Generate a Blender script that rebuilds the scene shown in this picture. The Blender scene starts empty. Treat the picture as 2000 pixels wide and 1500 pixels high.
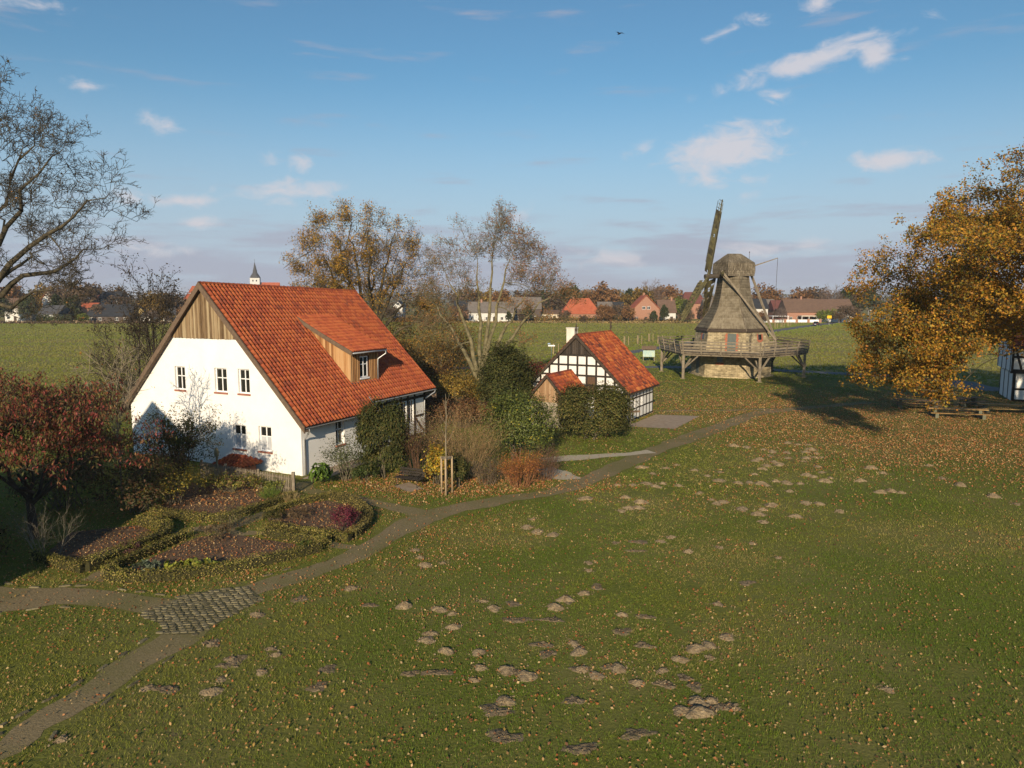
import bpy, math, random
import numpy as np
from math import sin, cos, radians, pi, sqrt, atan2

# ---------------------------------------------------------------- camera, sky, sun, exposure
SC = bpy.context.scene
COL = SC.collection
R = np.random.default_rng(7)
random.seed(7)

cam_d = bpy.data.cameras.new('camera')
cam = bpy.data.objects.new('camera', cam_d)
COL.objects.link(cam)
cam.location = (0, 0, 10)
cam.rotation_euler = (pi / 2 - math.atan(168 / 1412.0), 0, 0)
cam_d.sensor_fit = 'HORIZONTAL'
cam_d.sensor_width = 36
cam_d.lens = 36 * 1412 / 2000.0
cam_d.clip_start = 0.1
cam_d.clip_end = 20000
SC.camera = cam

SUN_EL, SUN_AZ = radians(19.0), radians(8.5)     # the sun stands behind the camera, a little to the left
SUN_DIR = (-sin(SUN_AZ) * cos(SUN_EL), -cos(SUN_AZ) * cos(SUN_EL), sin(SUN_EL))
sun_d = bpy.data.lights.new('sun', 'SUN')
sun_d.energy = 5.0
sun_d.angle = radians(0.53)
sun_d.color = (1.0, 0.82, 0.58)
sun = bpy.data.objects.new('sun', sun_d)
COL.objects.link(sun)
from mathutils import Vector
sun.rotation_euler = Vector(SUN_DIR).to_track_quat('Z', 'Y').to_euler()
SC.view_settings.view_transform = 'Standard'
SC.view_settings.look = 'None'
SC.view_settings.gamma = 1.0
SC.view_settings.exposure = 0.28
SKY_STRENGTH = 0.078


def build_world():
    w = bpy.data.worlds.new('World')
    SC.world = w
    w.use_nodes = True
    nt = w.node_tree
    N, L = nt.nodes, nt.links
    N.clear()
    out = N.new('ShaderNodeOutputWorld')
    bg = N.new('ShaderNodeBackground')
    bg.inputs[1].default_value = SKY_STRENGTH
    sky = N.new('ShaderNodeTexSky')
    sky.sky_type = 'NISHITA'
    sky.sun_disc = False
    sky.sun_elevation = SUN_EL
    sky.sun_rotation = pi + SUN_AZ
    sky.altitude = 100
    sky.air_density = 1.15
    sky.dust_density = 0.5
    sky.ozone_density = 1.6
    L.new(bg.outputs[0], out.inputs[0])
    tc = N.new('ShaderNodeTexCoord')
    sep = N.new('ShaderNodeSeparateXYZ')
    L.new(tc.outputs['Generated'], sep.inputs[0])

    def m(op, a, b=None, c=None, clamp=False):
        n = N.new('ShaderNodeMath')
        n.operation = op
        n.use_clamp = clamp
        for i, v in enumerate((a, b, c)):
            if v is None:
                continue
            if isinstance(v, (int, float)):
                n.inputs[i].default_value = v
            else:
                L.new(v, n.inputs[i])
        return n.outputs[0]
    az = m('ARCTAN2', sep.outputs[0], sep.outputs[1])
    el = m('ARCSINE', sep.outputs[2])
    uv = N.new('ShaderNodeCombineXYZ')
    L.new(az, uv.inputs[0])
    L.new(el, uv.inputs[1])

    def noise(scale, detail, rough, vec, dist=0.0):
        n = N.new('ShaderNodeTexNoise')
        n.inputs['Scale'].default_value = scale
        n.inputs['Detail'].default_value = detail
        n.inputs['Roughness'].default_value = rough
        n.inputs['Distortion'].default_value = dist
        L.new(vec, n.inputs['Vector'])
        return n.outputs[0]

    def vscale(vec, s):
        n = N.new('ShaderNodeVectorMath')
        n.operation = 'MULTIPLY'
        L.new(vec, n.inputs[0])
        n.inputs[1].default_value = s
        return n.outputs[0]
    # single fair-weather clouds: azimuth, elevation, half width, half height (degrees), tilt
    clouds = CLOUDS
    dens = None
    for (a, e, hw, hh, k, til) in clouds:
        sub = N.new('ShaderNodeVectorMath')
        sub.operation = 'SUBTRACT'
        L.new(uv.outputs[0], sub.inputs[0])
        sub.inputs[1].default_value = (radians(a), radians(e), 0)
        rot = N.new('ShaderNodeVectorRotate')
        rot.rotation_type = 'Z_AXIS'
        rot.inputs['Angle'].default_value = -radians(til)
        L.new(sub.outputs[0], rot.inputs['Vector'])
        sc = vscale(rot.outputs[0], (1 / radians(hw * 1.25), 1 / radians(hh * 1.35), 0))
        ln = N.new('ShaderNodeVectorMath')
        ln.operation = 'LENGTH'
        L.new(sc, ln.inputs[0])
        d = m('MULTIPLY', m('SUBTRACT', 1.0, ln.outputs['Value']), 1.25 * k)
        dens = d if dens is None else m('MAXIMUM', dens, d)
    nz = noise(1.0, 6, 0.62, vscale(uv.outputs[0], (22, 44, 1)), 0.6)
    nz2 = noise(1.0, 3, 0.5, vscale(uv.outputs[0], (7, 12, 1)))
    f = m('ADD', m('MULTIPLY', m('SUBTRACT', nz, 0.5), 2.0), m('MULTIPLY', m('SUBTRACT', nz2, 0.46), 0.9))
    mask = N.new('ShaderNodeMapRange')
    mask.interpolation_type = 'SMOOTHSTEP'
    L.new(m('ADD', dens, f), mask.inputs[0])
    mask.inputs[1].default_value = 0.05
    mask.inputs[2].default_value = 0.95
    # flat grey-violet layer low over the horizon, all the way round
    band_n = noise(1.0, 5, 0.55, vscale(uv.outputs[0], (6, 44, 1)), 0.2)
    band_e = N.new('ShaderNodeMapRange')
    band_e.interpolation_type = 'SMOOTHSTEP'
    L.new(el, band_e.inputs[0])
    band_e.inputs[1].default_value = radians(9.5)
    band_e.inputs[2].default_value = radians(0.5)
    band = N.new('ShaderNodeMapRange')
    band.interpolation_type = 'SMOOTHSTEP'
    L.new(m('ADD', band_n, m('MULTIPLY', band_e.outputs[0], 0.30)), band.inputs[0])
    band.inputs[1].default_value = 0.57
    band.inputs[2].default_value = 0.82
    mixb = N.new('ShaderNodeMixRGB')
    L.new(m('MULTIPLY', band.outputs[0], 0.75), mixb.inputs[0])
    # sky a little less yellow near the horizon: thin cool air
    cool = N.new('ShaderNodeMixRGB')
    cool.blend_type = 'MULTIPLY'
    cool.inputs[0].default_value = 1.0
    cool.inputs[2].default_value = SKY_TINT
    L.new(sky.outputs[0], cool.inputs[1])
    low = N.new('ShaderNodeMapRange')
    low.interpolation_type = 'SMOOTHSTEP'
    L.new(m('ABSOLUTE', el), low.inputs[0])
    low.inputs[1].default_value = radians(17)
    low.inputs[2].default_value = radians(0)
    mixl = N.new('ShaderNodeMixRGB')
    L.new(m('MULTIPLY', low.outputs[0], 0.92), mixl.inputs[0])
    L.new(cool.outputs[0], mixl.inputs[1])
    mixl.inputs[2].default_value = LOW_COL
    L.new(mixl.outputs[0], mixb.inputs[1])
    mixb.inputs[2].default_value = BAND_COL
    mixc = N.new('ShaderNodeMixRGB')
    L.new(m('MULTIPLY', mask.outputs[0], 0.86), mixc.inputs[0])
    L.new(mixb.outputs[0], mixc.inputs[1])
    mixc.inputs[2].default_value = CLOUD_COL
    L.new(mixc.outputs[0], bg.inputs[0])


CLOUDS = [  # those in view
    (21.4, 16.1, 5.9, 0.8, 0.95, 12), (25.7, 16.1, 1.4, 0.8, 0.80, -20), (21.9, 19.5, 1.6, 0.8, 0.70, 0), (17.9, 19.1, 1.4, 0.5, 0.55, 0), (16.0, 18.6, 1.4, 0.3, 0.40, 15), (19.3, 14.2, 1.4, 0.7, 0.60, 0), (16.1, 10.8, 4.4, 1.5, 1.00, 8), (27.0, 9.3, 2.4, 0.7, 0.90, 0), (10.1, 11.0, 1.1, 0.6, 0.40, 0), (-25.3, 11.8, 1.4, 0.7, 0.60, 0), (-15.6, 9.8, 1.0, 0.6, 0.55, 0), (-24.2, 6.8, 2.1, 0.4, 0.55, 0), (-16.4, 7.8, 3.6, 0.7, 0.55, 5), (-22.8, 5.3, 2.1, 0.4, 0.50, 0), (-29.7, 13.7, 1.4, 0.4, 0.35, 0), (-25.7, 3.3, 3.8, 0.6, 0.50, 0), (-27.4, 6.9, 1.1, 0.6, 0.45, 0), (19.2, 3.6, 4.2, 0.6, 0.45, 0), (8.0, 3.0, 3.5, 0.8, 0.45, 0), (0.0, 6.4, 1.4, 0.7, 0.35, 0), (14.5, 8.7, 2.6, 0.5, 0.40, 0), (17.8, 7.5, 1.2, 0.4, 0.35, 0), (-17.9, 10.0, 0.7, 0.5, 0.30, 0), (-31.7, 18.0, 2.7, 0.4, 0.40, 0),
    # and the same kind of sky further round
    (60, 14, 6, 1.6, 0.8, 6), (85, 22, 5, 1.6, 0.8, -4), (120, 11, 6, 1.4, 0.8, 4), (155, 18, 5, 1.5, 0.8, 7), (-65, 20, 6, 1.6, 0.8, 5),
    (-95, 12, 5, 1.5, 0.8, 3), (-130, 21, 6, 1.7, 0.8, 8), (-160, 13, 5, 1.3, 0.8, 0)]
SKY_TINT = (0.62, 0.95, 1.12, 1)
LOW_COL = (4.9, 5.7, 7.2, 1)
BAND_COL = (4.2, 4.35, 5.4, 1)
CLOUD_COL = (7.2, 6.9, 7.3, 1)
build_world()
SC.world.cycles.sampling_method = 'MANUAL'
SC.world.cycles.sample_map_resolution = 256
SC.cycles.max_bounces = 5
SC.cycles.diffuse_bounces = 3
SC.cycles.glossy_bounces = 2
SC.cycles.transmission_bounces = 3


# ---------------------------------------------------------------- materials
MATS = {}


def mat(name, cols, scale=2.0, rough=0.85, attr=None, bump=0.0, bscale=30.0, spec=0.3, stretch=(1, 1, 1), detail=5, nfac=1.0, metal=0.0, translucent=0.0, rnd=0.0, obj=False):
    """procedural surface: noise through a colour ramp; attr = colour attribute; rnd = share of the per-piece random value"""
    if name in MATS:
        return MATS[name]
    mt = bpy.data.materials.new(name)
    mt.use_nodes = True
    nt = mt.node_tree
    N, L = nt.nodes, nt.links
    b = N['Principled BSDF']
    b.inputs['Roughness'].default_value = rough
    b.inputs['Metallic'].default_value = metal
    b.inputs['Specular IOR Level'].default_value = spec
    geo = N.new('ShaderNodeNewGeometry')
    src = geo.outputs['Position']
    if obj:
        tc = N.new('ShaderNodeTexCoord')
        src = tc.outputs['Object']
    mp = N.new('ShaderNodeVectorMath')
    mp.operation = 'MULTIPLY'
    mp.inputs[1].default_value = stretch
    L.new(src, mp.inputs[0])
    if attr:
        at = N.new('ShaderNodeAttribute')
        at.attribute_name = attr
        colout = at.outputs['Color']
        if nfac > 0 and cols:
            nz = N.new('ShaderNodeTexNoise')
            nz.inputs['Scale'].default_value = scale
            nz.inputs['Detail'].default_value = detail
            L.new(mp.outputs[0], nz.inputs['Vector'])
            rp = N.new('ShaderNodeValToRGB')
            rp.color_ramp.elements[0].position = 0.3
            rp.color_ramp.elements[1].position = 0.7
            rp.color_ramp.elements[0].color = (*cols[0], 1)
            rp.color_ramp.elements[1].color = (*cols[-1], 1)
            L.new(nz.outputs[0], rp.inputs[0])
            mx = N.new('ShaderNodeMixRGB')
            mx.blend_type = 'MULTIPLY'
            mx.inputs[0].default_value = nfac
            L.new(colout, mx.inputs[1])
            L.new(rp.outputs[0], mx.inputs[2])
            colout = mx.outputs[0]
    else:
        nz = N.new('ShaderNodeTexNoise')
        nz.inputs['Scale'].default_value = scale
        nz.inputs['Detail'].default_value = detail
        nz.inputs['Roughness'].default_value = 0.6
        L.new(mp.outputs[0], nz.inputs['Vector'])
        val = nz.outputs[0]
        if rnd > 0:
            at = N.new('ShaderNodeAttribute')
            at.attribute_name = 'rnd'
            oi = N.new('ShaderNodeObjectInfo')
            mm = N.new('ShaderNodeMath')
            mm.operation = 'MULTIPLY_ADD'
            mm.inputs[1].default_value = rnd
            L.new(at.outputs['Fac'], mm.inputs[0])
            m2 = N.new('ShaderNodeMath')
            m2.operation = 'MULTIPLY_ADD'
            m2.inputs[1].default_value = 1 - rnd
            m2.inputs[2].default_value = 0.0
            L.new(val, m2.inputs[0])
            L.new(m2.outputs[0], mm.inputs[2])
            val = mm.outputs[0]
        rp = N.new('ShaderNodeValToRGB')
        els = rp.color_ramp.elements
        n = len(cols)
        lo, hi = (0.28, 0.72)
        els[0].position = lo
        els[0].color = (*cols[0], 1)
        els[1].position = hi
        els[1].color = (*cols[-1], 1)
        for i in range(1, n - 1):
            e = els.new(lo + (hi - lo) * i / (n - 1))
            e.color = (*cols[i], 1)
        L.new(val, rp.inputs[0])
        colout = rp.outputs[0]
    L.new(colout, b.inputs['Base Color'])
    if bump > 0:
        bn = N.new('ShaderNodeTexNoise')
        bn.inputs['Scale'].default_value = bscale
        bn.inputs['Detail'].default_value = 4
        L.new(mp.outputs[0], bn.inputs['Vector'])
        bp = N.new('ShaderNodeBump')
        bp.inputs['Strength'].default_value = bump
        bp.inputs['Distance'].default_value = 0.05
        L.new(bn.outputs[0], bp.inputs['Height'])
        L.new(bp.outputs[0], b.inputs['Normal'])
    if translucent > 0:
        tr = N.new('ShaderNodeBsdfTranslucent')
        L.new(colout, tr.inputs[0])
        ms = N.new('ShaderNodeMixShader')
        ms.inputs[0].default_value = translucent
        L.new(b.outputs[0], ms.inputs[1])
        L.new(tr.outputs[0], ms.inputs[2])
        L.new(ms.outputs[0], N['Material Output'].inputs[0])
    MATS[name] = mt
    return mt


# ---------------------------------------------------------------- mesh helpers
def link(o, parent=None):
    COL.objects.link(o)
    if parent is not None:
        o.parent = parent
    return o


def np_mesh(name, V, F, col=None, rnd=None, smooth=False):
    V = np.asarray(V, dtype=np.float32)
    F = np.asarray(F, dtype=np.int32)
    me = bpy.data.meshes.new(name)
    me.vertices.add(len(V))
    me.vertices.foreach_set('co', V.ravel())
    k = F.shape[1]
    me.loops.add(F.size)
    me.loops.foreach_set('vertex_index', F.ravel())
    me.polygons.add(len(F))
    me.polygons.foreach_set('loop_start', np.arange(0, F.size, k, dtype=np.int32))
    if smooth:
        me.polygons.foreach_set('use_smooth', np.ones(len(F), dtype=bool))
    me.update(calc_edges=True)
    if col is not None:
        a = me.color_attributes.new('Col', 'FLOAT_COLOR', 'POINT')
        c = np.ones((len(V), 4), dtype=np.float32)
        c[:, :3] = col
        a.data.foreach_set('color', c.ravel())
    if rnd is not None:
        a = me.attributes.new('rnd', 'FLOAT', 'POINT')
        a.data.foreach_set('value', np.broadcast_to(np.asarray(rnd, dtype=np.float32), (len(V),)).copy())
    return me


def np_obj(name, V, F, m, parent=None, col=None, rnd=None, smooth=False):
    me = np_mesh(name, V, F, col, rnd, smooth)
    me.materials.append(m)
    return link(bpy.data.objects.new(name, me), parent)


class MB:
    """collects polygons and makes one mesh object"""

    def __init__(s):
        s.v, s.f = [], []

    def poly(s, vs, fs):
        o = len(s.v)
        s.v += [tuple(map(float, p)) for p in vs]
        s.f += [tuple(i + o for i in f) for f in fs]
        return s

    def box(s, x0, x1, y0, y1, z0, z1):
        return s.poly([(x0, y0, z0), (x1, y0, z0), (x1, y1, z0), (x0, y1, z0), (x0, y0, z1), (x1, y0, z1), (x1, y1, z1), (x0, y1, z1)],
                      [(3, 2, 1, 0), (4, 5, 6, 7), (0, 1, 5, 4), (1, 2, 6, 5), (2, 3, 7, 6), (3, 0, 4, 7)])

    def bar(s, p, q, w, h=None, up=(0, 0, 1), w2=None):
        """square bar from p to q"""
        h = h or w
        p, q = np.array(p, float), np.array(q, float)
        d = q - p
        d /= np.linalg.norm(d)
        u = np.array(up, float)
        if abs(d @ u) > 0.98:
            u = np.array((0, 1.0, 0)) if abs(d[1]) < .9 else np.array((1.0, 0, 0))
        a = np.cross(d, u)
        a /= np.linalg.norm(a)
        b = np.cross(a, d)
        k = (w2 / w) if w2 else 1
        vs = [p + a * sx * w / 2 + b * sy * h / 2 for sx, sy in ((-1, -1), (1, -1), (1, 1), (-1, 1))]
        vs += [q + a * sx * w / 2 * k + b * sy * h / 2 * k for sx, sy in ((-1, -1), (1, -1), (1, 1), (-1, 1))]
        return s.poly(vs, [(0, 3, 2, 1), (4, 5, 6, 7), (0, 1, 5, 4), (1, 2, 6, 5), (2, 3, 7, 6), (3, 0, 4, 7)][::1])

    def tube(s, pts, rad, n=8, caps=True):
        pts = [np.array(p, float) for p in pts]
        if not hasattr(rad, '__len__'):
            rad = [rad] * len(pts)
        rings = []
        ref = np.array((0.3, 0.2, 1.0))
        for i, p in enumerate(pts):
            d = pts[min(i + 1, len(pts) - 1)] - pts[max(i - 1, 0)]
            d /= np.linalg.norm(d) + 1e-9
            u = ref if abs(d @ ref) < 0.95 else np.array((1.0, 0, 0))
            a = np.cross(d, u)
            a /= np.linalg.norm(a)
            b = np.cross(d, a)
            rings.append([p + rad[i] * (a * cos(2 * pi * j / n) + b * sin(2 * pi * j / n)) for j in range(n)])
        vs = [v for r in rings for v in r]
        fs = []
        for i in range(len(pts) - 1):
            for j in range(n):
                fs.append((i * n + j, i * n + (j + 1) % n, (i + 1) * n + (j + 1) % n, (i + 1) * n + j))
        if caps:
            fs.append(tuple(range(n))[::-1])
            fs.append(tuple((len(pts) - 1) * n + j for j in range(n)))
        return s.poly(vs, fs)

    def prism(s, poly2, place, d0, d1):
        """polygon in the (x, z) plane, pushed from depth d0 to d1; place(x, depth, z) gives the point"""
        n = len(poly2)
        vs = [place(x, d0, z) for x, z in poly2] + [place(x, d1, z) for x, z in poly2]
        fs = [tuple(range(n)), tuple(range(2 * n - 1, n - 1, -1))]
        fs += [(i, i + n, (i + 1) % n + n, (i + 1) % n) for i in range(n)]
        return s.poly(vs, fs)

    def make(s, name, m, parent=None, smooth=False, rnd=None, bevel=0):
        me = bpy.data.meshes.new(name)
        me.from_pydata(s.v, [], s.f)
        if smooth:
            me.polygons.foreach_set('use_smooth', [True] * len(me.polygons))
        if rnd is not None:
            a = me.attributes.new('rnd', 'FLOAT', 'POINT')
            a.data.foreach_set('value', [rnd] * len(me.vertices))
        me.materials.append(m)
        o = link(bpy.data.objects.new(name, me), parent)
        if bevel:
            bv = o.modifiers.new('bevel', 'BEVEL')
            bv.width = bevel
            bv.segments = 2
        return o


def thing(name, label, cat, loc=(0, 0, 0), rz=0.0, group=None):
    o = bpy.data.objects.new(name, None)
    o.empty_display_size = 0.2
    COL.objects.link(o)
    o.location = loc
    o.rotation_euler = (0, 0, rz)
    return tag(o, label, cat, group)


def tag(o, label, cat, group=None):
    o['label'] = label
    o['category'] = cat
    if group:
        o['group'] = group
    return o


def structure(o, kind='structure', label=None):
    o['kind'] = kind
    if label:
        o['label'] = label
    return o


def clip(poly, a, b, c):
    """keep the part of a 2-D polygon where a*x + b*z <= c"""
    out = []
    for i in range(len(poly)):
        p, q = poly[i], poly[(i + 1) % len(poly)]
        fp, fq = a * p[0] + b * p[1] - c, a * q[0] + b * q[1] - c
        if fp <= 0:
            out.append(p)
        if fp * fq < 0:
            t = fp / (fp - fq)
            out.append((p[0] + t * (q[0] - p[0]), p[1] + t * (q[1] - p[1])))
    return out


def area2(p):
    return abs(sum(p[i][0] * p[(i + 1) % len(p)][1] - p[(i + 1) % len(p)][0] * p[i][1] for i in range(len(p)))) / 2 if len(p) > 2 else 0


def wall_holes(mb, x0, x1, zb, top, holes, place, depth=0.3, extra=()):
    """flat wall from x0 to x1 with rectangular openings (xa, xb, za, zc) and their reveals"""
    xs = sorted(set([x0, x1, *extra] + [h[0] for h in holes] + [h[1] for h in holes]))
    xs = [x for x in xs if x0 <= x <= x1]
    for a, b in zip(xs, xs[1:]):
        cuts = sorted([(h[2], h[3]) for h in holes if h[0] <= a + 1e-6 and h[1] >= b - 1e-6])
        z = zb
        for (c, d) in cuts + [(None, None)]:
            if c is None:
                mb.poly([place(a, 0, z), place(b, 0, z), place(b, 0, top(b)), place(a, 0, top(a))], [(0, 1, 2, 3)])
            else:
                mb.poly([place(a, 0, z), place(b, 0, z), place(b, 0, c), place(a, 0, c)], [(0, 1, 2, 3)])
                z = d
    for (a, b, c, d) in holes:
        r = [(a, c), (b, c), (b, d), (a, d)]
        for i in range(4):
            p, q = r[i], r[(i + 1) % 4]
            mb.poly([place(p[0], 0, p[1]), place(p[0], depth, p[1]), place(q[0], depth, q[1]), place(q[0], 0, q[1])], [(0, 1, 2, 3)])
    return mb


def window(parent, place, xa, xb, za, zb, rec, frame_m, glass_m, cols=2, rows=(0.4,), sill=None, low_m=None, fw=0.07, bw=0.035, sill_m=None):
    """white casement: frame with glazing bars, each pane and the sill a sub-part. rows = heights of the bars as a share from the top"""
    mb = MB()

    def bx(x0, x1, z0, z1, d0, d1):
        mb.prism([(x0, z0), (x1, z0), (x1, z1), (x0, z1)], place, d0, d1)
    bx(xa, xa + fw, za, zb, rec, rec + 0.06)
    bx(xb - fw, xb, za, zb, rec, rec + 0.06)
    bx(xa + fw, xb - fw, za, za + fw, rec, rec + 0.06)
    bx(xa + fw, xb - fw, zb - fw, zb, rec, rec + 0.06)
    X = [xa + fw + (xb - xa - 2 * fw) * i / cols for i in range(cols + 1)]
    Z = [zb - fw] + [zb - fw - (zb - za - 2 * fw) * r for r in rows] + [za + fw]
    for x in X[1:-1]:
        bx(x - bw, x + bw, za + fw, zb - fw, rec + 0.006, rec + 0.054)
    for z in Z[1:-1]:
        for xl_, xr_ in zip(X, X[1:]):
            bx(xl_ + bw, xr_ - bw, z - bw * .8, z + bw * .8, rec + 0.01, rec + 0.05)
    fr = mb.make('window', frame_m, parent)
    for i in range(cols):
        for j in range(len(Z) - 1):
            p = MB()
            p.prism([(X[i], Z[j + 1]), (X[i + 1], Z[j + 1]), (X[i + 1], Z[j]), (X[i], Z[j])], place, rec + 0.028, rec + 0.034)
            p.make('pane', low_m if (low_m and j == len(Z) - 2) else glass_m, fr)
    if sill:
        s = MB()
        s.prism([(xa - 0.05, za - 0.10), (xb + 0.05, za - 0.10), (xb + 0.05, za - 0.005), (xa - 0.05, za - 0.005)], place, -0.07, rec)
        s.make('sill', sill_m or sill, fr)
    return fr


# ---------------------------------------------------------------- plant helpers
def tubes(polys, sides_of):
    """many tapered polylines [(points, radii)] as one vertex / quad array"""
    groups = {}
    for pts, rad in polys:
        groups.setdefault((len(pts), sides_of(rad[0])), []).append((pts, rad))
    VV, FF, off = [], [], 0
    for (k, n), lst in groups.items():
        P = np.array([p for p, _ in lst], dtype=np.float64)
        Q = np.array([r for _, r in lst], dtype=np.float64)
        D = np.empty_like(P)
        D[:, 1:-1] = P[:, 2:] - P[:, :-2]
        D[:, 0] = P[:, 1] - P[:, 0]
        D[:, -1] = P[:, -1] - P[:, -2]
        D /= np.linalg.norm(D, axis=2, keepdims=True) + 1e-9
        ref = np.array((0.31, 0.22, 0.925))
        A = np.cross(D, ref)
        A /= np.linalg.norm(A, axis=2, keepdims=True) + 1e-6
        B = np.cross(D, A)
        th = np.arange(n) * 2 * pi / n
        V = P[:, :, None, :] + Q[:, :, None, None] * (A[:, :, None, :] * np.cos(th)[None, None, :, None] + B[:, :, None, :] * np.sin(th)[None, None, :, None])
        N = len(lst)
        idx = np.arange(N * k * n).reshape(N, k, n)
        a = idx[:, :-1, :]
        b = idx[:, 1:, :]
        F = np.stack([a, np.roll(a, -1, axis=2), np.roll(b, -1, axis=2), b], axis=-1).reshape(-1, 4)
        VV.append(V.reshape(-1, 3))
        FF.append(F + off)
        off += N * k * n
    return np.concatenate(VV), np.concatenate(FF)


def norm3(v):
    l = sqrt(v[0] * v[0] + v[1] * v[1] + v[2] * v[2]) + 1e-9
    return (v[0] / l, v[1] / l, v[2] / l)


def grow(out, rng, p, d, L, r, lvl, spec, tips):
    """one branch and, further up the recursion, its side branches"""
    seg = spec['seg'][min(lvl, len(spec['seg']) - 1)]
    n = 2 if (lvl == spec['levels'] and spec.get('fine')) else max(3, min(14, int(L / seg) + 2))
    wob = spec['wob'][min(lvl, len(spec['wob']) - 1)]
    up = spec['up'][min(lvl, len(spec['up']) - 1)]
    pts, rad, dirs = [p], [r], [d]
    st = L / (n - 1)
    end = r * spec.get('taper', 0.35)
    for i in range(1, n):
        d = norm3((d[0] + rng.gauss(0, wob), d[1] + rng.gauss(0, wob), d[2] + rng.gauss(0, wob) + up))
        p = (p[0] + d[0] * st, p[1] + d[1] * st, p[2] + d[2] * st)
        pts.append(p)
        rad.append(r + (end - r) * i / (n - 1))
        dirs.append(d)
    out.append((pts, rad, lvl))
    sprout(out, rng, pts, rad, dirs, L, lvl, spec, tips)


def sprout(out, rng, pts, rad, dirs, L, lvl, spec, tips):
    if lvl >= spec['levels']:
        tips.append((pts[-1], dirs[-1]))
        if len(pts) > 3:
            tips.append((pts[len(pts) // 2], dirs[len(pts) // 2]))
        return
    nc = spec['n'][lvl]
    nc = int(nc * (0.8 + 0.4 * rng.random()) + 0.5)
    t0 = spec['start'][lvl]
    m = len(pts)
    ph = rng.random() * 6.28
    for c in range(nc):
        t = t0 + (1 - t0) * (c + rng.random() * 0.9) / nc
        t = min(t, 0.999)
        k = min(m - 2, int(t * (m - 1)))
        f = t * (m - 1) - k
        q = tuple(pts[k][j] + (pts[k + 1][j] - pts[k][j]) * f for j in range(3))
        dd = dirs[min(k + 1, m - 1)]
        ph += 2.4 + rng.gauss(0, 0.4)
        ang = radians(spec['ang'][lvl] * (1 + rng.gauss(0, 0.18)))
        a = norm3((dd[1] * 0.93 - dd[2] * 0.31, dd[2] * 0.2 - dd[0] * 0.93, dd[0] * 0.31 - dd[1] * 0.2 + 1e-3))
        b = (dd[1] * a[2] - dd[2] * a[1], dd[2] * a[0] - dd[0] * a[2], dd[0] * a[1] - dd[1] * a[0])
        ca, sa = cos(ang), sin(ang)
        cp, sp = cos(ph) * sa, sin(ph) * sa
        nd = norm3(tuple(dd[j] * ca + a[j] * cp + b[j] * sp for j in range(3)))
        if nd[2] < spec.get('minz', -0.6):
            nd = norm3((nd[0], nd[1], abs(nd[2]) * 0.4))
        r0 = rad[k] * (spec['rr'][lvl] if lvl < len(spec['rr']) else 0.5)
        r0 = max(r0, spec.get('rmin', 0.008))
        LL = L * spec['lr'][lvl] * (1.12 - spec.get('shape', 0.55) * t) * (0.75 + 0.5 * rng.random())
        grow(out, rng, q, nd, LL, r0, lvl + 1, spec, tips)


def leaf_cards(rng, centres, normals, size, asp, cols, colw=None, droop=None, jit=0.55, sizevar=0.35):
    """rhombic leaves, each a folded quad, with a colour of its own"""
    n = len(centres)
    nrm = normals + rng.normal(0, jit, (n, 3))
    nrm /= np.linalg.norm(nrm, axis=1, keepdims=True) + 1e-9
    t = rng.normal(0, 1, (n, 3))
    if droop is not None:
        t = t * 0.5 + np.array(droop)
    t -= nrm * np.sum(t * nrm, axis=1, keepdims=True)
    t /= np.linalg.norm(t, axis=1, keepdims=True) + 1e-9
    b = np.cross(nrm, t)
    s = (size * (1 + rng.uniform(-sizevar, sizevar, n)))[:, None]
    V = np.stack([centres - t * s * 0.5, centres + b * s * asp * 0.5 + nrm * s * 0.10, centres + t * s * 0.5, centres - b * s * asp * 0.5 + nrm * s * 0.10], axis=1).reshape(-1, 3)
    F = np.arange(4 * n).reshape(n, 4)
    cols = np.array(cols)
    ci = rng.choice(len(cols), n, p=colw)
    C = cols[ci] * rng.uniform(0.7, 1.3, (n, 1))
    return V, F, np.repeat(C, 4, axis=0)


LEAF = mat('leaf', [(1, 1, 1)], attr='Col', nfac=0, rough=0.6, spec=0.25, translucent=0.28)
GLOSSY_LEAF = mat('glossy_leaf', [(1, 1, 1)], attr='Col', nfac=0, rough=0.5, spec=0.3, translucent=0.12)
NEEDLE = mat('needle_foliage', [(1, 1, 1)], attr='Col', nfac=0, rough=0.7, spec=0.2, translucent=0.12)
BARK = mat('bark', [(0.05, 0.04, 0.03), (0.13, 0.11, 0.075), (0.17, 0.15, 0.10)], scale=4, rough=0.95, bump=0.5, bscale=20)
BARK_DARK = mat('dark_bark', [(0.025, 0.02, 0.017), (0.07, 0.055, 0.04)], scale=4, rough=0.95)
BARK_PALE = mat('pale_bark', [(0.15, 0.12, 0.08), (0.30, 0.25, 0.17)], scale=5, rough=0.9, bump=0.3)
BARK_OLIVE = mat('olive_bark', [(0.06, 0.05, 0.03), (0.15, 0.13, 0.07), (0.24, 0.20, 0.12)], scale=3, rough=0.95)


def sides(r):
    return 8 if r > 0.12 else (5 if r > 0.035 else 3)


def wood_objects(root, branches, bark, trunk_lvl=1):
    tk = [(p, r) for p, r, l in branches if l <= trunk_lvl]
    br = [(p, r) for p, r, l in branches if l > trunk_lvl]
    V, F = tubes(tk, sides)
    np_obj('trunk', V, F, bark, root, smooth=True)
    if br:
        V, F = tubes(br, sides)
        o = np_obj('branches', V, F, bark, root, smooth=True)
        o['kind'] = 'stuff'


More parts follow.
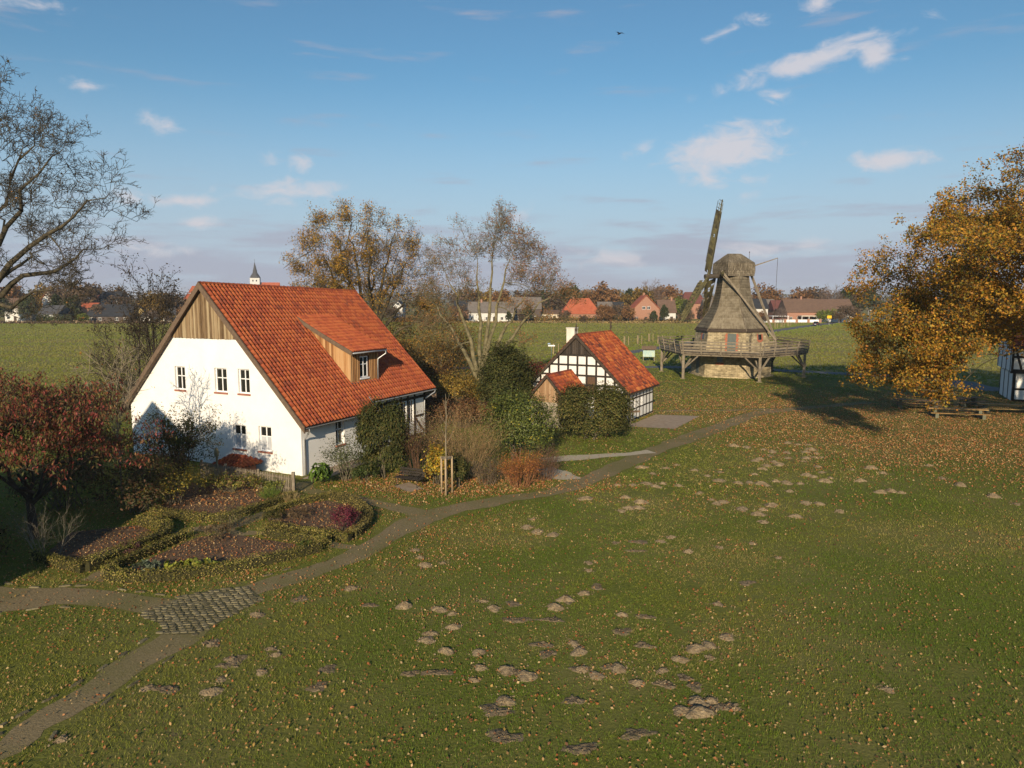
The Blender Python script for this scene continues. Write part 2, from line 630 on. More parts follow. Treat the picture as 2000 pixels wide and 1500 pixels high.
def tree(name, label, pos, h, spec, bark, seed, leaves=None, group=None, trunk=None, cat='tree'):
    rng = random.Random(seed)
    nrng = np.random.default_rng(seed)
    root = thing(name, label, cat, (pos[0], pos[1], 0), 0, group)
    out, tips = [], []
    for (base, d, L, r) in (trunk or [((0, 0, -0.15), (0, 0, 1), h * spec['trunk'], h * spec['tr'])]):
        grow(out, rng, base, norm3(d), L, r, 0, spec, tips)
    wood_objects(root, out, bark, spec.get('trunk_lvl', 1))
    if leaves:
        leaf_crown(root, nrng, tips, leaves)
    return root, tips


def leaf_crown(root, nrng, tips, lv, m=None):
    T = np.array([t[0] for t in tips])
    keep = nrng.random(len(T)) < lv.get('keep', 1.0)
    if 'where' in lv:
        keep &= nrng.random(len(T)) < np.clip(lv['where'](T), 0, 1)
    T = T[keep]
    if not len(T):
        return None
    k = lv['per']
    C = np.repeat(T, k, axis=0) + nrng.normal(0, lv['spread'], (len(T) * k, 3))
    nr = np.tile(np.array([-0.08, -0.35, 0.5]), (len(C), 1)) + nrng.normal(0, 0.9, (len(C), 3))
    V, F, Cc = leaf_cards(nrng, C, nr, lv['size'], lv.get('asp', 0.6), lv['cols'], lv.get('colw'), lv.get('droop'), 0.6)
    # clump tint: neighbouring leaves turn colour together
    tint = np.repeat(np.repeat(nrng.uniform(0.6, 1.3, len(T)), k), 4)[:, None]
    o = np_obj('crown', V, F, lv.get('mat', LEAF), root, col=Cc * tint)
    o['kind'] = 'stuff'
    return o


def shrub(name, label, pos, w, h, n, size, cols, seed, colw=None, asp=0.5, clumps=60, m=None, pw=2.0, wy=None, base=0.05, fill=0.45, twigs=10, twig_m=None, group=None, cone=0.0, cat='shrub', clump_r=0.16, droop=None, ragged=0.12, jit=0.6):
    """rounded bush: leaves in clumps over an uneven body, plus the stems that carry them"""
    g = np.random.default_rng(seed)
    wy = wy or w
    root = thing(name, label, cat, (pos[0], pos[1], 0), 0, group)
    d = g.normal(0, 1, (clumps, 3))
    d /= np.linalg.norm(d, axis=1, keepdims=True)
    d[:, 2] = np.abs(d[:, 2]) * 1.0 - 0.35 * (g.random(clumps) < 0.5)
    e = 2.0 / pw
    s = np.sign(d) * np.abs(d) ** e
    s /= (np.sum(np.abs(s) ** pw, axis=1, keepdims=True)) ** (1 / pw)
    rad = 1 - fill * g.random(clumps) ** 1.6 + g.normal(0, ragged, clumps) * (g.random(clumps) < .6)
    c = s * rad[:, None]
    zc = (c[:, 2] * 0.5 + 0.5)
    taper = 1 - cone * np.clip(zc, 0, 1)
    P = np.stack([c[:, 0] * w / 2 * taper, c[:, 1] * wy / 2 * taper, base * h + np.clip(zc, 0, 1.2) * h * (1 - base)], axis=1)
    k = max(1, n // clumps)
    cr = clump_r * min(w, h, wy)
    C = np.repeat(P, k, axis=0) + g.normal(0, cr * 0.55, (clumps * k, 3))
    C[:, 2] = np.abs(C[:, 2]) + 0.02
    out = np.repeat(np.concatenate([c[:, :2], c[:, 2:3] + 0.5], axis=1), k, axis=0)
    V, F, col = leaf_cards(g, C, out, size, asp, cols, colw, droop, jit)
    tint = np.repeat(np.repeat(g.uniform(0.65, 1.25, clumps), k), 4)[:, None]
    o = np_obj('crown', V, F, m or LEAF, root, col=col * tint)
    o['kind'] = 'stuff'
    if twigs:
        pl = []
        for i in range(twigs):
            q = P[g.integers(clumps)]
            b = np.array([g.normal(0, w * .07), g.normal(0, wy * .07), -0.05])
            mid = b * 0.5 + q * 0.5 + np.array([0, 0, 0.12 * h])
            mid[:2] = b[:2] * .6 + q[:2] * .4
            pl.append(([tuple(b), tuple(mid), tuple(q)], [0.006 * h + .006, 0.005 * h + .004, 0.004]))
        V, F = tubes(pl, lambda r: 4)
        np_obj('stem', V, F, twig_m or BARK, root, smooth=True)
    return root


def twiggy(name, label, pos, w, h, n, seed, bark, leaves=None, group=None, lean=0.55, levels=2, r=0.012, cat='shrub', kids=(5, 4)):
    """many thin upright rods fanning out of the ground"""
    rng = random.Random(seed)
    g = np.random.default_rng(seed)
    root = thing(name, label, cat, (pos[0], pos[1], 0), 0, group)
    spec = dict(levels=levels, seg=[h / 6, h / 8, h / 8], wob=[0.07, 0.13, 0.18], up=[0.05, 0.05, 0.02], n=list(kids) + [3], start=[0.25, 0.2, 0.2], ang=[26, 34, 36], rr=[0.6, 0.6, 0.6], lr=[0.5, 0.5, 0.5], taper=0.3, rmin=0.004, shape=0.5)
    out, tips = [], []
    for i in range(n):
        a = rng.random() * 6.28
        q = sqrt(rng.random())
        d = norm3((cos(a) * q * lean * w / h, sin(a) * q * lean * w / h, 1))
        grow(out, rng, (cos(a) * q * w * 0.22, sin(a) * q * w * 0.22, -0.05), d, h * (0.62 + 0.36 * rng.random()) * (1.05 - 0.25 * q), r * (0.7 + 0.6 * rng.random()), 0, spec, tips)
    V, F = tubes([(p, r_) for p, r_, l in out if l == 0], lambda r_: 4)
    o = np_obj('stem', V, F, bark, root, smooth=True)
    o['kind'] = 'stuff'
    br = [(p, r_) for p, r_, l in out if l > 0]
    if br:
        V, F = tubes(br, lambda r_: 3)
        o = np_obj('twigs', V, F, bark, root, smooth=True)
        o['kind'] = 'stuff'
    if leaves:
        leaf_crown(root, g, tips, leaves)
    return root


def bez(a, b, c, n):
    t = np.linspace(0, 1, n)[:, None]
    return (1 - t) ** 2 * np.array(a) + 2 * t * (1 - t) * np.array(b) + t * t * np.array(c)


def big_tree(name, label, base, trunk_h, tr, limbs, clumps, bark, seed, twig, leaves, twig_n=3, limb_r=.5, cat='tree', wob=.25):
    """large tree: trunk, given limb ends, boughs from the limbs to every clump centre, twigs and leaves inside the clumps.
    All positions are relative to the foot of the trunk."""
    rng = random.Random(seed)
    g = np.random.default_rng(seed)
    root = thing(name, label, cat, (base[0], base[1], 0))
    lean = g.normal(0, .04, 2) * trunk_h
    top = np.array((lean[0], lean[1], trunk_h))
    main = [([tuple(p) for p in bez((0, 0, -.2), (lean[0] * .2, lean[1] * .2, trunk_h * .5), top, 6)], list(np.linspace(tr * 1.25, tr * .85, 6)))]
    pool, prad = [], []
    for e in limbs:
        e = np.array(e, float)
        s = np.array((lean[0] * .8, lean[1] * .8, trunk_h * rng.uniform(.72, 1.0)))
        mid = s * .45 + e * .55 + np.array((0, 0, (e[2] - s[2]) * .12 + np.linalg.norm(e - s) * rng.uniform(-.02, .10)))
        P = bez(s, mid, e, 11)
        P[1:-1] += g.normal(0, wob, (9, 3)) * np.linspace(.4, 1, 9)[:, None]
        rr = np.linspace(tr * limb_r, .022, 11)
        main.append(([tuple(p) for p in P], list(rr)))
        pool.append(P[2:])
        prad.append(rr[2:])
    pool, prad = np.concatenate(pool), np.concatenate(prad)
    clumps = list(clumps) + [(tuple(np.array(e, float) * 1.02), clumps[0][1]) for e in limbs]
    sub, out, tips = [], [], []
    order = sorted(range(len(clumps)), key=lambda i: float(np.min(np.linalg.norm(pool - np.array(clumps[i][0]), axis=1))))
    for i in order:
        c, r = np.array(clumps[i][0], float), clumps[i][1]
        d = np.linalg.norm(pool - c, axis=1) + .35 * np.linalg.norm(pool[:, :2], axis=1)
        k = int(np.argmin(d))
        s = pool[k]
        mid = (s + c) / 2 + g.normal(0, .12, 3) * np.linalg.norm(c - s) + np.array((0, 0, .08 * np.linalg.norm(c - s)))
        P = bez(s, mid, c, 6)
        r0 = min(prad[k] * .7, .02 + .018 * np.linalg.norm(c - s) + .02)
        rr = np.linspace(max(r0, .025), .018, 6)
        sub.append(([tuple(p) for p in P], list(rr)))
        pool = np.concatenate([pool, P[2:]])
        prad = np.concatenate([prad, rr[2:]])
        od = norm3(tuple((c - np.array((0, 0, trunk_h))) / (np.linalg.norm(c - np.array((0, 0, trunk_h))) + 1e-6) * .8 + np.array((0, 0, .25))))
        for j in range(twig_n):
            dd = norm3((od[0] + rng.gauss(0, .7), od[1] + rng.gauss(0, .7), od[2] + rng.gauss(0, .5)))
            q = P[3 + j % 3]
            grow(out, rng, tuple(q), dd, r * rng.uniform(.8, 1.3), .018, 0, twig, tips)
    V, F = tubes(main, lambda r: 10 if r > .2 else 7)
    np_obj('trunk', V, F, bark, root, smooth=True)
    V, F = tubes(sub, lambda r: 5)
    np_obj('boughs', V, F, bark, root, smooth=True)['kind'] = 'stuff'
    V, F = tubes([(p, r) for p, r, l in out], lambda r: 3)
    np_obj('twigs', V, F, bark, root, smooth=True)['kind'] = 'stuff'
    if leaves:
        leaf_crown(root, g, tips, leaves)
    return root


def dome_clumps(seed, n, c, rad, r, zmin, shell=.55, keep=None):
    """clump centres through the outer part of a dome"""
    g = np.random.default_rng(seed)
    out = []
    while len(out) < n:
        d = g.normal(0, 1, 3)
        d /= np.linalg.norm(d)
        if d[2] < -.62:
            continue
        k = 1 - shell * g.random() ** 1.7
        lump = 1 + .10 * sin(d[0] * 5 + seed) * cos(d[1] * 6) + .07 * sin(d[2] * 9 + d[0] * 8)
        p = np.array(c) + d * np.array(rad) * k * lump
        if p[2] < zmin or (keep and not keep(p)):
            continue
        out.append((tuple(p), r * g.uniform(.8, 1.25)))
    return out


# ---------------------------------------------------------------- ground, lawn, paths, lanes
def ground_material(name, c_lo, c_hi, soil, dry, big=0.12, fine=9.0, soil_at=0.66, bump=0.5, rows=None):
    mt = bpy.data.materials.new(name)
    mt.use_nodes = True
    nt = mt.node_tree
    N, L = nt.nodes, nt.links
    b = N['Principled BSDF']
    b.inputs['Roughness'].default_value = 0.95
    b.inputs['Specular IOR Level'].default_value = 0.1
    geo = N.new('ShaderNodeNewGeometry')

    def nz(scale, detail, rough=0.6, stretch=None):
        n = N.new('ShaderNodeTexNoise')
        n.inputs['Scale'].default_value = scale
        n.inputs['Detail'].default_value = detail
        n.inputs['Roughness'].default_value = rough
        if stretch:
            v = N.new('ShaderNodeVectorMath')
            v.operation = 'MULTIPLY'
            v.inputs[1].default_value = stretch
            L.new(geo.outputs['Position'], v.inputs[0])
            L.new(v.outputs[0], n.inputs['Vector'])
        else:
            L.new(geo.outputs['Position'], n.inputs['Vector'])
        return n.outputs[0]

    def ramp(fac, p0, p1, c0, c1):
        r = N.new('ShaderNodeValToRGB')
        r.color_ramp.elements[0].position = p0
        r.color_ramp.elements[1].position = p1
        r.color_ramp.elements[0].color = (*c0, 1)
        r.color_ramp.elements[1].color = (*c1, 1)
        L.new(fac, r.inputs[0])
        return r.outputs[0]

    def mix(fac, a, b_):
        x = N.new('ShaderNodeMixRGB')
        L.new(fac, x.inputs[0])
        for i, v in ((1, a), (2, b_)):
            if isinstance(v, tuple):
                x.inputs[i].default_value = (*v, 1)
            else:
                L.new(v, x.inputs[i])
        return x.outputs[0]
    base = ramp(nz(fine, 6, 0.7), 0.3, 0.7, c_lo, c_hi)
    m1 = ramp(nz(big, 4), 0.42, 0.62, (0, 0, 0), (1, 1, 1))
    base = mix(m1, base, mix(nz(fine * 1.7, 4), base, dry))
    if soil:
        m2 = ramp(nz(0.55, 6, 0.62), soil_at, soil_at + 0.07, (0, 0, 0), (1, 1, 1))
        base = mix(m2, base, ramp(nz(6, 5), 0.3, 0.7, tuple(x * 0.7 for x in soil), soil))
    if rows:
        wv = N.new('ShaderNodeTexNoise')
        wv.inputs['Scale'].default_value = 1.0
        wv.inputs['Detail'].default_value = 3
        v = N.new('ShaderNodeVectorMath')
        v.operation = 'MULTIPLY'
        v.inputs[1].default_value = rows
        L.new(geo.outputs['Position'], v.inputs[0])
        L.new(v.outputs[0], wv.inputs['Vector'])
        base = mix(ramp(wv.outputs[0], 0.42, 0.62, (0, 0, 0), (0.75, 0.75, 0.75)), base, dry)
    L.new(base, b.inputs['Base Color'])
    bp = N.new('ShaderNodeBump')
    bp.inputs['Strength'].default_value = bump
    bp.inputs['Distance'].default_value = 0.06
    L.new(nz(fine * 1.5, 5), bp.inputs['Height'])
    L.new(bp.outputs[0], b.inputs['Normal'])
    return mt


FIELD_M = ground_material('field_crop', (0.145, 0.145, 0.03), (0.225, 0.215, 0.055), None, (0.24, 0.19, 0.075), big=0.02, fine=1.4, bump=0.8, rows=(0.012, 0.16, 1))
LAWN_M = ground_material('lawn_turf', (0.07, 0.085, 0.014), (0.17, 0.18, 0.035), (0.15, 0.11, 0.07), (0.19, 0.16, 0.06), big=0.16, fine=7.0, soil_at=0.67)
PATH_M = ground_material('trodden_path', (0.16, 0.125, 0.065), (0.28, 0.22, 0.125), None, (0.12, 0.125, 0.032), big=0.35, fine=12.0, bump=0.4)
GRAVEL_M = mat('pale_gravel', [(0.36, 0.305, 0.22), (0.50, 0.44, 0.33)], scale=14, rough=0.95, bump=0.4)
ASPHALT_M = mat('asphalt', [(0.09, 0.09, 0.095), (0.14, 0.14, 0.145)], scale=3, rough=0.9)
SOIL_M = mat('garden_soil', [(0.05, 0.03, 0.018), (0.12, 0.075, 0.045), (0.17, 0.11, 0.065)], scale=5, rough=1.0, bump=0.8, bscale=18)
STONE_M = mat('grey_stone', [(0.11, 0.095, 0.052), (0.21, 0.18, 0.105)], scale=6, rough=0.9, bump=0.5, rnd=0.5)
PAVER_M = mat('paver', [(0.25, 0.185, 0.13), (0.38, 0.30, 0.22)], scale=3, rough=0.9, bump=0.3, bscale=12)


def sheet(name, poly, z, m):
    mb = MB()
    mb.poly([(x, y, z) for x, y in poly], [tuple(range(len(poly)))])
    return structure(mb.make(name, m))


def spline(pts, step):
    P = [np.array(p, float) for p in pts]
    out = []
    for i in range(len(P) - 1):
        p0, p1, p2, p3 = P[max(i - 1, 0)], P[i], P[i + 1], P[min(i + 2, len(P) - 1)]
        n = max(2, int(np.linalg.norm(p2[:2] - p1[:2]) / step))
        for j in range(n):
            t = j / n
            out.append(0.5 * ((2 * p1) + (p2 - p0) * t + (2 * p0 - 5 * p1 + 4 * p2 - p3) * t * t + (3 * p1 - p0 - 3 * p2 + p3) * t ** 3))
    out.append(P[-1])
    return np.array(out)


PATHS = []


def strip(name, pts, z, m, step=0.35, ragged=0.10, keep=True):
    """road or path along a centre line of (x, y, width)"""
    S = spline(pts, step)
    if keep:
        PATHS.append(S)
    d = np.gradient(S[:, :2], axis=0)
    d /= np.linalg.norm(d, axis=1, keepdims=True) + 1e-9
    nrm = np.stack([-d[:, 1], d[:, 0]], axis=1)
    k = np.convolve(R.normal(0, 1, len(S) + 6), np.ones(4) / 2, 'same')[3:-3] * ragged
    k2 = np.convolve(R.normal(0, 1, len(S) + 6), np.ones(4) / 2, 'same')[3:-3] * ragged
    wsc = .78 if m is PATH_M else 1.0
    a = S[:, :2] + nrm * (S[:, 2:3] / 2 * wsc + k[:, None])
    b = S[:, :2] - nrm * (S[:, 2:3] / 2 * wsc + k2[:, None])
    V = np.concatenate([np.c_[a, np.full(len(S), z)], np.c_[b, np.full(len(S), z)]])
    i = np.arange(len(S) - 1)
    F = np.stack([i + len(S), i + len(S) + 1, i + 1, i], axis=1)
    return structure(np_obj(name, V, F, m)), S, nrm


sheet('field', [(-7000, -300), (7000, -300), (7000, 9000), (-7000, 9000)], 0.0, FIELD_M)
LAWN_POLY = [(-45, -30), (90, -30), (90, 84), (46, 86), (30, 100.5), (22, 104), (2, 104), (-14, 88), (-22, 70), (-34, 58), (-45, 52)]
sheet('lawn', LAWN_POLY, 0.006, LAWN_M)

LANE_A = [(-24, 101, 3.0), (-8, 103.5, 3.0), (*(4.48, 104.88), 3.0), (*(13.43, 104.88), 3.0), (*(22.38, 104.88), 3.0), (*(29.40, 103.33), 3.0), (*(36.43, 100.37), 3.0), (*(46.68, 93.64), 3.2), (*(52.84, 87.20), 4.0), (*(55.33, 77.49), 4.5), (90, 68, 4.5)]
strip('lane', LANE_A, 0.012, ASPHALT_M, 1.5, 0.03)
LANE_B = [(*(9.91, 116.19), 3.0), (*(16.18, 126.67), 3.0), (*(23.02, 135.19), 3.2), (*(36.52, 156.17), 3.4), (*(56.98, 187.23), 3.6), (*(79.63, 220.82), 4.0), (*(111.06, 266.47), 4.6), (*(163.50, 335.75), 6), (*(217.74, 385.83), 6.5), (330, 420, 7)]
strip('road', LANE_B, 0.012, ASPHALT_M, 3.0, 0.03)

path_main, S_main, N_main = strip('path', [(-17.5, 11.5, 1.5), (*(-11.76, 14.58), 1.45), (*(-11.29, 15.80), 1.4), (*(-10.78, 17.17), 1.4), (*(-10.42, 18.43), 1.4), (*(-10.02, 20.41), 1.5), (*(-9.91, 21.98), 2.2), (*(-9.23, 23.59), 1.6), (*(-7.52, 25.53), 1.5), (*(-6.21, 27.28), 1.5), (*(-5.27, 29.41), 1.6), (*(-4.28, 31.73), 2.0), (*(-2.68, 33.48), 1.9), (*(-0.51, 35.06), 1.6), (*(2.13, 36.69), 1.6), (*(5.28, 40.56), 1.8), (*(8.34, 45.30), 1.9), (*(12.41, 50.69), 2.0), (*(16.52, 56.09), 1.9), (*(21.07, 61.89), 1.8), (*(27.29, 65.73), 1.6), (*(34.56, 69.01), 1.4)], 0.014, PATH_M)
path_west, S_west, N_west = strip('path', [(*(-10.77, 22.36), 1.4), (*(-12.91, 22.96), 1.5), (*(-15.03, 23.37), 1.7), (*(-16.56, 23.08), 2.0), (-19, 23.5, 2.2), (-26, 24, 2.2)], 0.018, PATH_M)
strip('path', [(*(-4.05, 32.66), 1.3), (*(-6.51, 34.43), 1.3), (*(-8.87, 35.91), 1.2), (*(-10.58, 36.90), 1.1), (*(-11.47, 38.59), 1.4)], 0.018, PATH_M)
strip('path', [(*(9.13, 46.54), 1.0), (*(6.56, 45.45), 1.1), (*(3.86, 44.56), 1.2), (*(1.90, 43.84), 1.3)], 0.022, GRAVEL_M)
strip('path', [(*(1.81, 41.81), 1.2), (*(2.75, 39.96), 1.9), (*(3.86, 39.49), 0.5)], 0.022, GRAVEL_M)
strip('path', [(*(12.53, 63.61), 0.8), (*(16.48, 63.90), 0.8), (*(20.69, 64.20), 1.0), (*(24.13, 64.80), 1.0)], 0.018, PATH_M)
strip('garden_path', [(*(-11.31, 29.74), 0.9), (*(-12.53, 30.63), 1.1), (*(-11.48, 32.82), 0.8), (*(-10.76, 35.25), 0.8)], 0.014, PATH_M, keep=True)
strip('garden_path', [(*(-12.53, 30.63), 1.2), (*(-14.29, 30.08), 1.0), (*(-14.72, 26.72), 0.8), (*(-15.11, 24.71), 0.8)], 0.016, PATH_M, keep=True)
strip('garden_path', [(*(-11.43, 30.08), 0.8), (*(-8.57, 29.28), 0.7), (*(-6.37, 28.03), 0.9)], 0.017, PATH_M, keep=True)
APRON = [(8.91, 55.86), (12.51, 54.75), (15.96, 60.80), (12.37, 61.62)]
apron = sheet('paved_yard', APRON, 0.016, PAVER_M)
HOUSE_APRON = [(-11.72, 39.26), (-10.30, 39.49), (-8.89, 43.14), (-9.81, 45.30)]
sheet('pavement', HOUSE_APRON, 0.016, PAVER_M)
PAD = [(-6.35, 37.72), (-5.30, 36.49), (-4.64, 37.20), (-5.59, 38.59)]
sheet('bench_pad', PAD, 0.018, PAVER_M)


def seg_dist(x, y, S):
    """distance to a polyline minus its half width"""
    best = np.full(x.shape, 1e9)
    for a, b in zip(S[:-1], S[1:]):
        d = b[:2] - a[:2]
        l2 = d @ d + 1e-9
        t = np.clip(((x - a[0]) * d[0] + (y - a[1]) * d[1]) / l2, 0, 1)
        q = np.hypot(x - a[0] - t * d[0], y - a[1] - t * d[1]) - (a[2] + b[2]) / 4
        best = np.minimum(best, q)
    return best


def in_poly(x, y, poly):
    c = np.zeros(x.shape, bool)
    for i in range(len(poly)):
        (x0, y0), (x1, y1) = poly[i], poly[(i + 1) % len(poly)]
        hit = ((y0 > y) != (y1 > y)) & (x < (x1 - x0) * (y - y0) / (y1 - y0 + 1e-12) + x0)
        c ^= hit
    return c


# cobbles at the fork of the path, each stone a part of the pavement
COBBLE_POLY = [(-11.87, 21.87), (-10.73, 21.19), (-10.59, 20.57), (-9.41, 20.57), (-8.93, 21.69), (-8.33, 23.08), (-9.11, 24.11), (-10.25, 23.93), (-11.17, 23.33), (-11.28, 22.76)]
cob = sheet('cobbled_pavement', COBBLE_POLY, 0.022, mat('mossy_joint', [(0.07, 0.06, 0.03), (0.12, 0.11, 0.04)], scale=6))


def stone_mesh(name, seed, w, l, h):
    g = random.Random(seed)
    n = 7
    ring0, ring1 = [], []
    for i in range(n):
        a = 2 * pi * i / n + g.uniform(-.2, .2)
        q = 1 + g.uniform(-.12, .12)
        x, y = max(-1, min(1, 1.25 * cos(a))) * q, max(-1, min(1, 1.25 * sin(a))) * q
        ring0.append((x * w / 2, y * l / 2, 0))
        ring1.append((x * w / 2 * .8, y * l / 2 * .8, h * (1 + g.uniform(-.15, .15))))
    mb = MB()
    mb.poly(ring0 + ring1 + [(0, 0, h * 1.12)], [(i, (i + 1) % n, (i + 1) % n + n, i + n) for i in range(n)] + [(i + n, (i + 1) % n + n, 2 * n) for i in range(n)])
    me = bpy.data.meshes.new(name)
    me.from_pydata(mb.v, [], mb.f)
    a = me.attributes.new('rnd', 'FLOAT', 'POINT')
    a.data.foreach_set('value', [g.random()] * len(me.vertices))
    me.materials.append(STONE_M)
    return me


cob_meshes = [stone_mesh('cobblestone', i, 0.225, 0.165, 0.028) for i in range(8)]
xs = [p[0] for p in COBBLE_POLY]
ys = [p[1] for p in COBBLE_POLY]
row = 0
y = min(ys)
while y < max(ys):
    x = min(xs) + (0.13 if row % 2 else 0)
    while x < max(xs):
        X, Y = x + random.uniform(-.03, .03), y + random.uniform(-.02, .02) + 0.10 * sin(x * 1.3)
        if in_poly(np.array([X]), np.array([Y]), COBBLE_POLY)[0]:
            o = bpy.data.objects.new('cobblestone', random.choice(cob_meshes))
            o.location = (X, Y, 0.018)
            o.rotation_euler = (random.uniform(-.05, .05), random.uniform(-.05, .05), random.uniform(-.4, .4))
            o.scale = (random.uniform(.75, 1.15), random.uniform(.75, 1.15), random.uniform(.6, 1.2))
            link(o, cob)
        x += 0.235
    y += 0.172
    row += 1

edge_meshes = [stone_mesh('edging_stone', 40 + i, 0.42, 0.11, 0.04) for i in range(6)]


def edging(parent, S, nrm, i0, i1, side, skip=0.1):
    d = 0
    for i in range(i0, i1):
        p = S[i][:2] + nrm[i] * side * (S[i][2] / 2 + 0.02)
        if i > i0:
            d += np.linalg.norm(p - last)
        last = p
        if d > 0.45 or i == i0:
            d = 0
            if random.random() < skip:
                continue
            o = bpy.data.objects.new('edging_stone', random.choice(edge_meshes))
            o.location = (p[0], p[1], 0.012)
            o.rotation_euler = (random.uniform(-.06, .06), random.uniform(-.06, .06), atan2(-nrm[i][0], nrm[i][1]) + random.uniform(-.08, .08))
            link(o, parent)


i_c = int(np.argmin(np.hypot(S_main[:, 0] - (-10.25, 20.57)[0], S_main[:, 1] - (-10.25, 20.57)[1])))
i_e = int(np.argmin(np.hypot(S_main[:, 0] - (-6.80, 26.45)[0], S_main[:, 1] - (-6.80, 26.45)[1])))
edging(path_main, S_main, N_main, 2, i_c, 1, 0.12)
edging(path_main, S_main, N_main, 2, i_c, -1, 0.35)
edging(path_main, S_main, N_main, i_c + 12, i_e, 1, 0.4)
edging(path_west, S_west, N_west, 2, len(S_west) // 2, -1, 0.25)
edging(path_west, S_west, N_west, 4, len(S_west) // 2, 1, 0.5)

# low wooded rise far away
hn = 240
hx = np.linspace(-7000, 7000, hn)
hz = 22 + 20 * np.sin(hx * 0.0011 + 1.2) + 10 * np.sin(hx * 0.0031) + R.normal(0, 3.0, hn)
hV = np.concatenate([np.c_[hx, np.full(hn, 4600), np.full(hn, -1)], np.c_[hx, np.full(hn, 5200), np.maximum(hz + 18, 6)], np.c_[hx, np.full(hn, 6200), np.full(hn, -1)]])
ii = np.arange(hn - 1)
hF = np.concatenate([np.stack([ii, ii + 1, ii + 1 + hn, ii + hn], 1), np.stack([ii + hn, ii + hn + 1, ii + 1 + 2 * hn, ii + 2 * hn], 1)])
structure(np_obj('hills', hV, hF, mat('far_wood', [(0.04, 0.05, 0.03), (0.09, 0.07, 0.045)], scale=0.01, rough=1.0)))


# ---------------------------------------------------------------- building materials
PLASTER = mat('white_plaster', [(0.76, 0.75, 0.73), (0.84, 0.83, 0.81)], scale=1.2, rough=0.9, bump=0.08, bscale=40)
OLD_PLASTER = mat('old_plaster', [(0.68, 0.66, 0.62), (0.82, 0.81, 0.78)], scale=2.2, rough=0.9, bump=0.15, bscale=20)
TIMBER = mat('black_timber', [(0.016, 0.013, 0.011), (0.045, 0.036, 0.028)], scale=6, rough=0.8, stretch=(1, 1, 0.3))
OLD_TIMBER = mat('dark_brown_timber', [(0.03, 0.022, 0.016), (0.085, 0.062, 0.045)], scale=6, rough=0.85)
WHITE_PAINT = mat('white_paint', [(0.78, 0.78, 0.78), (0.84, 0.84, 0.84)], scale=3, rough=0.5)
GLASS = mat('window_glass', [(0.012, 0.013, 0.013), (0.022, 0.024, 0.022)], scale=2, rough=0.06, spec=0.6)
NET = mat('window_film', [(0.42, 0.44, 0.47), (0.50, 0.52, 0.55)], scale=2, rough=0.35)
BRICK_SILL = mat('brick_sill', [(0.26, 0.10, 0.07), (0.38, 0.16, 0.11)], scale=8, rough=0.9)
GUTTER = mat('zinc', [(0.42, 0.43, 0.44), (0.55, 0.56, 0.57)], scale=4, rough=0.45, metal=0.6)
TILE = mat('clay_tile', [(0.20, 0.055, 0.03), (0.27, 0.06, 0.028), (0.33, 0.078, 0.03), (0.38, 0.105, 0.036), (0.30, 0.078, 0.04)], scale=1.3, rough=0.75, rnd=0.32, bump=0.15, spec=0.25)
TILE_OLD = mat('old_clay_tile', [(0.09, 0.033, 0.027), (0.24, 0.055, 0.028), (0.35, 0.09, 0.032), (0.43, 0.16, 0.05)], scale=0.75, rough=0.85, rnd=0.35, bump=0.2, spec=0.2)
BARGE = mat('bargeboard', [(0.10, 0.065, 0.045), (0.17, 0.12, 0.08)], scale=5, rough=0.85, stretch=(1, 1, 1))
BOARD = mat('weathered_board', [(0.12, 0.075, 0.038), (0.26, 0.18, 0.10), (0.36, 0.28, 0.17)], scale=3.5, rough=0.9, stretch=(3, 3, 0.35), rnd=0.5)
BOARD_WARM = mat('larch_board', [(0.22, 0.095, 0.035), (0.40, 0.21, 0.085), (0.48, 0.29, 0.14)], scale=3.0, rough=0.85, stretch=(3, 3, 0.35), rnd=0.55)
SHINGLE = mat('shingle', [(0.09, 0.075, 0.05), (0.19, 0.16, 0.115), (0.27, 0.235, 0.175)], scale=1.2, rough=0.95, rnd=0.25)
GREY_WOOD = mat('silvered_timber', [(0.10, 0.08, 0.058), (0.20, 0.165, 0.12), (0.27, 0.23, 0.175)], scale=3, rough=0.95, rnd=0.3)
DARK_WOOD = mat('dark_deck_timber', [(0.06, 0.048, 0.036), (0.15, 0.125, 0.095)], scale=3, rough=0.95, rnd=0.4)
MOSSY = mat('mossy_timber', [(0.035, 0.03, 0.018), (0.10, 0.088, 0.04), (0.17, 0.15, 0.065)], scale=4, rough=1.0, rnd=0.4)


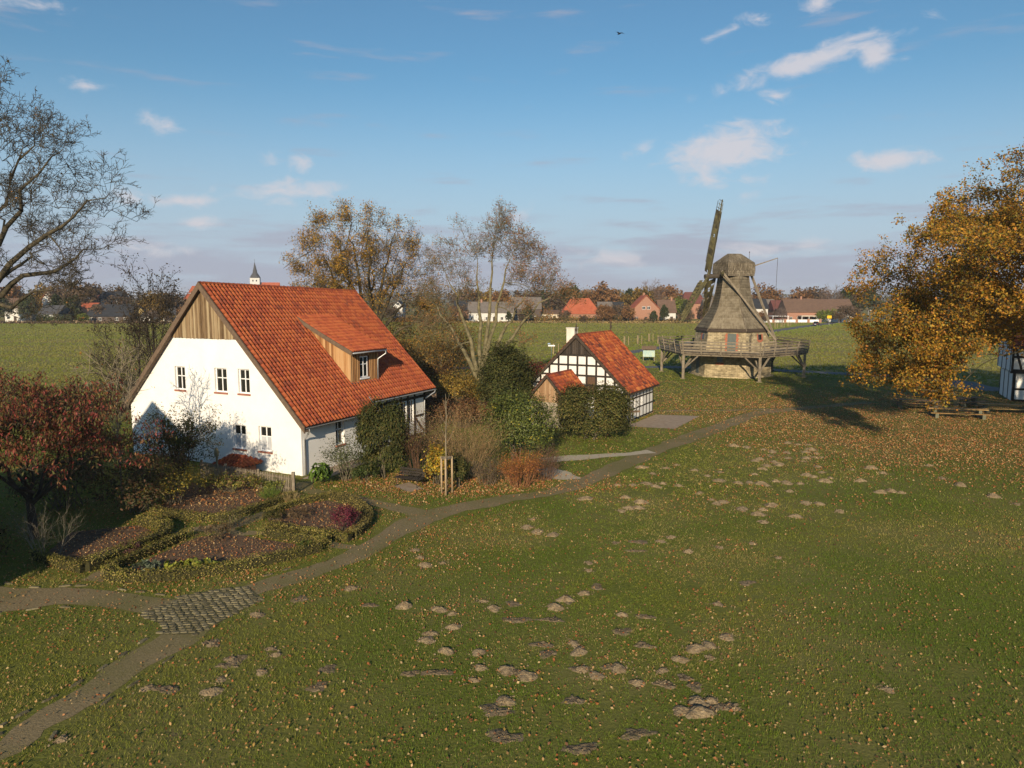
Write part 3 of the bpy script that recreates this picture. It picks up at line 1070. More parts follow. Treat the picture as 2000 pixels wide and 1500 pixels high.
def brick_material(name, c1, c2, mortar, scale=1.0, wscale=(1, 1, 1)):
    mt = bpy.data.materials.new(name)
    mt.use_nodes = True
    nt = mt.node_tree
    N, L = nt.nodes, nt.links
    b = N['Principled BSDF']
    b.inputs['Roughness'].default_value = 0.95
    tc = N.new('ShaderNodeTexCoord')
    uvm = N.new('ShaderNodeUVMap')
    br = N.new('ShaderNodeTexBrick')
    br.inputs['Scale'].default_value = 1.0
    br.inputs['Brick Width'].default_value = 0.25 * scale
    br.inputs['Row Height'].default_value = 0.09 * scale
    br.inputs['Mortar Size'].default_value = 0.012
    br.inputs['Bias'].default_value = 0.1
    br.inputs['Color1'].default_value = (*c1, 1)
    br.inputs['Color2'].default_value = (*c2, 1)
    br.inputs['Mortar'].default_value = (*mortar, 1)
    L.new(uvm.outputs[0], br.inputs['Vector'])
    nz = N.new('ShaderNodeTexNoise')
    nz.inputs['Scale'].default_value = 1.6
    nz.inputs['Detail'].default_value = 5
    geo = N.new('ShaderNodeNewGeometry')
    L.new(geo.outputs['Position'], nz.inputs['Vector'])
    rp = N.new('ShaderNodeValToRGB')
    rp.color_ramp.elements[0].color = (0.45, 0.43, 0.38, 1)
    rp.color_ramp.elements[1].color = (1.15, 1.1, 1.05, 1)
    rp.color_ramp.elements[0].position = 0.35
    rp.color_ramp.elements[1].position = 0.65
    L.new(nz.outputs[0], rp.inputs[0])
    mx = N.new('ShaderNodeMixRGB')
    mx.blend_type = 'MULTIPLY'
    mx.inputs[0].default_value = 0.8
    L.new(br.outputs[0], mx.inputs[1])
    L.new(rp.outputs[0], mx.inputs[2])
    L.new(mx.outputs[0], b.inputs['Base Color'])
    bp = N.new('ShaderNodeBump')
    bp.inputs['Strength'].default_value = 0.6
    bp.inputs['Distance'].default_value = 0.02
    inv = N.new('ShaderNodeMath')
    inv.operation = 'SUBTRACT'
    inv.inputs[0].default_value = 1.0
    L.new(br.outputs['Fac'], inv.inputs[1])
    L.new(inv.outputs[0], bp.inputs['Height'])
    L.new(bp.outputs[0], b.inputs['Normal'])
    return mt


YELLOW_BRICK = brick_material('sandstone_blocks', (0.54, 0.46, 0.30), (0.31, 0.26, 0.165), (0.16, 0.135, 0.09), scale=2.0)
PALE_BRICK = brick_material('pale_brick', (0.50, 0.44, 0.36), (0.40, 0.34, 0.27), (0.33, 0.30, 0.25))


def uv_walls(o):
    """unwrap side faces: u along the wall, v up"""
    me = o.data
    uv = me.uv_layers.new(name='UVMap')
    for p in me.polygons:
        n = p.normal
        t = Vector((-n.y, n.x, 0))
        if t.length < 1e-4:
            t = Vector((1, 0, 0))
        t.normalize()
        for li in p.loop_indices:
            v = me.vertices[me.loops[li].vertex_index].co
            uv.data[li].uv = (v.dot(t), v.z)


# ---------------------------------------------------------------- pantiles
def tile_arrays(w=0.245, l=0.40, th=0.022):
    """one pantile lying in the plane x (across), y (up the slope), z (out): S-shaped section, thick lower edge"""
    xs_ = np.array([0, .10, .28, .46, .62, .78, .92, 1.0]) * w
    zs_ = np.array([.030, .0, .0, .010, .055, .105, .10, .052])
    n = len(xs_)
    low = np.c_[xs_, np.zeros(n), zs_ + 0.030]
    up = np.c_[xs_, np.full(n, l), zs_]
    lip = np.c_[xs_, np.zeros(n) + .002, zs_ + 0.030 - th]
    V = np.concatenate([low, up, lip])
    i = np.arange(n - 1)
    F = np.concatenate([np.stack([i, i + 1, i + 1 + n, i + n], 1), np.stack([i + 2 * n, i + 2 * n + 1, i + 1, i], 1)])
    return V, F


TV, TF = tile_arrays()


def tiled_slope(parent, e0, e1, r0, r1, cw, course, m, n_single, keep=None, near=(0, 0, 10), jitter=0.006, name='roof_tile'):
    """tiles over the quad eave e0-e1, ridge r0-r1 (local points); the n_single nearest ones become parts, the rest one field"""
    e0, e1, r0, r1 = [np.array(p, float) for p in (e0, e1, r0, r1)]
    Lw = np.linalg.norm(e1 - e0)
    Ls = np.linalg.norm(r0 - e0)
    nx, ny = int(round(Lw / cw)), int(round(Ls / course))
    ux = (e1 - e0) / Lw
    pts = []
    for j in range(ny):
        for i in range(nx):
            s, t = i / nx, j / ny
            p = e0 * (1 - s) * (1 - t) + e1 * s * (1 - t) + r0 * (1 - s) * t + r1 * s * t
            if keep is not None and not keep(p):
                continue
            pts.append((p, s))
    mw = parent.matrix_world_safe if hasattr(parent, 'matrix_world_safe') else None
    fr = []
    for p, s in pts:
        uy = (r0 * (1 - s) + r1 * s) - (e0 * (1 - s) + e1 * s)
        uy = uy / np.linalg.norm(uy)
        uz = np.cross(ux, uy)
        uz /= np.linalg.norm(uz)
        fr.append((ux, np.cross(uz, ux), uz))
    P = np.array([p for p, _ in pts])
    rz = parent.rotation_euler[2]
    wx = parent.location[0] + P[:, 0] * cos(rz) - P[:, 1] * sin(rz)
    wy = parent.location[1] + P[:, 0] * sin(rz) + P[:, 1] * cos(rz)
    dist = np.hypot(np.hypot(wx - near[0], wy - near[1]), P[:, 2] - near[2])
    order = np.argsort(dist)
    single = set(order[:n_single].tolist())
    sx, sy = cw / 0.238, course * 1.16 / 0.40
    V = TV * np.array([sx, sy, 1.0])
    roofo = None
    variants = []
    if n_single:
        for k in range(8):
            me = np_mesh(name, V, TF, rnd=R.random())
            me.materials.append(m)
            variants.append(me)
    VV, FF, RR, off = [], [], [], 0
    from mathutils import Matrix
    for q, (p, s) in enumerate(pts):
        a, b, c = fr[q]
        M = np.stack([a, b, c], axis=1)
        if q in single:
            o = bpy.data.objects.new(name, random.choice(variants))
            mm = Matrix([[M[r_][0], M[r_][1], M[r_][2], p[r_] + random.uniform(-jitter, jitter)] for r_ in range(3)] + [[0, 0, 0, 1]])
            o.matrix_basis = mm
            link(o, parent)
        else:
            VV.append(V @ M.T + p + R.normal(0, jitter * .6, 3))
            FF.append(TF + off)
            off += len(V)
            RR.append(np.full(len(V), R.random()))
    if VV:
        o = np_obj('roof_tile_field', np.concatenate(VV), np.concatenate(FF), m, parent, rnd=np.concatenate(RR))
        o['kind'] = 'stuff'
    return fr


# ---------------------------------------------------------------- the white farmhouse
YAW = 0.454
farm = thing('farmhouse', 'large white farmhouse with steep red tiled roof and boarded gable top', 'house', (-11.84, 39.96, 0), -YAW)
HW, HL, ZR, SLOPE, L1 = 14.2, 14.0, 10.87, 1.045, 6.26
XR = -HW / 2
DROP = 0.36
LOC = lambda x, y, z: (x, y, z)


def zr_at(y):
    return ZR - DROP * max(0, y) / HL


def gtop(x):
    return ZR - SLOPE * abs(x - XR) - 0.16


win_g = [(-9.95, -9.05, 4.40, 5.84), (-6.55, -5.55, 4.44, 5.88), (-4.64, -3.74, 4.46, 5.90),
         (-11.62, -10.66, 0.98, 2.45), (-9.48, -8.55, 1.0, 2.50), (-5.24, -4.22, 1.14, 2.58), (-3.20, -2.22, 1.17, 2.64)]
wl = MB()
wall_holes(wl, -HW, 0, -0.1, gtop, win_g, lambda x, d, z: (x, d, z), 0.24, extra=(XR,))
# side walls and back wall
side_h = [(2.95, 3.75, 1.22, 2.66)]
sw = lambda y, d, z: (-d, y, z)
wall_holes(wl, 0, L1 - 0.25, -0.1, lambda y: 3.2, side_h, sw, 0.24)
wl.poly([(0, L1 - .25, -.1), (-0.62, L1 - .25, -.1), (-0.62, L1 - .25, 3.3), (0, L1 - .25, 3.2)], [(0, 1, 2, 3)])
wl.poly([(-HW, 0, -.1), (-HW, HL - .3, -.1), (-HW, HL - .3, 3.2), (-HW, 0, 3.2)], [(0, 1, 2, 3)])
wl.poly([(-HW, HL - .3, -.1), (-0.62, HL - .3, -.1), (-0.62, HL - .3, 3.3), (XR, HL - .3, ZR - DROP - .2), (-HW, HL - .3, 3.2)], [(0, 1, 2, 3, 4)])
wl.make('wall', PLASTER, farm)
GP_ = lambda x, d, z: (x, d, z)
for k, (a, b, c, d) in enumerate(win_g):
    window(farm, GP_, a, b, c, d, 0.13, WHITE_PAINT, GLASS, 2, (0.40,), sill=True, sill_m=BRICK_SILL, low_m=NET if k >= 4 else None)
window(farm, sw, 2.95, 3.75, 1.22, 2.66, 0.16, WHITE_PAINT, GLASS, 2, (0.36,), sill=True, sill_m=BRICK_SILL)
# dark rooms behind the glass
rm = MB()
rm.box(-HW + .4, -0.75, 0.45, HL - .8, 0.05, 3.0)
rm.box(-11.5, -2.7, 0.45, HL - .8, 3.2, 6.3)
rm.make('inner_room', mat('room_dark', [(0.05, 0.045, 0.04), (0.08, 0.07, 0.06)], scale=1), farm)
# boards of the gable top
x = -9.95
k = 0
while x < -4.2:
    w_ = random.uniform(0.15, 0.19)
    p = [(x, 7.62 - random.uniform(0, .03)), (x + w_ - .012, 7.62 - random.uniform(0, .03)), (x + w_ - .012, 11), (x, 11)]
    p = clip(p, SLOPE, 1, ZR - .10 + SLOPE * XR)
    p = clip(p, -SLOPE, 1, ZR - .10 - SLOPE * XR)
    if area2(p) > 0.005:
        q = MB()
        q.prism(p, GP_, -0.075 - (0.02 if k % 2 else 0), -0.03)
        q.make('gable_board', BOARD, farm, rnd=random.random())
    x += w_
    k += 1
bk = MB()
bk.prism([(-9.75, 7.62), (-4.45, 7.62), (XR, ZR - .2)], GP_, -0.028, -0.005)
bk.make('gable_backing', OLD_TIMBER, farm)
# roof body, verges, tiles
OV = 0.32
roof = MB()
ee = 0.55
e2x = 0.02
t = 0.10
for sgn, xe, y0, y1, ze in ((1, ee, -OV, L1 + .12, 2.88), (1, e2x, L1 + .12, HL + .15, 3.43), (-1, -HW - ee, -OV, HL + .15, 2.88)):
    a = [(xe, y0, ze), (xe, y1, ze), (XR, y1, zr_at(y1)), (XR, y0, zr_at(y0))]
    bot = [(p[0], p[1], p[2] - t * 1.4) for p in a]
    top_ = [(p[0], p[1], p[2] - 0.03) for p in a]
    roof.poly(bot + top_, [(0, 3, 2, 1), (4, 5, 6, 7), (0, 1, 5, 4), (1, 2, 6, 5), (2, 3, 7, 6), (3, 0, 4, 7)] if sgn > 0 else [(0, 1, 2, 3), (7, 6, 5, 4), (4, 5, 1, 0), (5, 6, 2, 1), (6, 7, 3, 2), (7, 4, 0, 3)])
roof_o = roof.make('roof', OLD_TIMBER, farm)


def dormer_keep(p):
    # no tiles inside the dormer
    return not (-5.0 < p[0] < -1.15 and 5.95 < p[1] < 8.85 and p[0] > -4.6)


def slope_z(x, y):
    f = (x - XR) / (0.55 - XR)
    return zr_at(y) * (1 - f) + 2.88 * f


# lower front part and the rest in two fields so that the eave can step
nc_all = 60
tiled_slope(farm, (ee, -OV + .05, 2.88), (ee, L1 + .12, 2.88), (XR, -OV + .05, zr_at(-.2)), (XR, L1 + .12, zr_at(L1)), 0.283, 0.352, TILE, 230, dormer_keep)
tiled_slope(farm, (e2x, L1 + .14, 3.43), (e2x, HL + .12, 3.43), (XR, L1 + .14, zr_at(L1)), (XR, HL + .12, zr_at(HL)), 0.283, 0.352, TILE, 70, dormer_keep)
tiled_slope(farm, (-HW - ee, HL + .12, 2.88), (-HW - ee, -OV + .05, 2.88), (XR, HL + .12, zr_at(HL)), (XR, -OV + .05, zr_at(-.2)), 0.42, 0.60, TILE, 0)
# ridge tiles
nr = 40
for i in range(nr):
    y0 = -OV + (HL + .45) * i / nr
    y1 = -OV + (HL + .45) * (i + 1) / nr + 0.05
    mb = MB()
    n = 6
    vs = []
    for (yy, s) in ((y0, 1.0), (y1, 0.86)):
        for j in range(n + 1):
            a_ = pi * j / n
            vs.append((XR + cos(a_) * 0.15 * s, yy, zr_at(yy) - 0.02 + sin(a_) * 0.13 * s))
    mb.poly(vs, [(j, j + 1, j + n + 2, j + n + 1) for j in range(n)])
    mb.make('ridge_tile', TILE, farm, rnd=random.random())
# bargeboards on both gables
for (yy, zz) in ((-OV - .02, 0), (HL + .16, 1)):
    for sg in (1, -1):
        xe = XR + sg * (HW / 2 + ee + 0.04)
        if zz and sg > 0:
            xe = e2x + .05
        mb = MB()
        zt = zr_at(yy) + 0.07
        mb.prism([(xe, zt - SLOPE * abs(xe - XR)), (XR, zt), (XR, zt - 0.42), (xe, zt - SLOPE * abs(xe - XR) - 0.36)][::sg], GP_, yy - 0.045, yy + 0.045)
        mb.make('bargeboard', BARGE, farm)
        sf = MB()
        sf.prism([(xe, zt - .24 - SLOPE * abs(xe - XR)), (XR, zt - .24), (XR, zt - 0.30), (xe, zt - SLOPE * abs(xe - XR) - 0.30)][::sg], GP_, yy + 0.047 if not zz else yy - .4, -0.005 if not zz else yy - 0.047)
        sf.make('soffit', BARGE, farm)
mb = MB()
mb.bar((ee + .03, L1 + .16, 2.86), (e2x - .2, L1 + .16, 3.70), 0.05, 0.16)
mb.make('step_verge', GUTTER, farm)
# gutters with downpipes
for (xe, ya, yb, ze, yp, wallx) in ((ee + .05, -OV + .1, L1 + .1, 2.84, 0.22, 0.06), (e2x + .07, L1 + .3, HL + .1, 3.38, HL - .5, -.55)):
    mb = MB()
    n = 6
    vs = []
    for yy in (ya, yb):
        for j in range(n + 1):
            a_ = pi + pi * j / n
            vs.append((xe + cos(a_) * .07, yy, ze + sin(a_) * .07))
        for j in range(n, -1, -1):
            a_ = pi + pi * j / n
            vs.append((xe + cos(a_) * .062, yy, ze + 0.004 + sin(a_) * .062))
    m_ = 2 * n + 2
    mb.poly(vs, [(j, (j + 1) % m_, (j + 1) % m_ + m_, j + m_) for j in range(m_)])
    g_ = mb.make('gutter', GUTTER, farm, smooth=True)
    mb = MB()
    y_in = ya + .25 if yp < 1 else yb - .15
    mb.tube([(xe, y_in, ze - .05), (xe, y_in, ze - .22), (wallx + .12, yp, ze - .62), (wallx, yp, ze - .8), (wallx, yp, 0.0)], 0.05, 8)
    mb.make('downpipe', GUTTER, farm, smooth=True)
# half-timbered long side behind the step
XT = -0.62
tw = lambda y, d, z: (XT - d, y, z)
ya, yb = L1 - .25, HL - .3
th_win = [(8.24, 8.82, 1.55, 2.82), (9.12, 9.70, 1.55, 2.80), (10.78, 11.30, 1.12, 2.80), (11.66, 12.18, 1.12, 2.80)]
mb = MB()
wall_holes(mb, ya, yb, 0.0, lambda y: 3.62, th_win, tw, 0.2)
mb.make('infill_wall', OLD_PLASTER, farm)
for (a, b, c, d) in th_win:
    window(farm, tw, a, b, c, d, 0.05, WHITE_PAINT, GLASS, 2, (0.33, 0.66), fw=0.055, bw=0.02)


def beam(parent, place, p, q, w, m, d0=-0.03, d1=0.02, name='beam'):
    (x0, z0), (x1, z1) = p, q
    l = sqrt((x1 - x0) ** 2 + (z1 - z0) ** 2)
    nx, nz = -(z1 - z0) / l * w / 2, (x1 - x0) / l * w / 2
    mb = MB()
    mb.prism([(x0 + nx, z0 + nz), (x0 - nx, z0 - nz), (x1 - nx, z1 - nz), (x1 + nx, z1 + nz)], place, d0, d1)
    return mb.make(name, m, parent)


posts = [ya + .1, 7.05, 8.1, 8.96, 9.85, 10.66, 11.48, 12.32, yb - .1]
for y in posts:
    beam(farm, tw, (y, 0.1), (y, 3.45), 0.19, TIMBER)
for z, w_ in ((3.5, .18), (2.92, .2), (0.16, .2)):
    beam(farm, tw, (ya, z), (yb, z), w_, TIMBER, -0.034, 0.018)
for i in (0, 1, 4, 7):
    beam(farm, tw, (posts[i] + .1, 1.55), (posts[i + 1] - .1, 1.55), .16, TIMBER, -0.026, 0.02)
beam(farm, tw, (posts[-2] + .1, 1.4), (posts[-1] - .12, 0.3), .15, TIMBER, -0.024, 0.02)
# shed dormer
DX, DY0, DY1 = -1.10, 5.85, 8.70
d_ztop = 6.62
TOPX = -5.2
d_slope = (slope_z(TOPX, 7) + 0.10 - 6.78) / (DX - TOPX)


def dz(x):
    """height of the dormer roof plane"""
    k = min(max((x - TOPX) / (DX + .4 - TOPX), 0), 1)
    return slope_z(TOPX, 7) + 0.06 + (6.60 - slope_z(TOPX, 7) - 0.06) * (k ** 0.92)


dwin = (6.80, 7.68, 4.86, 6.24)
dp = lambda y, d, z: (DX - d, y, z)
bk = MB()
wall_holes(bk, DY0, DY1, 4.45, lambda y: dz(DX) - .12, [dwin], dp, 0.15)
bk.make('dormer_wall', mat('dormer_boards_back', [(0.07, 0.03, 0.014), (0.13, 0.06, 0.025)], scale=4, stretch=(3, 3, .4)), farm)  # backing darkened to paint in the shade of deep gaps between boards
window(farm, dp, *dwin, 0.05, WHITE_PAINT, GLASS, 2, (0.36,), sill=True, sill_m=WHITE_PAINT)
y = DY0
while y < DY1 - .02:
    if not (dwin[0] - .10 < y < dwin[1] + .0):
        q = MB()
        q.prism([(y, 4.5), (y + .075, 4.5), (y + .075, dz(DX) - .14), (y, dz(DX) - .14)], dp, -0.04, -0.003)
        q.make('dormer_board', BOARD_WARM, farm, rnd=random.random())
    else:
        for z0, z1 in ((4.5, dwin[2] - .1), (dwin[3] + .02, dz(DX) - .14)):
            q = MB()
            q.prism([(y, z0), (y + .075, z0), (y + .075, z1), (y, z1)], dp, -0.04, -0.003)
            q.make('dormer_board', BOARD_WARM, farm, rnd=random.random())
    y += 0.165
for side, yy in ((0, DY0), (1, DY1)):
    x = DX
    while x > TOPX + .5:
        xb = max(x - .155, TOPX)
        p = [(x, slope_z(x, yy) - .05), (x, dz(x) - .1), (xb, dz(xb) - .1), (xb, slope_z(xb, yy) - .05)]
        if p[1][1] > p[0][1] and p[2][1] > p[3][1]:
            q = MB()
            dd = random.uniform(0, .012)
            q.prism(p, lambda a, d, z: (a, yy + d, z), (-0.03 - dd) if side == 0 else 0.0, 0.0 if side == 0 else (0.03 + dd))
            q.make('cheek_board', BOARD_WARM, farm, rnd=random.random())
        x -= 0.163
# dormer roof: tiles on a gently bent plane
nseg = 5
xs_d = [TOPX + (DX + .42 - TOPX) * i / nseg for i in range(nseg + 1)]
Y0, Y1 = DY0 - .30, DY1 + .42
mb = MB()
for a, b in zip(xs_d, xs_d[1:]):
    mb.poly([(a, Y0, dz(a) - .02), (b, Y0, dz(b) - .02), (b, Y1, dz(b) - .02), (a, Y1, dz(a) - .02), (a, Y0, dz(a) - .12), (b, Y0, dz(b) - .12), (b, Y1, dz(b) - .12), (a, Y1, dz(a) - .12)],
            [(0, 1, 2, 3), (7, 6, 5, 4), (4, 5, 1, 0), (6, 7, 3, 2), (5, 6, 2, 1)])
mb.make('dormer_roof', OLD_TIMBER, farm)
VV, FF, RR, off = [], [], [], 0
ncol, nrow = 16, 13
for j in range(nrow):
    xa = xs_d[-1] - (xs_d[-1] - xs_d[0]) * j / nrow
    xb = xs_d[-1] - (xs_d[-1] - xs_d[0]) * (j + 1) / nrow
    p = np.array((xa, Y0, dz(xa)))
    uy = np.array((xb - xa, 0, dz(xb) - dz(xa)))
    lc = np.linalg.norm(uy)
    uy /= lc
    ux = np.array((0, 1.0, 0))
    uz = np.cross(ux, uy)
    M = np.stack([ux, uy, uz], axis=1)
    cw = (Y1 - Y0) / ncol
    for i in range(ncol):
        VV.append((TV * np.array([cw / .235, lc * 1.16 / .4, 1])) @ M.T + p + ux * i * cw + R.normal(0, .004, 3))
        FF.append(TF + off)
        off += len(TV)
        RR.append(np.full(len(TV), 0.25 + R.random() * .6))
o = np_obj('dormer_tile_field', np.concatenate(VV), np.concatenate(FF), TILE, farm, rnd=np.concatenate(RR))
o['kind'] = 'stuff'
for yy in (Y0 - .02, Y1 + .02):
    q = MB()
    pts = [(x, dz(x) + .07) for x in xs_d] + [(x, dz(x) - .20) for x in xs_d[::-1]]
    q.prism(pts, lambda a, d, z: (a, yy + d, z), -.035, .035)
    q.make('dormer_bargeboard', BARGE, farm)
q = MB()
q.tube([(xs_d[-1] + .05, Y0, dz(xs_d[-1]) - .06), (xs_d[-1] + .05, Y1, dz(xs_d[-1]) - .06)], .05, 8)
q.make('dormer_gutter', GUTTER, farm, smooth=True)
q = MB()
q.tube([(xs_d[-1] + .05, Y1 - .12, 6.5), (xs_d[-1] + .05, Y1 - .12, 6.32), (DX + .1, DY1 - .06, 5.98), (DX + .07, DY1 - .06, 5.8), (DX + .07, DY1 - .06, 4.55)], .045, 8)
q.make('dormer_downpipe', GUTTER, farm, smooth=True)
q = MB()
for (p_, q_) in (((DX + .03, DY0 - .05, slope_z(DX, 6) + .05), (TOPX + .6, DY0 - .05, slope_z(TOPX + .6, 6) + .05)), ((DX + .05, DY0 - .05, 4.60), (DX + .05, DY1 + .05, 4.55))):
    q.bar(p_, q_, .14, .03)
q.make('flashing', mat('lead', [(0.10, 0.10, 0.11), (0.16, 0.16, 0.17)], scale=5, rough=.7), farm)


# ---------------------------------------------------------------- the small half-timbered bakehouse
bake = thing('bakehouse', 'small black and white half-timbered house with patchy red roof and white chimney', 'house', (9.0, 56.84, 0), -0.51)
BW, BL, BZR, BS = 8.43, 6.9, 7.03, 0.99
BX = -BW / 2


def btop(x):
    return BZR - BS * abs(x - BX) - 0.14


core = MB()
core.prism([(-BW + .02, -.1), (-.02, -.1), (-.02, btop(0)), (BX, btop(BX)), (-BW + .02, btop(-BW))], GP_, 0.035, BL - .03)
core.make('wall', OLD_PLASTER, bake)
# grid of the gable: posts and rails, then one infill panel for each cell
bx_posts = [-8.33, -7.55, -6.72, -5.88, -5.02, -4.18, -3.36, -2.52, -1.72, -0.92, -0.10]
bz_rails = [0.12, 1.35, 2.15, 2.95, 3.72, 4.55, 5.35]


def gclip(p, s=0.0):
    p = clip(p, BS, 1, BZR - .14 - s + BS * BX)
    return clip(p, -BS, 1, BZR - .14 - s - BS * BX)


door_cell = (-2.52, -1.72)
for i, (a, b) in enumerate(zip(bx_posts, bx_posts[1:])):
    for c, d in zip(bz_rails, bz_rails[1:]):
        if abs(a + 3.36) < .01 and 2.0 < c < 3.6:
            continue
        p = gclip([(a + .09, c + .08), (b - .09, c + .08), (b - .09, d - .08), (a + .09, d - .08)], 0.05)
        if area2(p) > 0.02:
            q = MB()
            q.prism(p, GP_, -0.006 + random.uniform(-.004, .004), 0.03)
            q.make('infill_panel', OLD_PLASTER, bake)
for x in bx_posts:
    zt = min(btop(x), 5.45)
    if zt > .3:
        beam(bake, GP_, (x, 0), (x, zt), .17, TIMBER, -.028, .032)
for z in bz_rails:
    half = (BZR - .14 - z) / BS
    xa, xb = max(-BW, BX - half), min(0, BX + half)
    beam(bake, GP_, (xa, z), (xb, z), .16, TIMBER, -.022, .033)
q = MB()
q.prism([(-3.27, 2.23), (-2.61, 2.23), (-2.61, 3.64), (-3.27, 3.64)], GP_, -.012, .03)
q.make('hatch', mat('brown_hatch', [(0.07, 0.04, 0.025), (0.14, 0.085, 0.05)], scale=5, stretch=(3, 3, .4)), bake)
x = -5.9
while x < -2.5:
    p = gclip([(x, 5.43), (x + .17, 5.43), (x + .17, 7.2), (x, 7.2)])
    if area2(p) > .005:
        q = MB()
        q.prism(p, GP_, -.06, .03)
        q.make('gable_board', mat('old_gable_board', [(0.025, 0.02, 0.016), (0.075, 0.058, 0.045)], scale=5, stretch=(3, 3, .3), rnd=.4), bake, rnd=random.random())
    x += .182
# long side towards the yard
bs = lambda y, d, z: (-d, y, z)
bside = [0.1, .95, 1.75, 2.6, 3.4, 4.3, 5.1, 5.95, BL - .1]
brl = [0.12, 1.0, 1.85, 2.62]
for a, b in zip(bside, bside[1:]):
    for c, d in zip(brl, brl[1:]):
        q = MB()
        q.prism([(a + .07, c + .07), (b - .07, c + .07), (b - .07, d - .06), (a + .07, d - .06)], bs, -0.006 + random.uniform(-.004, .004), .03)
        q.make('infill_panel', OLD_PLASTER, bake)
for y in bside:
    beam(bake, bs, (y, 0), (y, 2.7), .13, TIMBER, -.028, .032)
for z in brl:
    beam(bake, bs, (0, z), (BL, z), .12, TIMBER, -.022, .033)
window(bake, bs, 2.2, 2.75, 1.05, 1.75, -0.04, WHITE_PAINT, GLASS, 2, (.5,), fw=.05, bw=.02)
window(bake, bs, 3.75, 4.2, 1.05, 1.75, -0.04, WHITE_PAINT, GLASS, 2, (.5,), fw=.05, bw=.02)
# roof
rb = MB()
bxe = 0.38
bze = BZR - BS * (bxe - BX)
for sg in (1, -1):
    xe = BX + sg * (bxe - BX)
    for a, b in (((xe, bze), (BX, BZR)),):
        rb.poly([(a[0], -.22, a[1] - .04), (a[0], BL + .42, a[1] - .04), (b[0], BL + .42, b[1] - .04), (b[0], -.22, b[1] - .04),
                 (a[0], -.22, a[1] - .14), (a[0], BL + .42, a[1] - .14), (b[0], BL + .42, b[1] - .14), (b[0], -.22, b[1] - .14)],
                [(0, 1, 2, 3), (7, 6, 5, 4), (4, 5, 1, 0), (5, 6, 2, 1), (7, 4, 0, 3)])
rb.make('roof', OLD_TIMBER, bake)
tiled_slope(bake, (bxe, -.2, bze), (bxe, BL + .4, bze), (BX, -.2, BZR), (BX, BL + .4, BZR), 0.24, 0.33, TILE_OLD, 120, jitter=.010)
tiled_slope(bake, (BX * 2 - bxe, BL + .4, bze), (BX * 2 - bxe, -.2, bze), (BX, BL + .4, BZR), (BX, -.2, BZR), 0.28, 0.40, TILE_OLD, 0, jitter=.010)
for i in range(18):
    y0 = -.2 + (BL + .6) * i / 18
    mb = MB()
    vs = []
    for yy, s in ((y0, 1), (y0 + .46, .88)):
        for j in range(7):
            a_ = pi * j / 6
            vs.append((BX + cos(a_) * .14 * s, yy, BZR - .02 + sin(a_) * .12 * s))
    mb.poly(vs, [(j, j + 1, j + 8, j + 7) for j in range(6)])
    mb.make('ridge_tile', TILE_OLD, bake, rnd=random.random())
for yy in (-.26, BL + .44):
    for sg in (1, -1):
        xe = BX + sg * (bxe - BX + .04)
        q = MB()
        zt = BZR + .06
        q.prism([(xe, zt - BS * abs(xe - BX)), (BX, zt), (BX, zt - .30), (xe, zt - BS * abs(xe - BX) - .26)][::sg], GP_, yy - .035, yy + .035)
        q.make('bargeboard', OLD_TIMBER, bake)
    q = MB()
    q.tube([(BX, yy, BZR), (BX, yy, BZR + .25), (BX, yy, BZR + .32), (BX, yy, BZR + .48), (BX, yy, BZR + .56), (BX, yy, BZR + .68), (BX, yy, BZR + .92)], [.05, .045, .10, .10, .045, .085, .012], 8)
    q.make('finial', OLD_TIMBER, bake)
q = MB()
q.box(-6.40, -5.66, 2.6, 3.3, 4.6, 7.40)
q.box(-6.44, -5.62, 2.56, 3.34, 7.403, 7.48)
q.make('chimney', mat('chimney_render', [(0.58, 0.54, 0.46), (0.72, 0.69, 0.62)], scale=3, rough=.95), bake)
# oven annex in front of the gable
AX, AF, AZ, ASL = -4.75, -4.2, 4.10, 1.12
aw = 1.50
az_e = AZ - ASL * (aw + .22)
q = MB()
q.prism([(AX - aw, -.1), (AX + aw, -.1), (AX + aw, 2.0), (AX - aw, 2.0)], GP_, AF, -.035)
o = q.make('annex_wall', PALE_BRICK, bake)
uv_walls(o)
q = MB()
q.prism([(AX - aw, 2.0), (AX + aw, 2.0), (AX + aw, AZ - ASL * aw - .12), (AX, AZ - .12), (AX - aw, AZ - ASL * aw - .12)], GP_, AF + .03, -.036)
q.make('annex_gable_core', OLD_TIMBER, bake)
x = AX - aw - .02
while x < AX + aw:
    p = [(x, 1.98), (x + .185, 1.98), (x + .185, 5), (x, 5)]
    p = clip(clip(p, ASL, 1, AZ - .10 + ASL * AX), -ASL, 1, AZ - .10 - ASL * AX)
    if area2(p) > .004:
        q = MB()
        q.prism(p, GP_, AF - .035 - random.uniform(0, .012), AF + .02)
        q.make('annex_board', mat('annex_boards', [(0.20, 0.11, 0.055), (0.34, 0.21, 0.115), (0.42, 0.29, 0.18)], scale=3.0, rough=0.85, stretch=(3, 3, 0.35), rnd=0.55), bake, rnd=.2 + .6 * random.random())
    x += .20
q = MB()
for sg in (1, -1):
    a = (AX + sg * (aw + .22), az_e)
    q.poly([(a[0], AF - .28, a[1] - .03), (a[0], -.03, a[1] - .03), (AX, -.03, AZ - .03), (AX, AF - .28, AZ - .03), (a[0], AF - .28, a[1] - .11), (a[0], -.03, a[1] - .11), (AX, -.03, AZ - .11), (AX, AF - .28, AZ - .11)],
           [(0, 1, 2, 3), (7, 6, 5, 4), (4, 5, 1, 0), (7, 4, 0, 3)])
q.make('annex_roof', OLD_TIMBER, bake)
tiled_slope(bake, (AX + aw + .22, AF - .26, az_e), (AX + aw + .22, -.04, az_e), (AX, AF - .26, AZ), (AX, -.04, AZ), 0.24, .33, TILE_OLD, 60, jitter=.008)
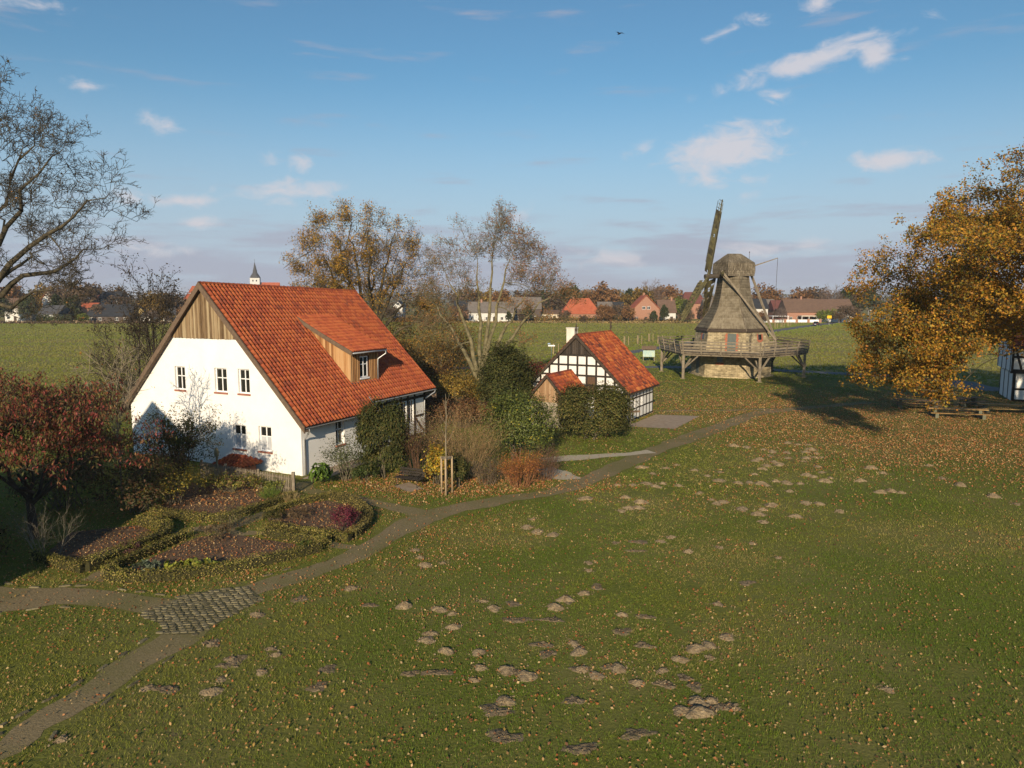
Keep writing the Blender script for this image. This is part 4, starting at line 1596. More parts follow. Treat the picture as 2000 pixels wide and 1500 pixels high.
tiled_slope(bake, (AX - aw - .22, -.04, az_e), (AX - aw - .22, AF - .26, az_e), (AX, -.04, AZ), (AX, AF - .26, AZ), 0.24, .33, TILE_OLD, 0, jitter=.008)
q = MB()
q.tube([(AX, AF - .28, AZ + .01), (AX, -.04, AZ + .01)], .11, 8)
q.make('annex_ridge', TILE_OLD, bake, rnd=.2)
for sg in (1, -1):
    xe = AX + sg * (aw + .25)
    q = MB()
    zt = AZ + .06
    q.prism([(xe, zt - ASL * (aw + .25)), (AX, zt), (AX, zt - .26), (xe, zt - ASL * (aw + .25) - .24)][::sg], GP_, AF - .34, AF - .28)
    q.make('annex_bargeboard', OLD_TIMBER, bake)
# information post with a small board before the bakehouse
pt = thing('signpost', 'short wooden post with crossboard beside the half-timbered house wall', 'sign', (*(9.38, 56.55), 0))
q = MB()
q.bar((0, 0, -.1), (0, 0, 1.25), .13)
q.make('post', GREY_WOOD, pt, rnd=.4)
q = MB()
q.bar((-.05, -.09, 1.05), (.75, -.09, 1.12), .05, .16)
q.make('crossboard', BARGE, pt)

# ---------------------------------------------------------------- the windmill
MC = (28.65, 94.55)
nf = atan2(-.908, -.419)                    # direction the front face looks to
mill = thing('windmill', 'old hexagonal windmill with shingled tower and timber gallery', 'windmill', (*MC, 0), nf + pi / 2)
# local: the front face looks to -y


def hexa(r, z, off=0.0):
    return [(r * cos(-pi / 2 + pi / 6 + off + k * pi / 3), r * sin(-pi / 2 + pi / 6 + off + k * pi / 3), z) for k in range(6)]


def hex_shell(prof, name, m, parent, uv=False):
    mb = MB()
    vs = [p for r, z in prof for p in hexa(r, z)]
    fs = [(i * 6 + k, i * 6 + (k + 1) % 6, (i + 1) * 6 + (k + 1) % 6, (i + 1) * 6 + k) for i in range(len(prof) - 1) for k in range(6)]
    fs.append(tuple((len(prof) - 1) * 6 + k for k in range(6)))
    mb.poly(vs, fs)
    o = mb.make(name, m, parent)
    if uv:
        uv_walls(o)
    return o


hex_shell([(5.25, -.1), (5.1, .35), (4.95, 3.1), (4.55, 5.95)], 'brick_base', YELLOW_BRICK, mill, True)
plinth = hex_shell([(5.42, -.1), (5.40, .22), (5.2, .26)], 'plinth', YELLOW_BRICK, mill, True)
prof = [(4.75, 5.86), (4.05, 6.75), (3.65, 7.3), (3.05, 8.2), (2.64, 8.95), (2.36, 9.9), (2.14, 10.8), (2.0, 11.6), (1.84, 12.8)]
hex_shell(prof, 'tower', OLD_TIMBER, mill)
eav = hex_shell([(4.62, 5.72), (4.80, 5.74), (4.80, 5.85), (4.6, 5.9)], 'eaves_board', OLD_TIMBER, mill)


def prof_r(z):
    for (r0, z0), (r1, z1) in zip(prof, prof[1:]):
        if z0 <= z <= z1:
            return r0 + (r1 - r0) * (z - z0) / (z1 - z0)
    return prof[-1][0]


def shingle_faces(rfun, z0, z1, course, name, m, parent, wid=.17):
    """overlapping shingles in courses round the six faces, joined: each is only a few pixels"""
    VV, FF, RR = [], [], []
    off = 0
    z = z0
    while z < z1 - .05:
        zt = min(z + course * 1.5, z1)
        crs = R.random() * .4
        A, B = hexa(rfun(z) + .085, z), hexa(rfun(zt) + .015, zt)
        for k in range(6):
            a, b = np.array(A[k]), np.array(A[(k + 1) % 6])
            c, d = np.array(B[(k + 1) % 6]), np.array(B[k])
            n = max(3, int(np.linalg.norm(b - a) / wid))
            cuts = np.linspace(0, 1, n + 1)
            cuts[1:-1] += R.uniform(-.25, .25, n - 1) / n
            out = np.cross(b - a, d - a)
            out /= np.linalg.norm(out)
            for s, t in zip(cuts, cuts[1:]):
                g = .006 / np.linalg.norm(b - a)
                lift = out * R.uniform(0, .012)
                dz_ = np.array((0, 0, R.uniform(-.015, .015)))
                p = [a + (b - a) * (s + g) + lift + dz_, a + (b - a) * (t - g) + lift + dz_, d + (c - d) * (t - g), d + (c - d) * (s + g)]
                p += [p[0] - out * .06, p[1] - out * .06]
                VV += p
                FF += [(off, off + 1, off + 2, off + 3), (off + 4, off + 5, off + 1, off)]
                RR += [R.random() * .6 + crs] * 6
                off += 6
        z += course
    o = np_obj(name, np.array(VV), np.array(FF), m, parent, rnd=np.array(RR))
    o['kind'] = 'stuff'


shingle_faces(prof_r, 5.84, 12.75, .34, 'shingles', SHINGLE, mill)
# hips: slim boards along the corners
for k in range(6):
    q = MB()
    pts = [np.array(hexa(r + .07, z)[k]) for r, z in prof]
    for a, b in zip(pts, pts[1:]):
        q.bar(a, b, .10, .05)
    q.make('hip_board', GREY_WOOD, mill, rnd=random.random() * .5)
# front face: door, brick surrounds, windows
fa = lambda zz: (4.95 + (4.55 - 4.95) * (zz - 3.1) / 2.85) * cos(pi / 6) if zz > 3.1 else (5.1 + (4.95 - 5.1) * (zz - .35) / 2.75) * cos(pi / 6)
RED_BRICK = mat('red_brick', [(0.28, 0.08, 0.045), (0.42, 0.15, 0.09)], scale=9, rough=.95)
GREEN_DOOR = mat('grey_green_door', [(0.075, 0.09, 0.085), (0.11, 0.13, 0.12)], scale=4, rough=.7, stretch=(4, 1, .5))


def mill_quad(face, u0, u1, z0, z1, dep, name, m, parent=None):
    """plate on a face of the base; u runs to the viewer's right hand"""
    th_ = face * pi / 3
    q = MB()
    vs = []
    for zz, uu in ((z0, u0), (z0, u1), (z1, u1), (z1, u0)):
        for dd in (dep, -.03):
            y_ = -(fa(zz) + dd)
            vs.append((uu * cos(th_) - y_ * sin(th_), uu * sin(th_) + y_ * cos(th_), zz))
    q.poly(vs, [(0, 2, 4, 6), (1, 0, 6, 7), (0, 1, 3, 2), (2, 3, 5, 4), (4, 5, 7, 6)])
    return q.make(name, m, parent or mill)


mill_quad(0, .12, 1.16, 3.35, 5.55, .02, 'door', GREEN_DOOR)
for s in (0, 1):
    for i in range(11):
        z0 = 3.38 + i * .2
        ex = .32 if i % 2 else .22
        (u0, u1) = (.10 - ex, .10) if s == 0 else (1.18, 1.18 + ex)
        mill_quad(0, u0, u1, z0, z0 + .185, .025, 'quoin_brick', RED_BRICK)
wn = mill_quad(0, -1.05, -.35, 1.95, 2.75, .02, 'window', mat('blue_grey_window', [(0.12, 0.15, 0.19), (0.2, 0.23, 0.27)], scale=4, rough=.4))
mill_quad(0, -1.2, -.2, 1.62, 1.9, .03, 'window_sill', RED_BRICK)
mill_quad(1, .1, .75, 4.75, 5.4, .02, 'window', GLASS)
for (u0, u1, z0, z1) in ((-.12, .08, 4.6, 5.5), (.77, 1.0, 4.6, 5.5), (.1, .75, 4.45, 4.72)):
    mill_quad(1, u0, u1, z0, z1, .028, 'window_surround', RED_BRICK)
mill_quad(-1, .4, 1.1, 4.75, 5.4, .02, 'window', GLASS)
mill_quad(-1, .05, .38, 4.6, 5.5, .028, 'window_surround', RED_BRICK)
mill_quad(-1, -.6, .5, .15, 2.3, .03, 'door', GREEN_DOOR)
q = MB()
q.tube([(3.0, -fa(5.6) - .28, 5.62), (2.95, -fa(5.4) - .1, 5.4), (2.95, -fa(3.4) - .1, 3.4)], .05, 6)
q.make('downpipe', OLD_TIMBER, mill)
# gallery: deck boards, joists, posts with braces, leaning rail
GR, GZ = 9.35, 3.28
ring_o, ring_i = hexa(GR, GZ), hexa(4.95, GZ)
for k in range(6):
    a, b = np.array(ring_o[k]), np.array(ring_o[(k + 1) % 6])
    c, d = np.array(ring_i[(k + 1) % 6]), np.array(ring_i[k])
    n = 16
    for i in range(n):
        s, t = i / n, (i + 1) / n - .004
        p0, p1 = d + (a - d) * s, c + (b - c) * s
        p2, p3 = c + (b - c) * t, d + (a - d) * t
        up = np.array((0, 0, .05 + random.uniform(0, .008)))
        q = MB()
        q.poly([p0, p1, p2, p3, p0 + up, p1 + up, p2 + up, p3 + up], [(3, 2, 1, 0), (4, 5, 6, 7), (0, 1, 5, 4), (1, 2, 6, 5), (2, 3, 7, 6), (3, 0, 4, 7)])
        q.make('deck_board', DARK_WOOD, mill, rnd=random.random())
    ew = (b - a) / np.linalg.norm(b - a)
    inw = -(a + b) / 2
    inw[2] = 0
    inw /= np.linalg.norm(inw)
    # edge beam and fascia
    q = MB()
    q.bar(a + (0, 0, -.2) + inw * .25, b + (0, 0, -.2) + inw * .25, .22, .28)
    q.make('edge_beam', GREY_WOOD, mill, rnd=random.random())
    q = MB()
    q.bar(a + (0, 0, .0) - inw * .03, b + (0, 0, .0) - inw * .03, .06, .2)
    q.make('fascia_board', GREY_WOOD, mill, rnd=random.random())
    for i in range(4):
        s = (i + .5) / 4
        p = a + (b - a) * s
        q = MB()
        q.bar(p + (0, 0, -.14) + inw * .02, p + inw * 3.6 + (0, 0, -.14), .14, .18)
        q.make('joist', DARK_WOOD, mill, rnd=random.random())
    # corner post on the ground with braces along both edges
    pc = a + inw * 0
    cdir = -np.array((a[0], a[1], 0))
    cdir /= np.linalg.norm(cdir)
    pc = a + cdir * .32
    q = MB()
    q.bar((pc[0], pc[1], .12), (pc[0], pc[1], GZ - .34), .30)
    q.make('post', GREY_WOOD, mill, rnd=.35 + random.random() * .4)
    q = MB()
    q.box(pc[0] - .3, pc[0] + .3, pc[1] - .3, pc[1] + .3, -.1, .12)
    q.make('post_footing', STONE_M, mill, rnd=.6)
    prev = np.array(ring_o[(k - 1) % 6]) - a
    prev /= np.linalg.norm(prev)
    for dr in (ew, prev, cdir):
        q = MB()
        q.bar((pc[0] + dr[0] * .15, pc[1] + dr[1] * .15, GZ - 1.9), (pc[0] + dr[0] * 1.75, pc[1] + dr[1] * 1.75, GZ - .36), .16)
        q.make('brace', GREY_WOOD, mill, rnd=random.random())
    # railing leaning outwards: rail posts and four rails
    for i in range(5):
        s = i / 5 if i else 0.012
        p = a + (b - a) * (i / 4.0 if i < 4 else 0.985)
        if i == 0:
            p = a + (b - a) * .015
        q = MB()
        q.bar(p + (0, 0, -.15) - inw * .02, p + (0, 0, 1.42) - inw * .34, .13, .11)
        q.make('rail_post', GREY_WOOD, mill, rnd=random.random())
    for zz in (.30, .66, 1.02, 1.40):
        off_ = -inw * (.02 + .32 * (zz + .15) / 1.57 - .06)
        dr = .03 * (R.random() - .5)
        q = MB()
        q.bar(a + (0, 0, zz + dr) + off_, b + (0, 0, zz - dr) + off_, .07, .20 if zz < 1.3 else .11)
        q.make('rail', GREY_WOOD, mill, rnd=random.random())
# cap: hipped mansard of shingles, along the wind shaft
cap_dir = np.array(((25.43, 12.40)[0] - MC[0] - .6, 93 - MC[1] - .3, 0))
cr = nf + pi / 2
ca = math.atan2(-0.28, -0.96) - cr              # the sails look to the left of the picture, a little to the viewer


def cpt(u, v, z):
    """u along the shaft (to the sails), v across"""
    return (u * cos(ca) - v * sin(ca), u * sin(ca) + v * cos(ca), z)


levels = [(1.85, 1.75, 12.78), (1.95, 1.82, 13.5), (1.9, 1.75, 14.45), (.85, .3, 15.6)]
mb = MB()
vs = []
for u, v, z in levels:
    vs += [cpt(-u, -v, z), cpt(u, -v, z), cpt(u, v, z), cpt(-u, v, z)]
fs = [(i * 4 + k, i * 4 + (k + 1) % 4, (i + 1) * 4 + (k + 1) % 4, (i + 1) * 4 + k) for i in range(3) for k in range(4)] + [(12, 13, 14, 15), (3, 2, 1, 0)]
mb.poly(vs, fs)
mb.make('cap', OLD_TIMBER, mill)
VV, FF, RR, off = [], [], [], 0
for i in range(3):
    (u0, v0, z0), (u1, v1, z1) = levels[i], levels[i + 1]
    n = max(2, int(sqrt((z1 - z0) ** 2 + (max(u0 - u1, v0 - v1)) ** 2) / .2))
    for j in range(n):
        s, t = j / n, min((j + 1.4) / n, 1)
        lo, hi = [u0 + (u1 - u0) * s, v0 + (v1 - v0) * s, z0 + (z1 - z0) * s], [u0 + (u1 - u0) * t, v0 + (v1 - v0) * t, z0 + (z1 - z0) * t]
        A = [np.array(cpt(a * (lo[0] + .05), b * (lo[1] + .05), lo[2])) for a, b in ((-1, -1), (1, -1), (1, 1), (-1, 1))]
        B = [np.array(cpt(a * (hi[0] + .015), b * (hi[1] + .015), hi[2] + .02)) for a, b in ((-1, -1), (1, -1), (1, 1), (-1, 1))]
        for k in range(4):
            a, b, c, d = A[k], A[(k + 1) % 4], B[(k + 1) % 4], B[k]
            m_ = max(2, int(np.linalg.norm(b - a) / .17))
            cuts = np.linspace(0, 1, m_ + 1)
            cuts[1:-1] += R.uniform(-.25, .25, m_ - 1) / m_
            for s_, t_ in zip(cuts, cuts[1:]):
                lift = np.array((0, 0, R.uniform(-.012, .012)))
                VV += [a + (b - a) * s_ + lift, a + (b - a) * (t_ - .02) + lift, d + (c - d) * (t_ - .02), d + (c - d) * s_]
                FF.append((off, off + 1, off + 2, off + 3))
                RR += [R.random() * (0.75 if i == 2 else 1.0)] * 4
                off += 4
o = np_obj('cap_shingles', np.array(VV), np.array(FF), SHINGLE, mill, rnd=np.array(RR))
o['kind'] = 'stuff'
tl = MB()
tl.bar(cpt(-.85, 0, 15.61), cpt(.85, 0, 15.61), .5, .1)
tl.make('ridge_board', SHINGLE, mill, rnd=.2)
# everything else on the mill is given in metres east and north of the mill's centre
inv = lambda x, y, z: ((x - MC[0]) * cos(-cr) - (y - MC[1]) * sin(-cr), (x - MC[0]) * sin(-cr) + (y - MC[1]) * cos(-cr), z)
hub = np.array((25.05, 93.3, 12.75))
q = MB()
q.tube([inv(*(hub + (2.2, .5, .1))), inv(*(hub + (-.45, -.1, -.06)))], [.28, .32], 8)
q.make('windshaft', DARK_WOOD, mill)


def blade(tip, width0, side, seed, board_from=.22, board_to=.86, m=MOSSY, ragged=0.35):
    """one sail: stock, lattice bars on the driving side, boards that are left, hem lath"""
    g = random.Random(seed)
    tip = np.array(tip)
    d = tip - hub
    L = np.linalg.norm(d)
    d = d / L
    side = np.array(side, float)
    side -= d * (side @ d)
    side /= np.linalg.norm(side)
    nn = np.cross(d, side)
    q = MB()
    q.bar(inv(*(hub - d * .3)), inv(*tip), .30, .26, w2=.13)
    st = q.make('sail_stock', m, mill, rnd=.5)
    nb = 17
    for i in range(nb):
        s = .14 + .84 * i / (nb - 1)
        tw_ = .35 * (1 - s)
        width = width0 * (1.12 - .55 * s)
        sd = side * cos(tw_) + nn * sin(tw_)
        a = hub + d * L * s - sd * width * .25
        b = hub + d * L * s + sd * width * (.72 if s < .9 else .55)
        q = MB()
        q.bar(inv(*a), inv(*b), .055, .05)
        q.make('sail_bar', m, mill, rnd=g.random())
    for w_ in (-.25, .36, .72):
        q = MB()
        pts = []
        for i in range(7):
            s = .14 + .82 * i / 6
            tw_ = .35 * (1 - s)
            sd = side * cos(tw_) + nn * sin(tw_)
            pts.append(hub + d * L * s + sd * width0 * (1.12 - .55 * s) * w_)
        for a, b in zip(pts, pts[1:]):
            q.bar(inv(*a), inv(*b), .05, .05)
        q.make('sail_lath', m, mill, rnd=g.random())
    n = int((board_to - board_from) * L / .42)
    for i in range(n):
        for wa, wb in ((-.25, -.02), (.03, .36), (.37, .70)):
            if g.random() < ragged * (0.3 if wa < 0 else 1):
                continue
            s0 = board_from + (board_to - board_from) * i / n
            s1 = s0 + (board_to - board_from) / n * .97
            vs = []
            for s, w_ in ((s0, wa), (s0, wb), (s1, wb), (s1, wa)):
                tw_ = .35 * (1 - s)
                sd = side * cos(tw_) + nn * sin(tw_)
                out_ = np.cross(d, sd)
                p = hub + d * L * s + sd * width0 * (1.12 - .55 * s) * w_
                vs.append(inv(*(p + out_ * (.05 + g.uniform(0, .02)))))
                vs.append(inv(*(p + out_ * .03)))
            q = MB()
            q.poly(vs, [(0, 2, 4, 6), (7, 5, 3, 1), (0, 1, 3, 2), (2, 3, 5, 4), (4, 5, 7, 6), (6, 7, 1, 0)])
            q.make('sail_board', m, mill, rnd=g.random())


blade(((27.60, 22.80)[0], 97, (27.60, 22.80)[1]), 1.6, (-.85, -.5, 0), 1, .02, .84, ragged=.06, m=mat('dark_mossy', [(0.03, 0.026, 0.017), (0.075, 0.066, 0.033), (0.13, 0.115, 0.05)], scale=4, rnd=.4))
blade(((20.27, 7.21)[0], 86.5, (20.27, 7.21)[1]), 1.15, (-.6, .5, .3), 2, .08, .96, ragged=.12)
blade(((26.14, 6.67)[0], 99, (26.14, 6.67)[1]), 1.7, (.6, .5, .3), 3, .1, .95, ragged=.3, m=mat('dark_mossy', [(0.035, 0.03, 0.02), (0.10, 0.09, 0.04)], scale=4, rnd=.4))
# tail beams, winch boom, rope and lightning rod
tail = np.array(((33.36, 4.79)[0], 91.5, (33.36, 4.79)[1] - .1))
b1, b2 = np.array(((26.57, 13.20)[0], 92.1, 13.2)), np.array(((31.01, 13.24)[0], 95, 13.25))
for b_ in (b1, b2):
    q = MB()
    q.bar(inv(*(b_ + (b_ - tail) / np.linalg.norm(b_ - tail) * .25)), inv(*tail), .24, .24, w2=.20)
    q.make('tail_beam', GREY_WOOD, mill, rnd=.6)
    q = MB()
    q.tube([inv(*(b_ + (-.1, -.22, -.35))), inv(*(b_ + (.0, .1, .1)))], [.2, .24], 8)
    q.make('beam_end', MOSSY, mill, rnd=.2)
q = MB()
q.bar(inv(*(tail + (0, 0, .2))), inv(tail[0], tail[1], GZ + .04), .18)
q.make('tail_post', GREY_WOOD, mill, rnd=.5)
bt = np.array(((35.18, 15.25)[0], 97, (35.18, 15.25)[1]))
bb = np.array(((31.04, 13.94)[0], 96, (31.04, 13.94)[1]))
q = MB()
q.bar(inv(*bb), inv(*bt), .17, .17, w2=.09)
q.make('hoist_boom', GREY_WOOD, mill, rnd=.6)
q = MB()
q.tube([inv(*bt), inv(bt[0] - .15, bt[1], GZ + 1.3)], .025, 4)
q.make('rope', DARK_WOOD, mill)
q = MB()
q.tube([inv(bb[0] + .05, bb[1], bb[2] - .6), inv(bb[0] + .05, bb[1], bb[2] + 1.95), inv(bb[0] + .05, bb[1], bb[2] + 2.0), inv(bb[0] + .05, bb[1], bb[2] + 2.12)], [.03, .025, .09, .02], 6)
q.make('lightning_rod', OLD_TIMBER, mill)


# ---------------------------------------------------------------- garden: beds, hedges, fence, small roof
BEDS = [
    [(-14.40, 25.33), (-13.93, 27.11), (-13.28, 29.28), (-12.26, 29.94), (-10.61, 29.28), (-7.56, 28.03), (-8.32, 27.68), (-10.03, 26.24), (-12.17, 25.04)],
    [(-10.71, 31.06), (-11.35, 32.42), (-10.42, 34.08), (-9.16, 34.97), (-7.84, 34.08), (-6.74, 32.11), (-6.84, 29.41), (-8.76, 29.94)],
    [(-18.24, 27.00), (-15.87, 25.83), (-14.68, 29.41), (-16.44, 31.06), (-18.91, 30.08)],
    [(-16.95, 33.23), (-13.95, 31.88), (-12.74, 32.66), (-11.29, 35.72), (-14.70, 38.26), (-17.48, 38.26)]]
for b in BEDS:
    sheet('garden_bed', b, 0.02, SOIL_M)
BOX_COLS = [(0.15, 0.145, 0.026), (0.23, 0.195, 0.045), (0.09, 0.095, 0.018), (0.30, 0.23, 0.08)]


def hedge(label, pts, w, h, seed, dens=600, cols=BOX_COLS, size=.05):
    """clipped low hedge along a line"""
    g = np.random.default_rng(seed)
    S = spline([(p[0], p[1], 0) for p in pts], .15)
    L = np.sum(np.linalg.norm(np.diff(S[:, :2], axis=0), axis=1))
    n = int(L * dens)
    i = g.integers(0, len(S) - 1, n)
    t = g.random(n)[:, None]
    c = S[i, :2] * (1 - t) + S[i + 1, :2] * t
    d = S[i + 1, :2] - S[i, :2]
    d /= np.linalg.norm(d, axis=1, keepdims=True) + 1e-9
    side_ = np.stack([-d[:, 1], d[:, 0]], 1)
    u = g.uniform(-1, 1, n)
    v = g.random(n)
    face = g.random(n)
    u = np.where(face < .5, np.sign(u) * (0.8 + .2 * g.random(n)), u)
    v = np.where(face >= .5, .82 + .2 * g.random(n), v)
    wave = 1 + .06 * np.sin(i * .37 + seed) + .05 * np.sin(i * 1.1)
    P = np.c_[c + side_ * (u * w / 2 * wave)[:, None], v * h * wave + .01]
    nr = np.c_[side_ * u[:, None], np.where(face >= .5, 1.0, .2)]
    V, F, C = leaf_cards(g, P, nr, size, .7, cols, None, None, .5)
    k = np.repeat(.75 + .5 * (.5 + .5 * np.sin(i * .21 + seed)), 4)[:, None]
    root = thing('box_hedge', label, 'hedge', (0, 0, 0), 0, 'low box hedges round the garden beds')
    o = np_obj('foliage', V, F, NEEDLE, root, col=C * k)
    o['kind'] = 'stuff'
    mb = MB()
    for a, b in zip(S[:-1:4], S[4::4]):
        mb.bar((a[0], a[1], h * .42), (b[0], b[1], h * .42), w * .62, h * .75)
    mb.make('hedge_core', mat('hedge_inside', [(0.025, 0.025, 0.01), (0.05, 0.045, 0.015)], scale=8, rough=1), root)
    return root


hedge('curved low box hedge along the front of the largest bed', [(-14.64, 25.23), (-13.91, 24.66), (-12.22, 24.75), (-9.88, 25.83), (-8.19, 27.22), (-7.36, 28.03)], .5, .42, 1)
hedge('straight low hedge on the far edge of the largest bed', [(-7.45, 28.40), (-9.14, 29.02), (-10.68, 29.67)], .5, .42, 2)
hedge('low hedge running diagonally beside the narrow garden path', [(-14.81, 25.53), (-14.16, 27.56), (-13.57, 29.54)], .4, .4, 3)
hedge('golden curved hedge round the bed with the purple bush', [(-9.12, 35.34), (-7.87, 34.43), (-6.71, 32.42), (-6.41, 30.77), (-6.71, 29.02)], .45, .42, 4, cols=[(0.24, 0.19, 0.06), (0.30, 0.24, 0.08), (0.14, 0.12, 0.03)])
hedge('low hedge at the front of the purple bush bed', [(-6.69, 28.89), (-8.68, 29.67), (-10.65, 30.49)], .4, .36, 5)
hedge('low green hedge at the back of the purple bush bed', [(-11.29, 32.11), (-10.54, 34.08), (-9.20, 35.34)], .35, .32, 6)
hedge('bushy low hedge at the leafy triangular bed', [(-15.63, 25.53), (-15.13, 27.11), (-14.53, 29.28), (-15.51, 30.77), (-16.52, 31.21)], .6, .5, 7)
hedge('short low hedge beside the bare grey shrub', [(-18.40, 26.89), (-17.10, 26.14), (-15.61, 25.43)], .4, .4, 8)
hedge('low hedge beneath the picket fence climbing to the gate post', [(-16.70, 32.74), (-13.86, 31.65), (-12.53, 32.42), (-11.05, 35.53)], .45, .36, 9)

# picket fence: posts, rails and single pickets
fence = thing('picket_fence', 'weathered wooden picket fence in front of the white gable', 'fence')
f0, f1 = np.array((-11.17, 36.10)), np.array((-17.31, 39.49))
fd = (f1 - f0) / np.linalg.norm(f1 - f0)
fl = np.linalg.norm(f1 - f0)
for z in (.32, .80):
    q = MB()
    q.bar((*f0, z), (*f1, z), .04, .08)
    q.make('rail', GREY_WOOD, fence, rnd=.4)
s = .18
while s < fl:
    p = f0 + fd * s
    hgt = .98 + random.uniform(-.03, .03)
    q = MB()
    n_ = np.array((-fd[1], fd[0]))
    a = p + n_ * .035
    pl = lambda x_, d_, z_: (a[0] + fd[0] * x_ + n_[0] * d_, a[1] + fd[1] * x_ + n_[1] * d_, z_)
    q.prism([(-.03, .06), (.03, .06), (.03, hgt - .06), (0, hgt), (-.03, hgt - .06)], pl, -.012, .012)
    q.make('picket', GREY_WOOD, fence, rnd=random.random())
    s += .125
for s_ in (0, .36, .72, 1.0):
    p = f0 + (f1 - f0) * s_
    q = MB()
    q.bar((p[0], p[1], -.1), (p[0], p[1], 1.18 if s_ == 0 else 1.05), .15 if s_ == 0 else .11)
    q.make('post', GREY_WOOD, fence, rnd=.55)

# little tiled roof over the cellar stair in front of the gable
cell = thing('cellar_hatch', 'small hipped red tile roof over a low hatch before the white gable', 'shelter', (-15.75, 40.6, 0), -YAW)
q = MB()
q.box(-.75, .75, -.5, .7, -.1, .54)
q.make('wall', mat('hatch_brick', [(0.2, 0.09, 0.06), (0.32, 0.15, 0.1)], scale=6), cell)
cz0, cz1 = .52, 1.0
base = [(-1.05, -.8), (1.05, -.8), (1.05, .9), (-1.05, .9)]
top2 = [(-.4, .05), (.4, .05)]
q = MB()
q.poly([(x, y, cz0) for x, y in base] + [(x, y, cz1) for x, y in top2], [(0, 1, 5, 4), (1, 2, 5), (2, 3, 4, 5), (3, 0, 4), (3, 2, 1, 0)])
q.make('roof', OLD_TIMBER, cell)


def in_tri_strip(b0, b1, t0, t1, n, m_, rows_=4):
    b0, b1, t0, t1 = map(np.array, (b0, b1, t0, t1))
    ux = (b1 - b0) / np.linalg.norm(b1 - b0)
    for j in range(rows_):
        a = b0 + (t0 - b0) * j / rows_
        b = b1 + (t1 - b1) * j / rows_
        w_ = np.linalg.norm(b - a)
        k = max(1, int(round(w_ / .26)))
        uy = (t0 + t1) / 2 - (b0 + b1) / 2
        lc = np.linalg.norm(uy) / rows_
        uy = uy / np.linalg.norm(uy)
        uz = np.cross(ux, uy)
        M = np.stack([ux, np.cross(uz, ux), uz], 1)
        for i in range(k):
            V = (TV * np.array([w_ / k / .235, lc * 1.2 / .4, 1])) @ M.T + a + (b - a) * i / k
            np_obj('roof_tile', V, TF, TILE, cell, rnd=R.random())


B3 = [(x, y, cz0 + .02) for x, y in base]
T3 = [(x, y, cz1 + .02) for x, y in top2]
in_tri_strip(B3[0], B3[1], T3[0], T3[1], 0, 0)
in_tri_strip(B3[1], B3[2], T3[1], T3[1], 0, 0)
in_tri_strip(B3[3], B3[0], T3[0], T3[0], 0, 0)
for (a, b) in ((T3[0], T3[1]), (B3[0], T3[0]), (B3[1], T3[1])):
    q = MB()
    q.tube([(a[0], a[1], a[2] + .04), (b[0], b[1], b[2] + .04)], .075, 6)
    q.make('ridge_tile', TILE, cell, rnd=.5)
pl_ = thing('garden_post', 'carved stone garden post beside the small red cellar roof', 'post', (-16.2, 38.9, 0))
q = MB()
q.tube([(0, 0, -.1), (0, 0, 1.35), (0, 0, 1.4), (0, 0, 1.62), (0, 0, 1.8), (0, 0, 1.86)], [.07, .06, .12, .13, .09, .02], 8)
q.make('shaft', STONE_M, pl_, rnd=.5)

# park bench
bench = thing('park_bench', 'dark wooden park bench with iron legs on a small paved pad', 'bench', (*(-5.49, 37.83), 0), radians(-24))
for i, y in enumerate((-.22, -.08, .06, .2)):
    q = MB()
    q.box(-.8, .8, y - .055, y + .055, .43, .465)
    q.make('seat_slat', TIMBER, bench)
for i, z in enumerate((.56, .70, .84)):
    q = MB()
    q.bar((-.8, .27 + (z - .5) * .28, z), (.8, .27 + (z - .5) * .28, z), .035, .115)
    q.make('back_slat', TIMBER, bench)
IRON = mat('cast_iron', [(0.012, 0.012, 0.012), (0.03, 0.03, 0.028)], scale=5, rough=.6)
for x in (-.62, .62):
    q = MB()
    q.tube([(x, -.28, 0), (x, -.25, .25), (x, -.22, .42), (x, .22, .42), (x, .3, .55), (x, .4, .92)], .022, 6)
    q.tube([(x, .36, 0), (x, .25, .22), (x, .2, .42)], .022, 6)
    q.tube([(x, -.24, .43), (x, -.25, .62), (x, .28, .64)], .018, 6)
    q.make('leg', IRON, bench)

# young tree on its three stakes
sx, sy = (-3.36, 36.10)
yt = thing('young_tree', 'slender bare young tree tied to a tripod of round stakes', 'tree', (sx, sy, 0))
V, F = tubes([([(0, .1, 0), (.02, .1, 1.2), (-.02, .1, 2.6), (.03, .1, 4.2), (0, .12, 5.2)], [.045, .04, .034, .022, .008])], lambda r: 6)
np_obj('trunk', V, F, BARK_PALE, yt, smooth=True)
br = []
for i in range(9):
    z = 2.6 + i * .26
    a = i * 2.4
    L_ = 1.5 - i * .1
    br.append(([(0, .1, z), (cos(a) * .18 * L_, .1 + sin(a) * .18 * L_, z + .3 * L_), (cos(a) * .32 * L_, .1 + sin(a) * .3 * L_, z + .75 * L_)], [.012, .009, .004]))
V, F = tubes(br, lambda r: 4)
np_obj('branches', V, F, BARK_PALE, yt)['kind'] = 'stuff'
STAKE = mat('round_stake', [(0.28, 0.20, 0.12), (0.42, 0.32, 0.2)], scale=4, rough=.9)
stk = thing('tree_stake', 'tripod of three round stakes with crossbars round the slender bare tree', 'tree stake', (sx, sy, 0))
sp = [(-.26, .2), (.28, .24), (0, -.28)]
for x, y in sp:
    q = MB()
    q.tube([(x, y, -.1), (x, y, 1.95)], .05, 8)
    q.make('stake', STAKE, stk, smooth=True)
for (a, b) in ((0, 1), (1, 2), (2, 0)):
    q = MB()
    q.bar((*sp[a], 1.9), (*sp[b], 1.9), .05, .09)
    q.make('crossbar', GREY_WOOD, stk, rnd=.3)

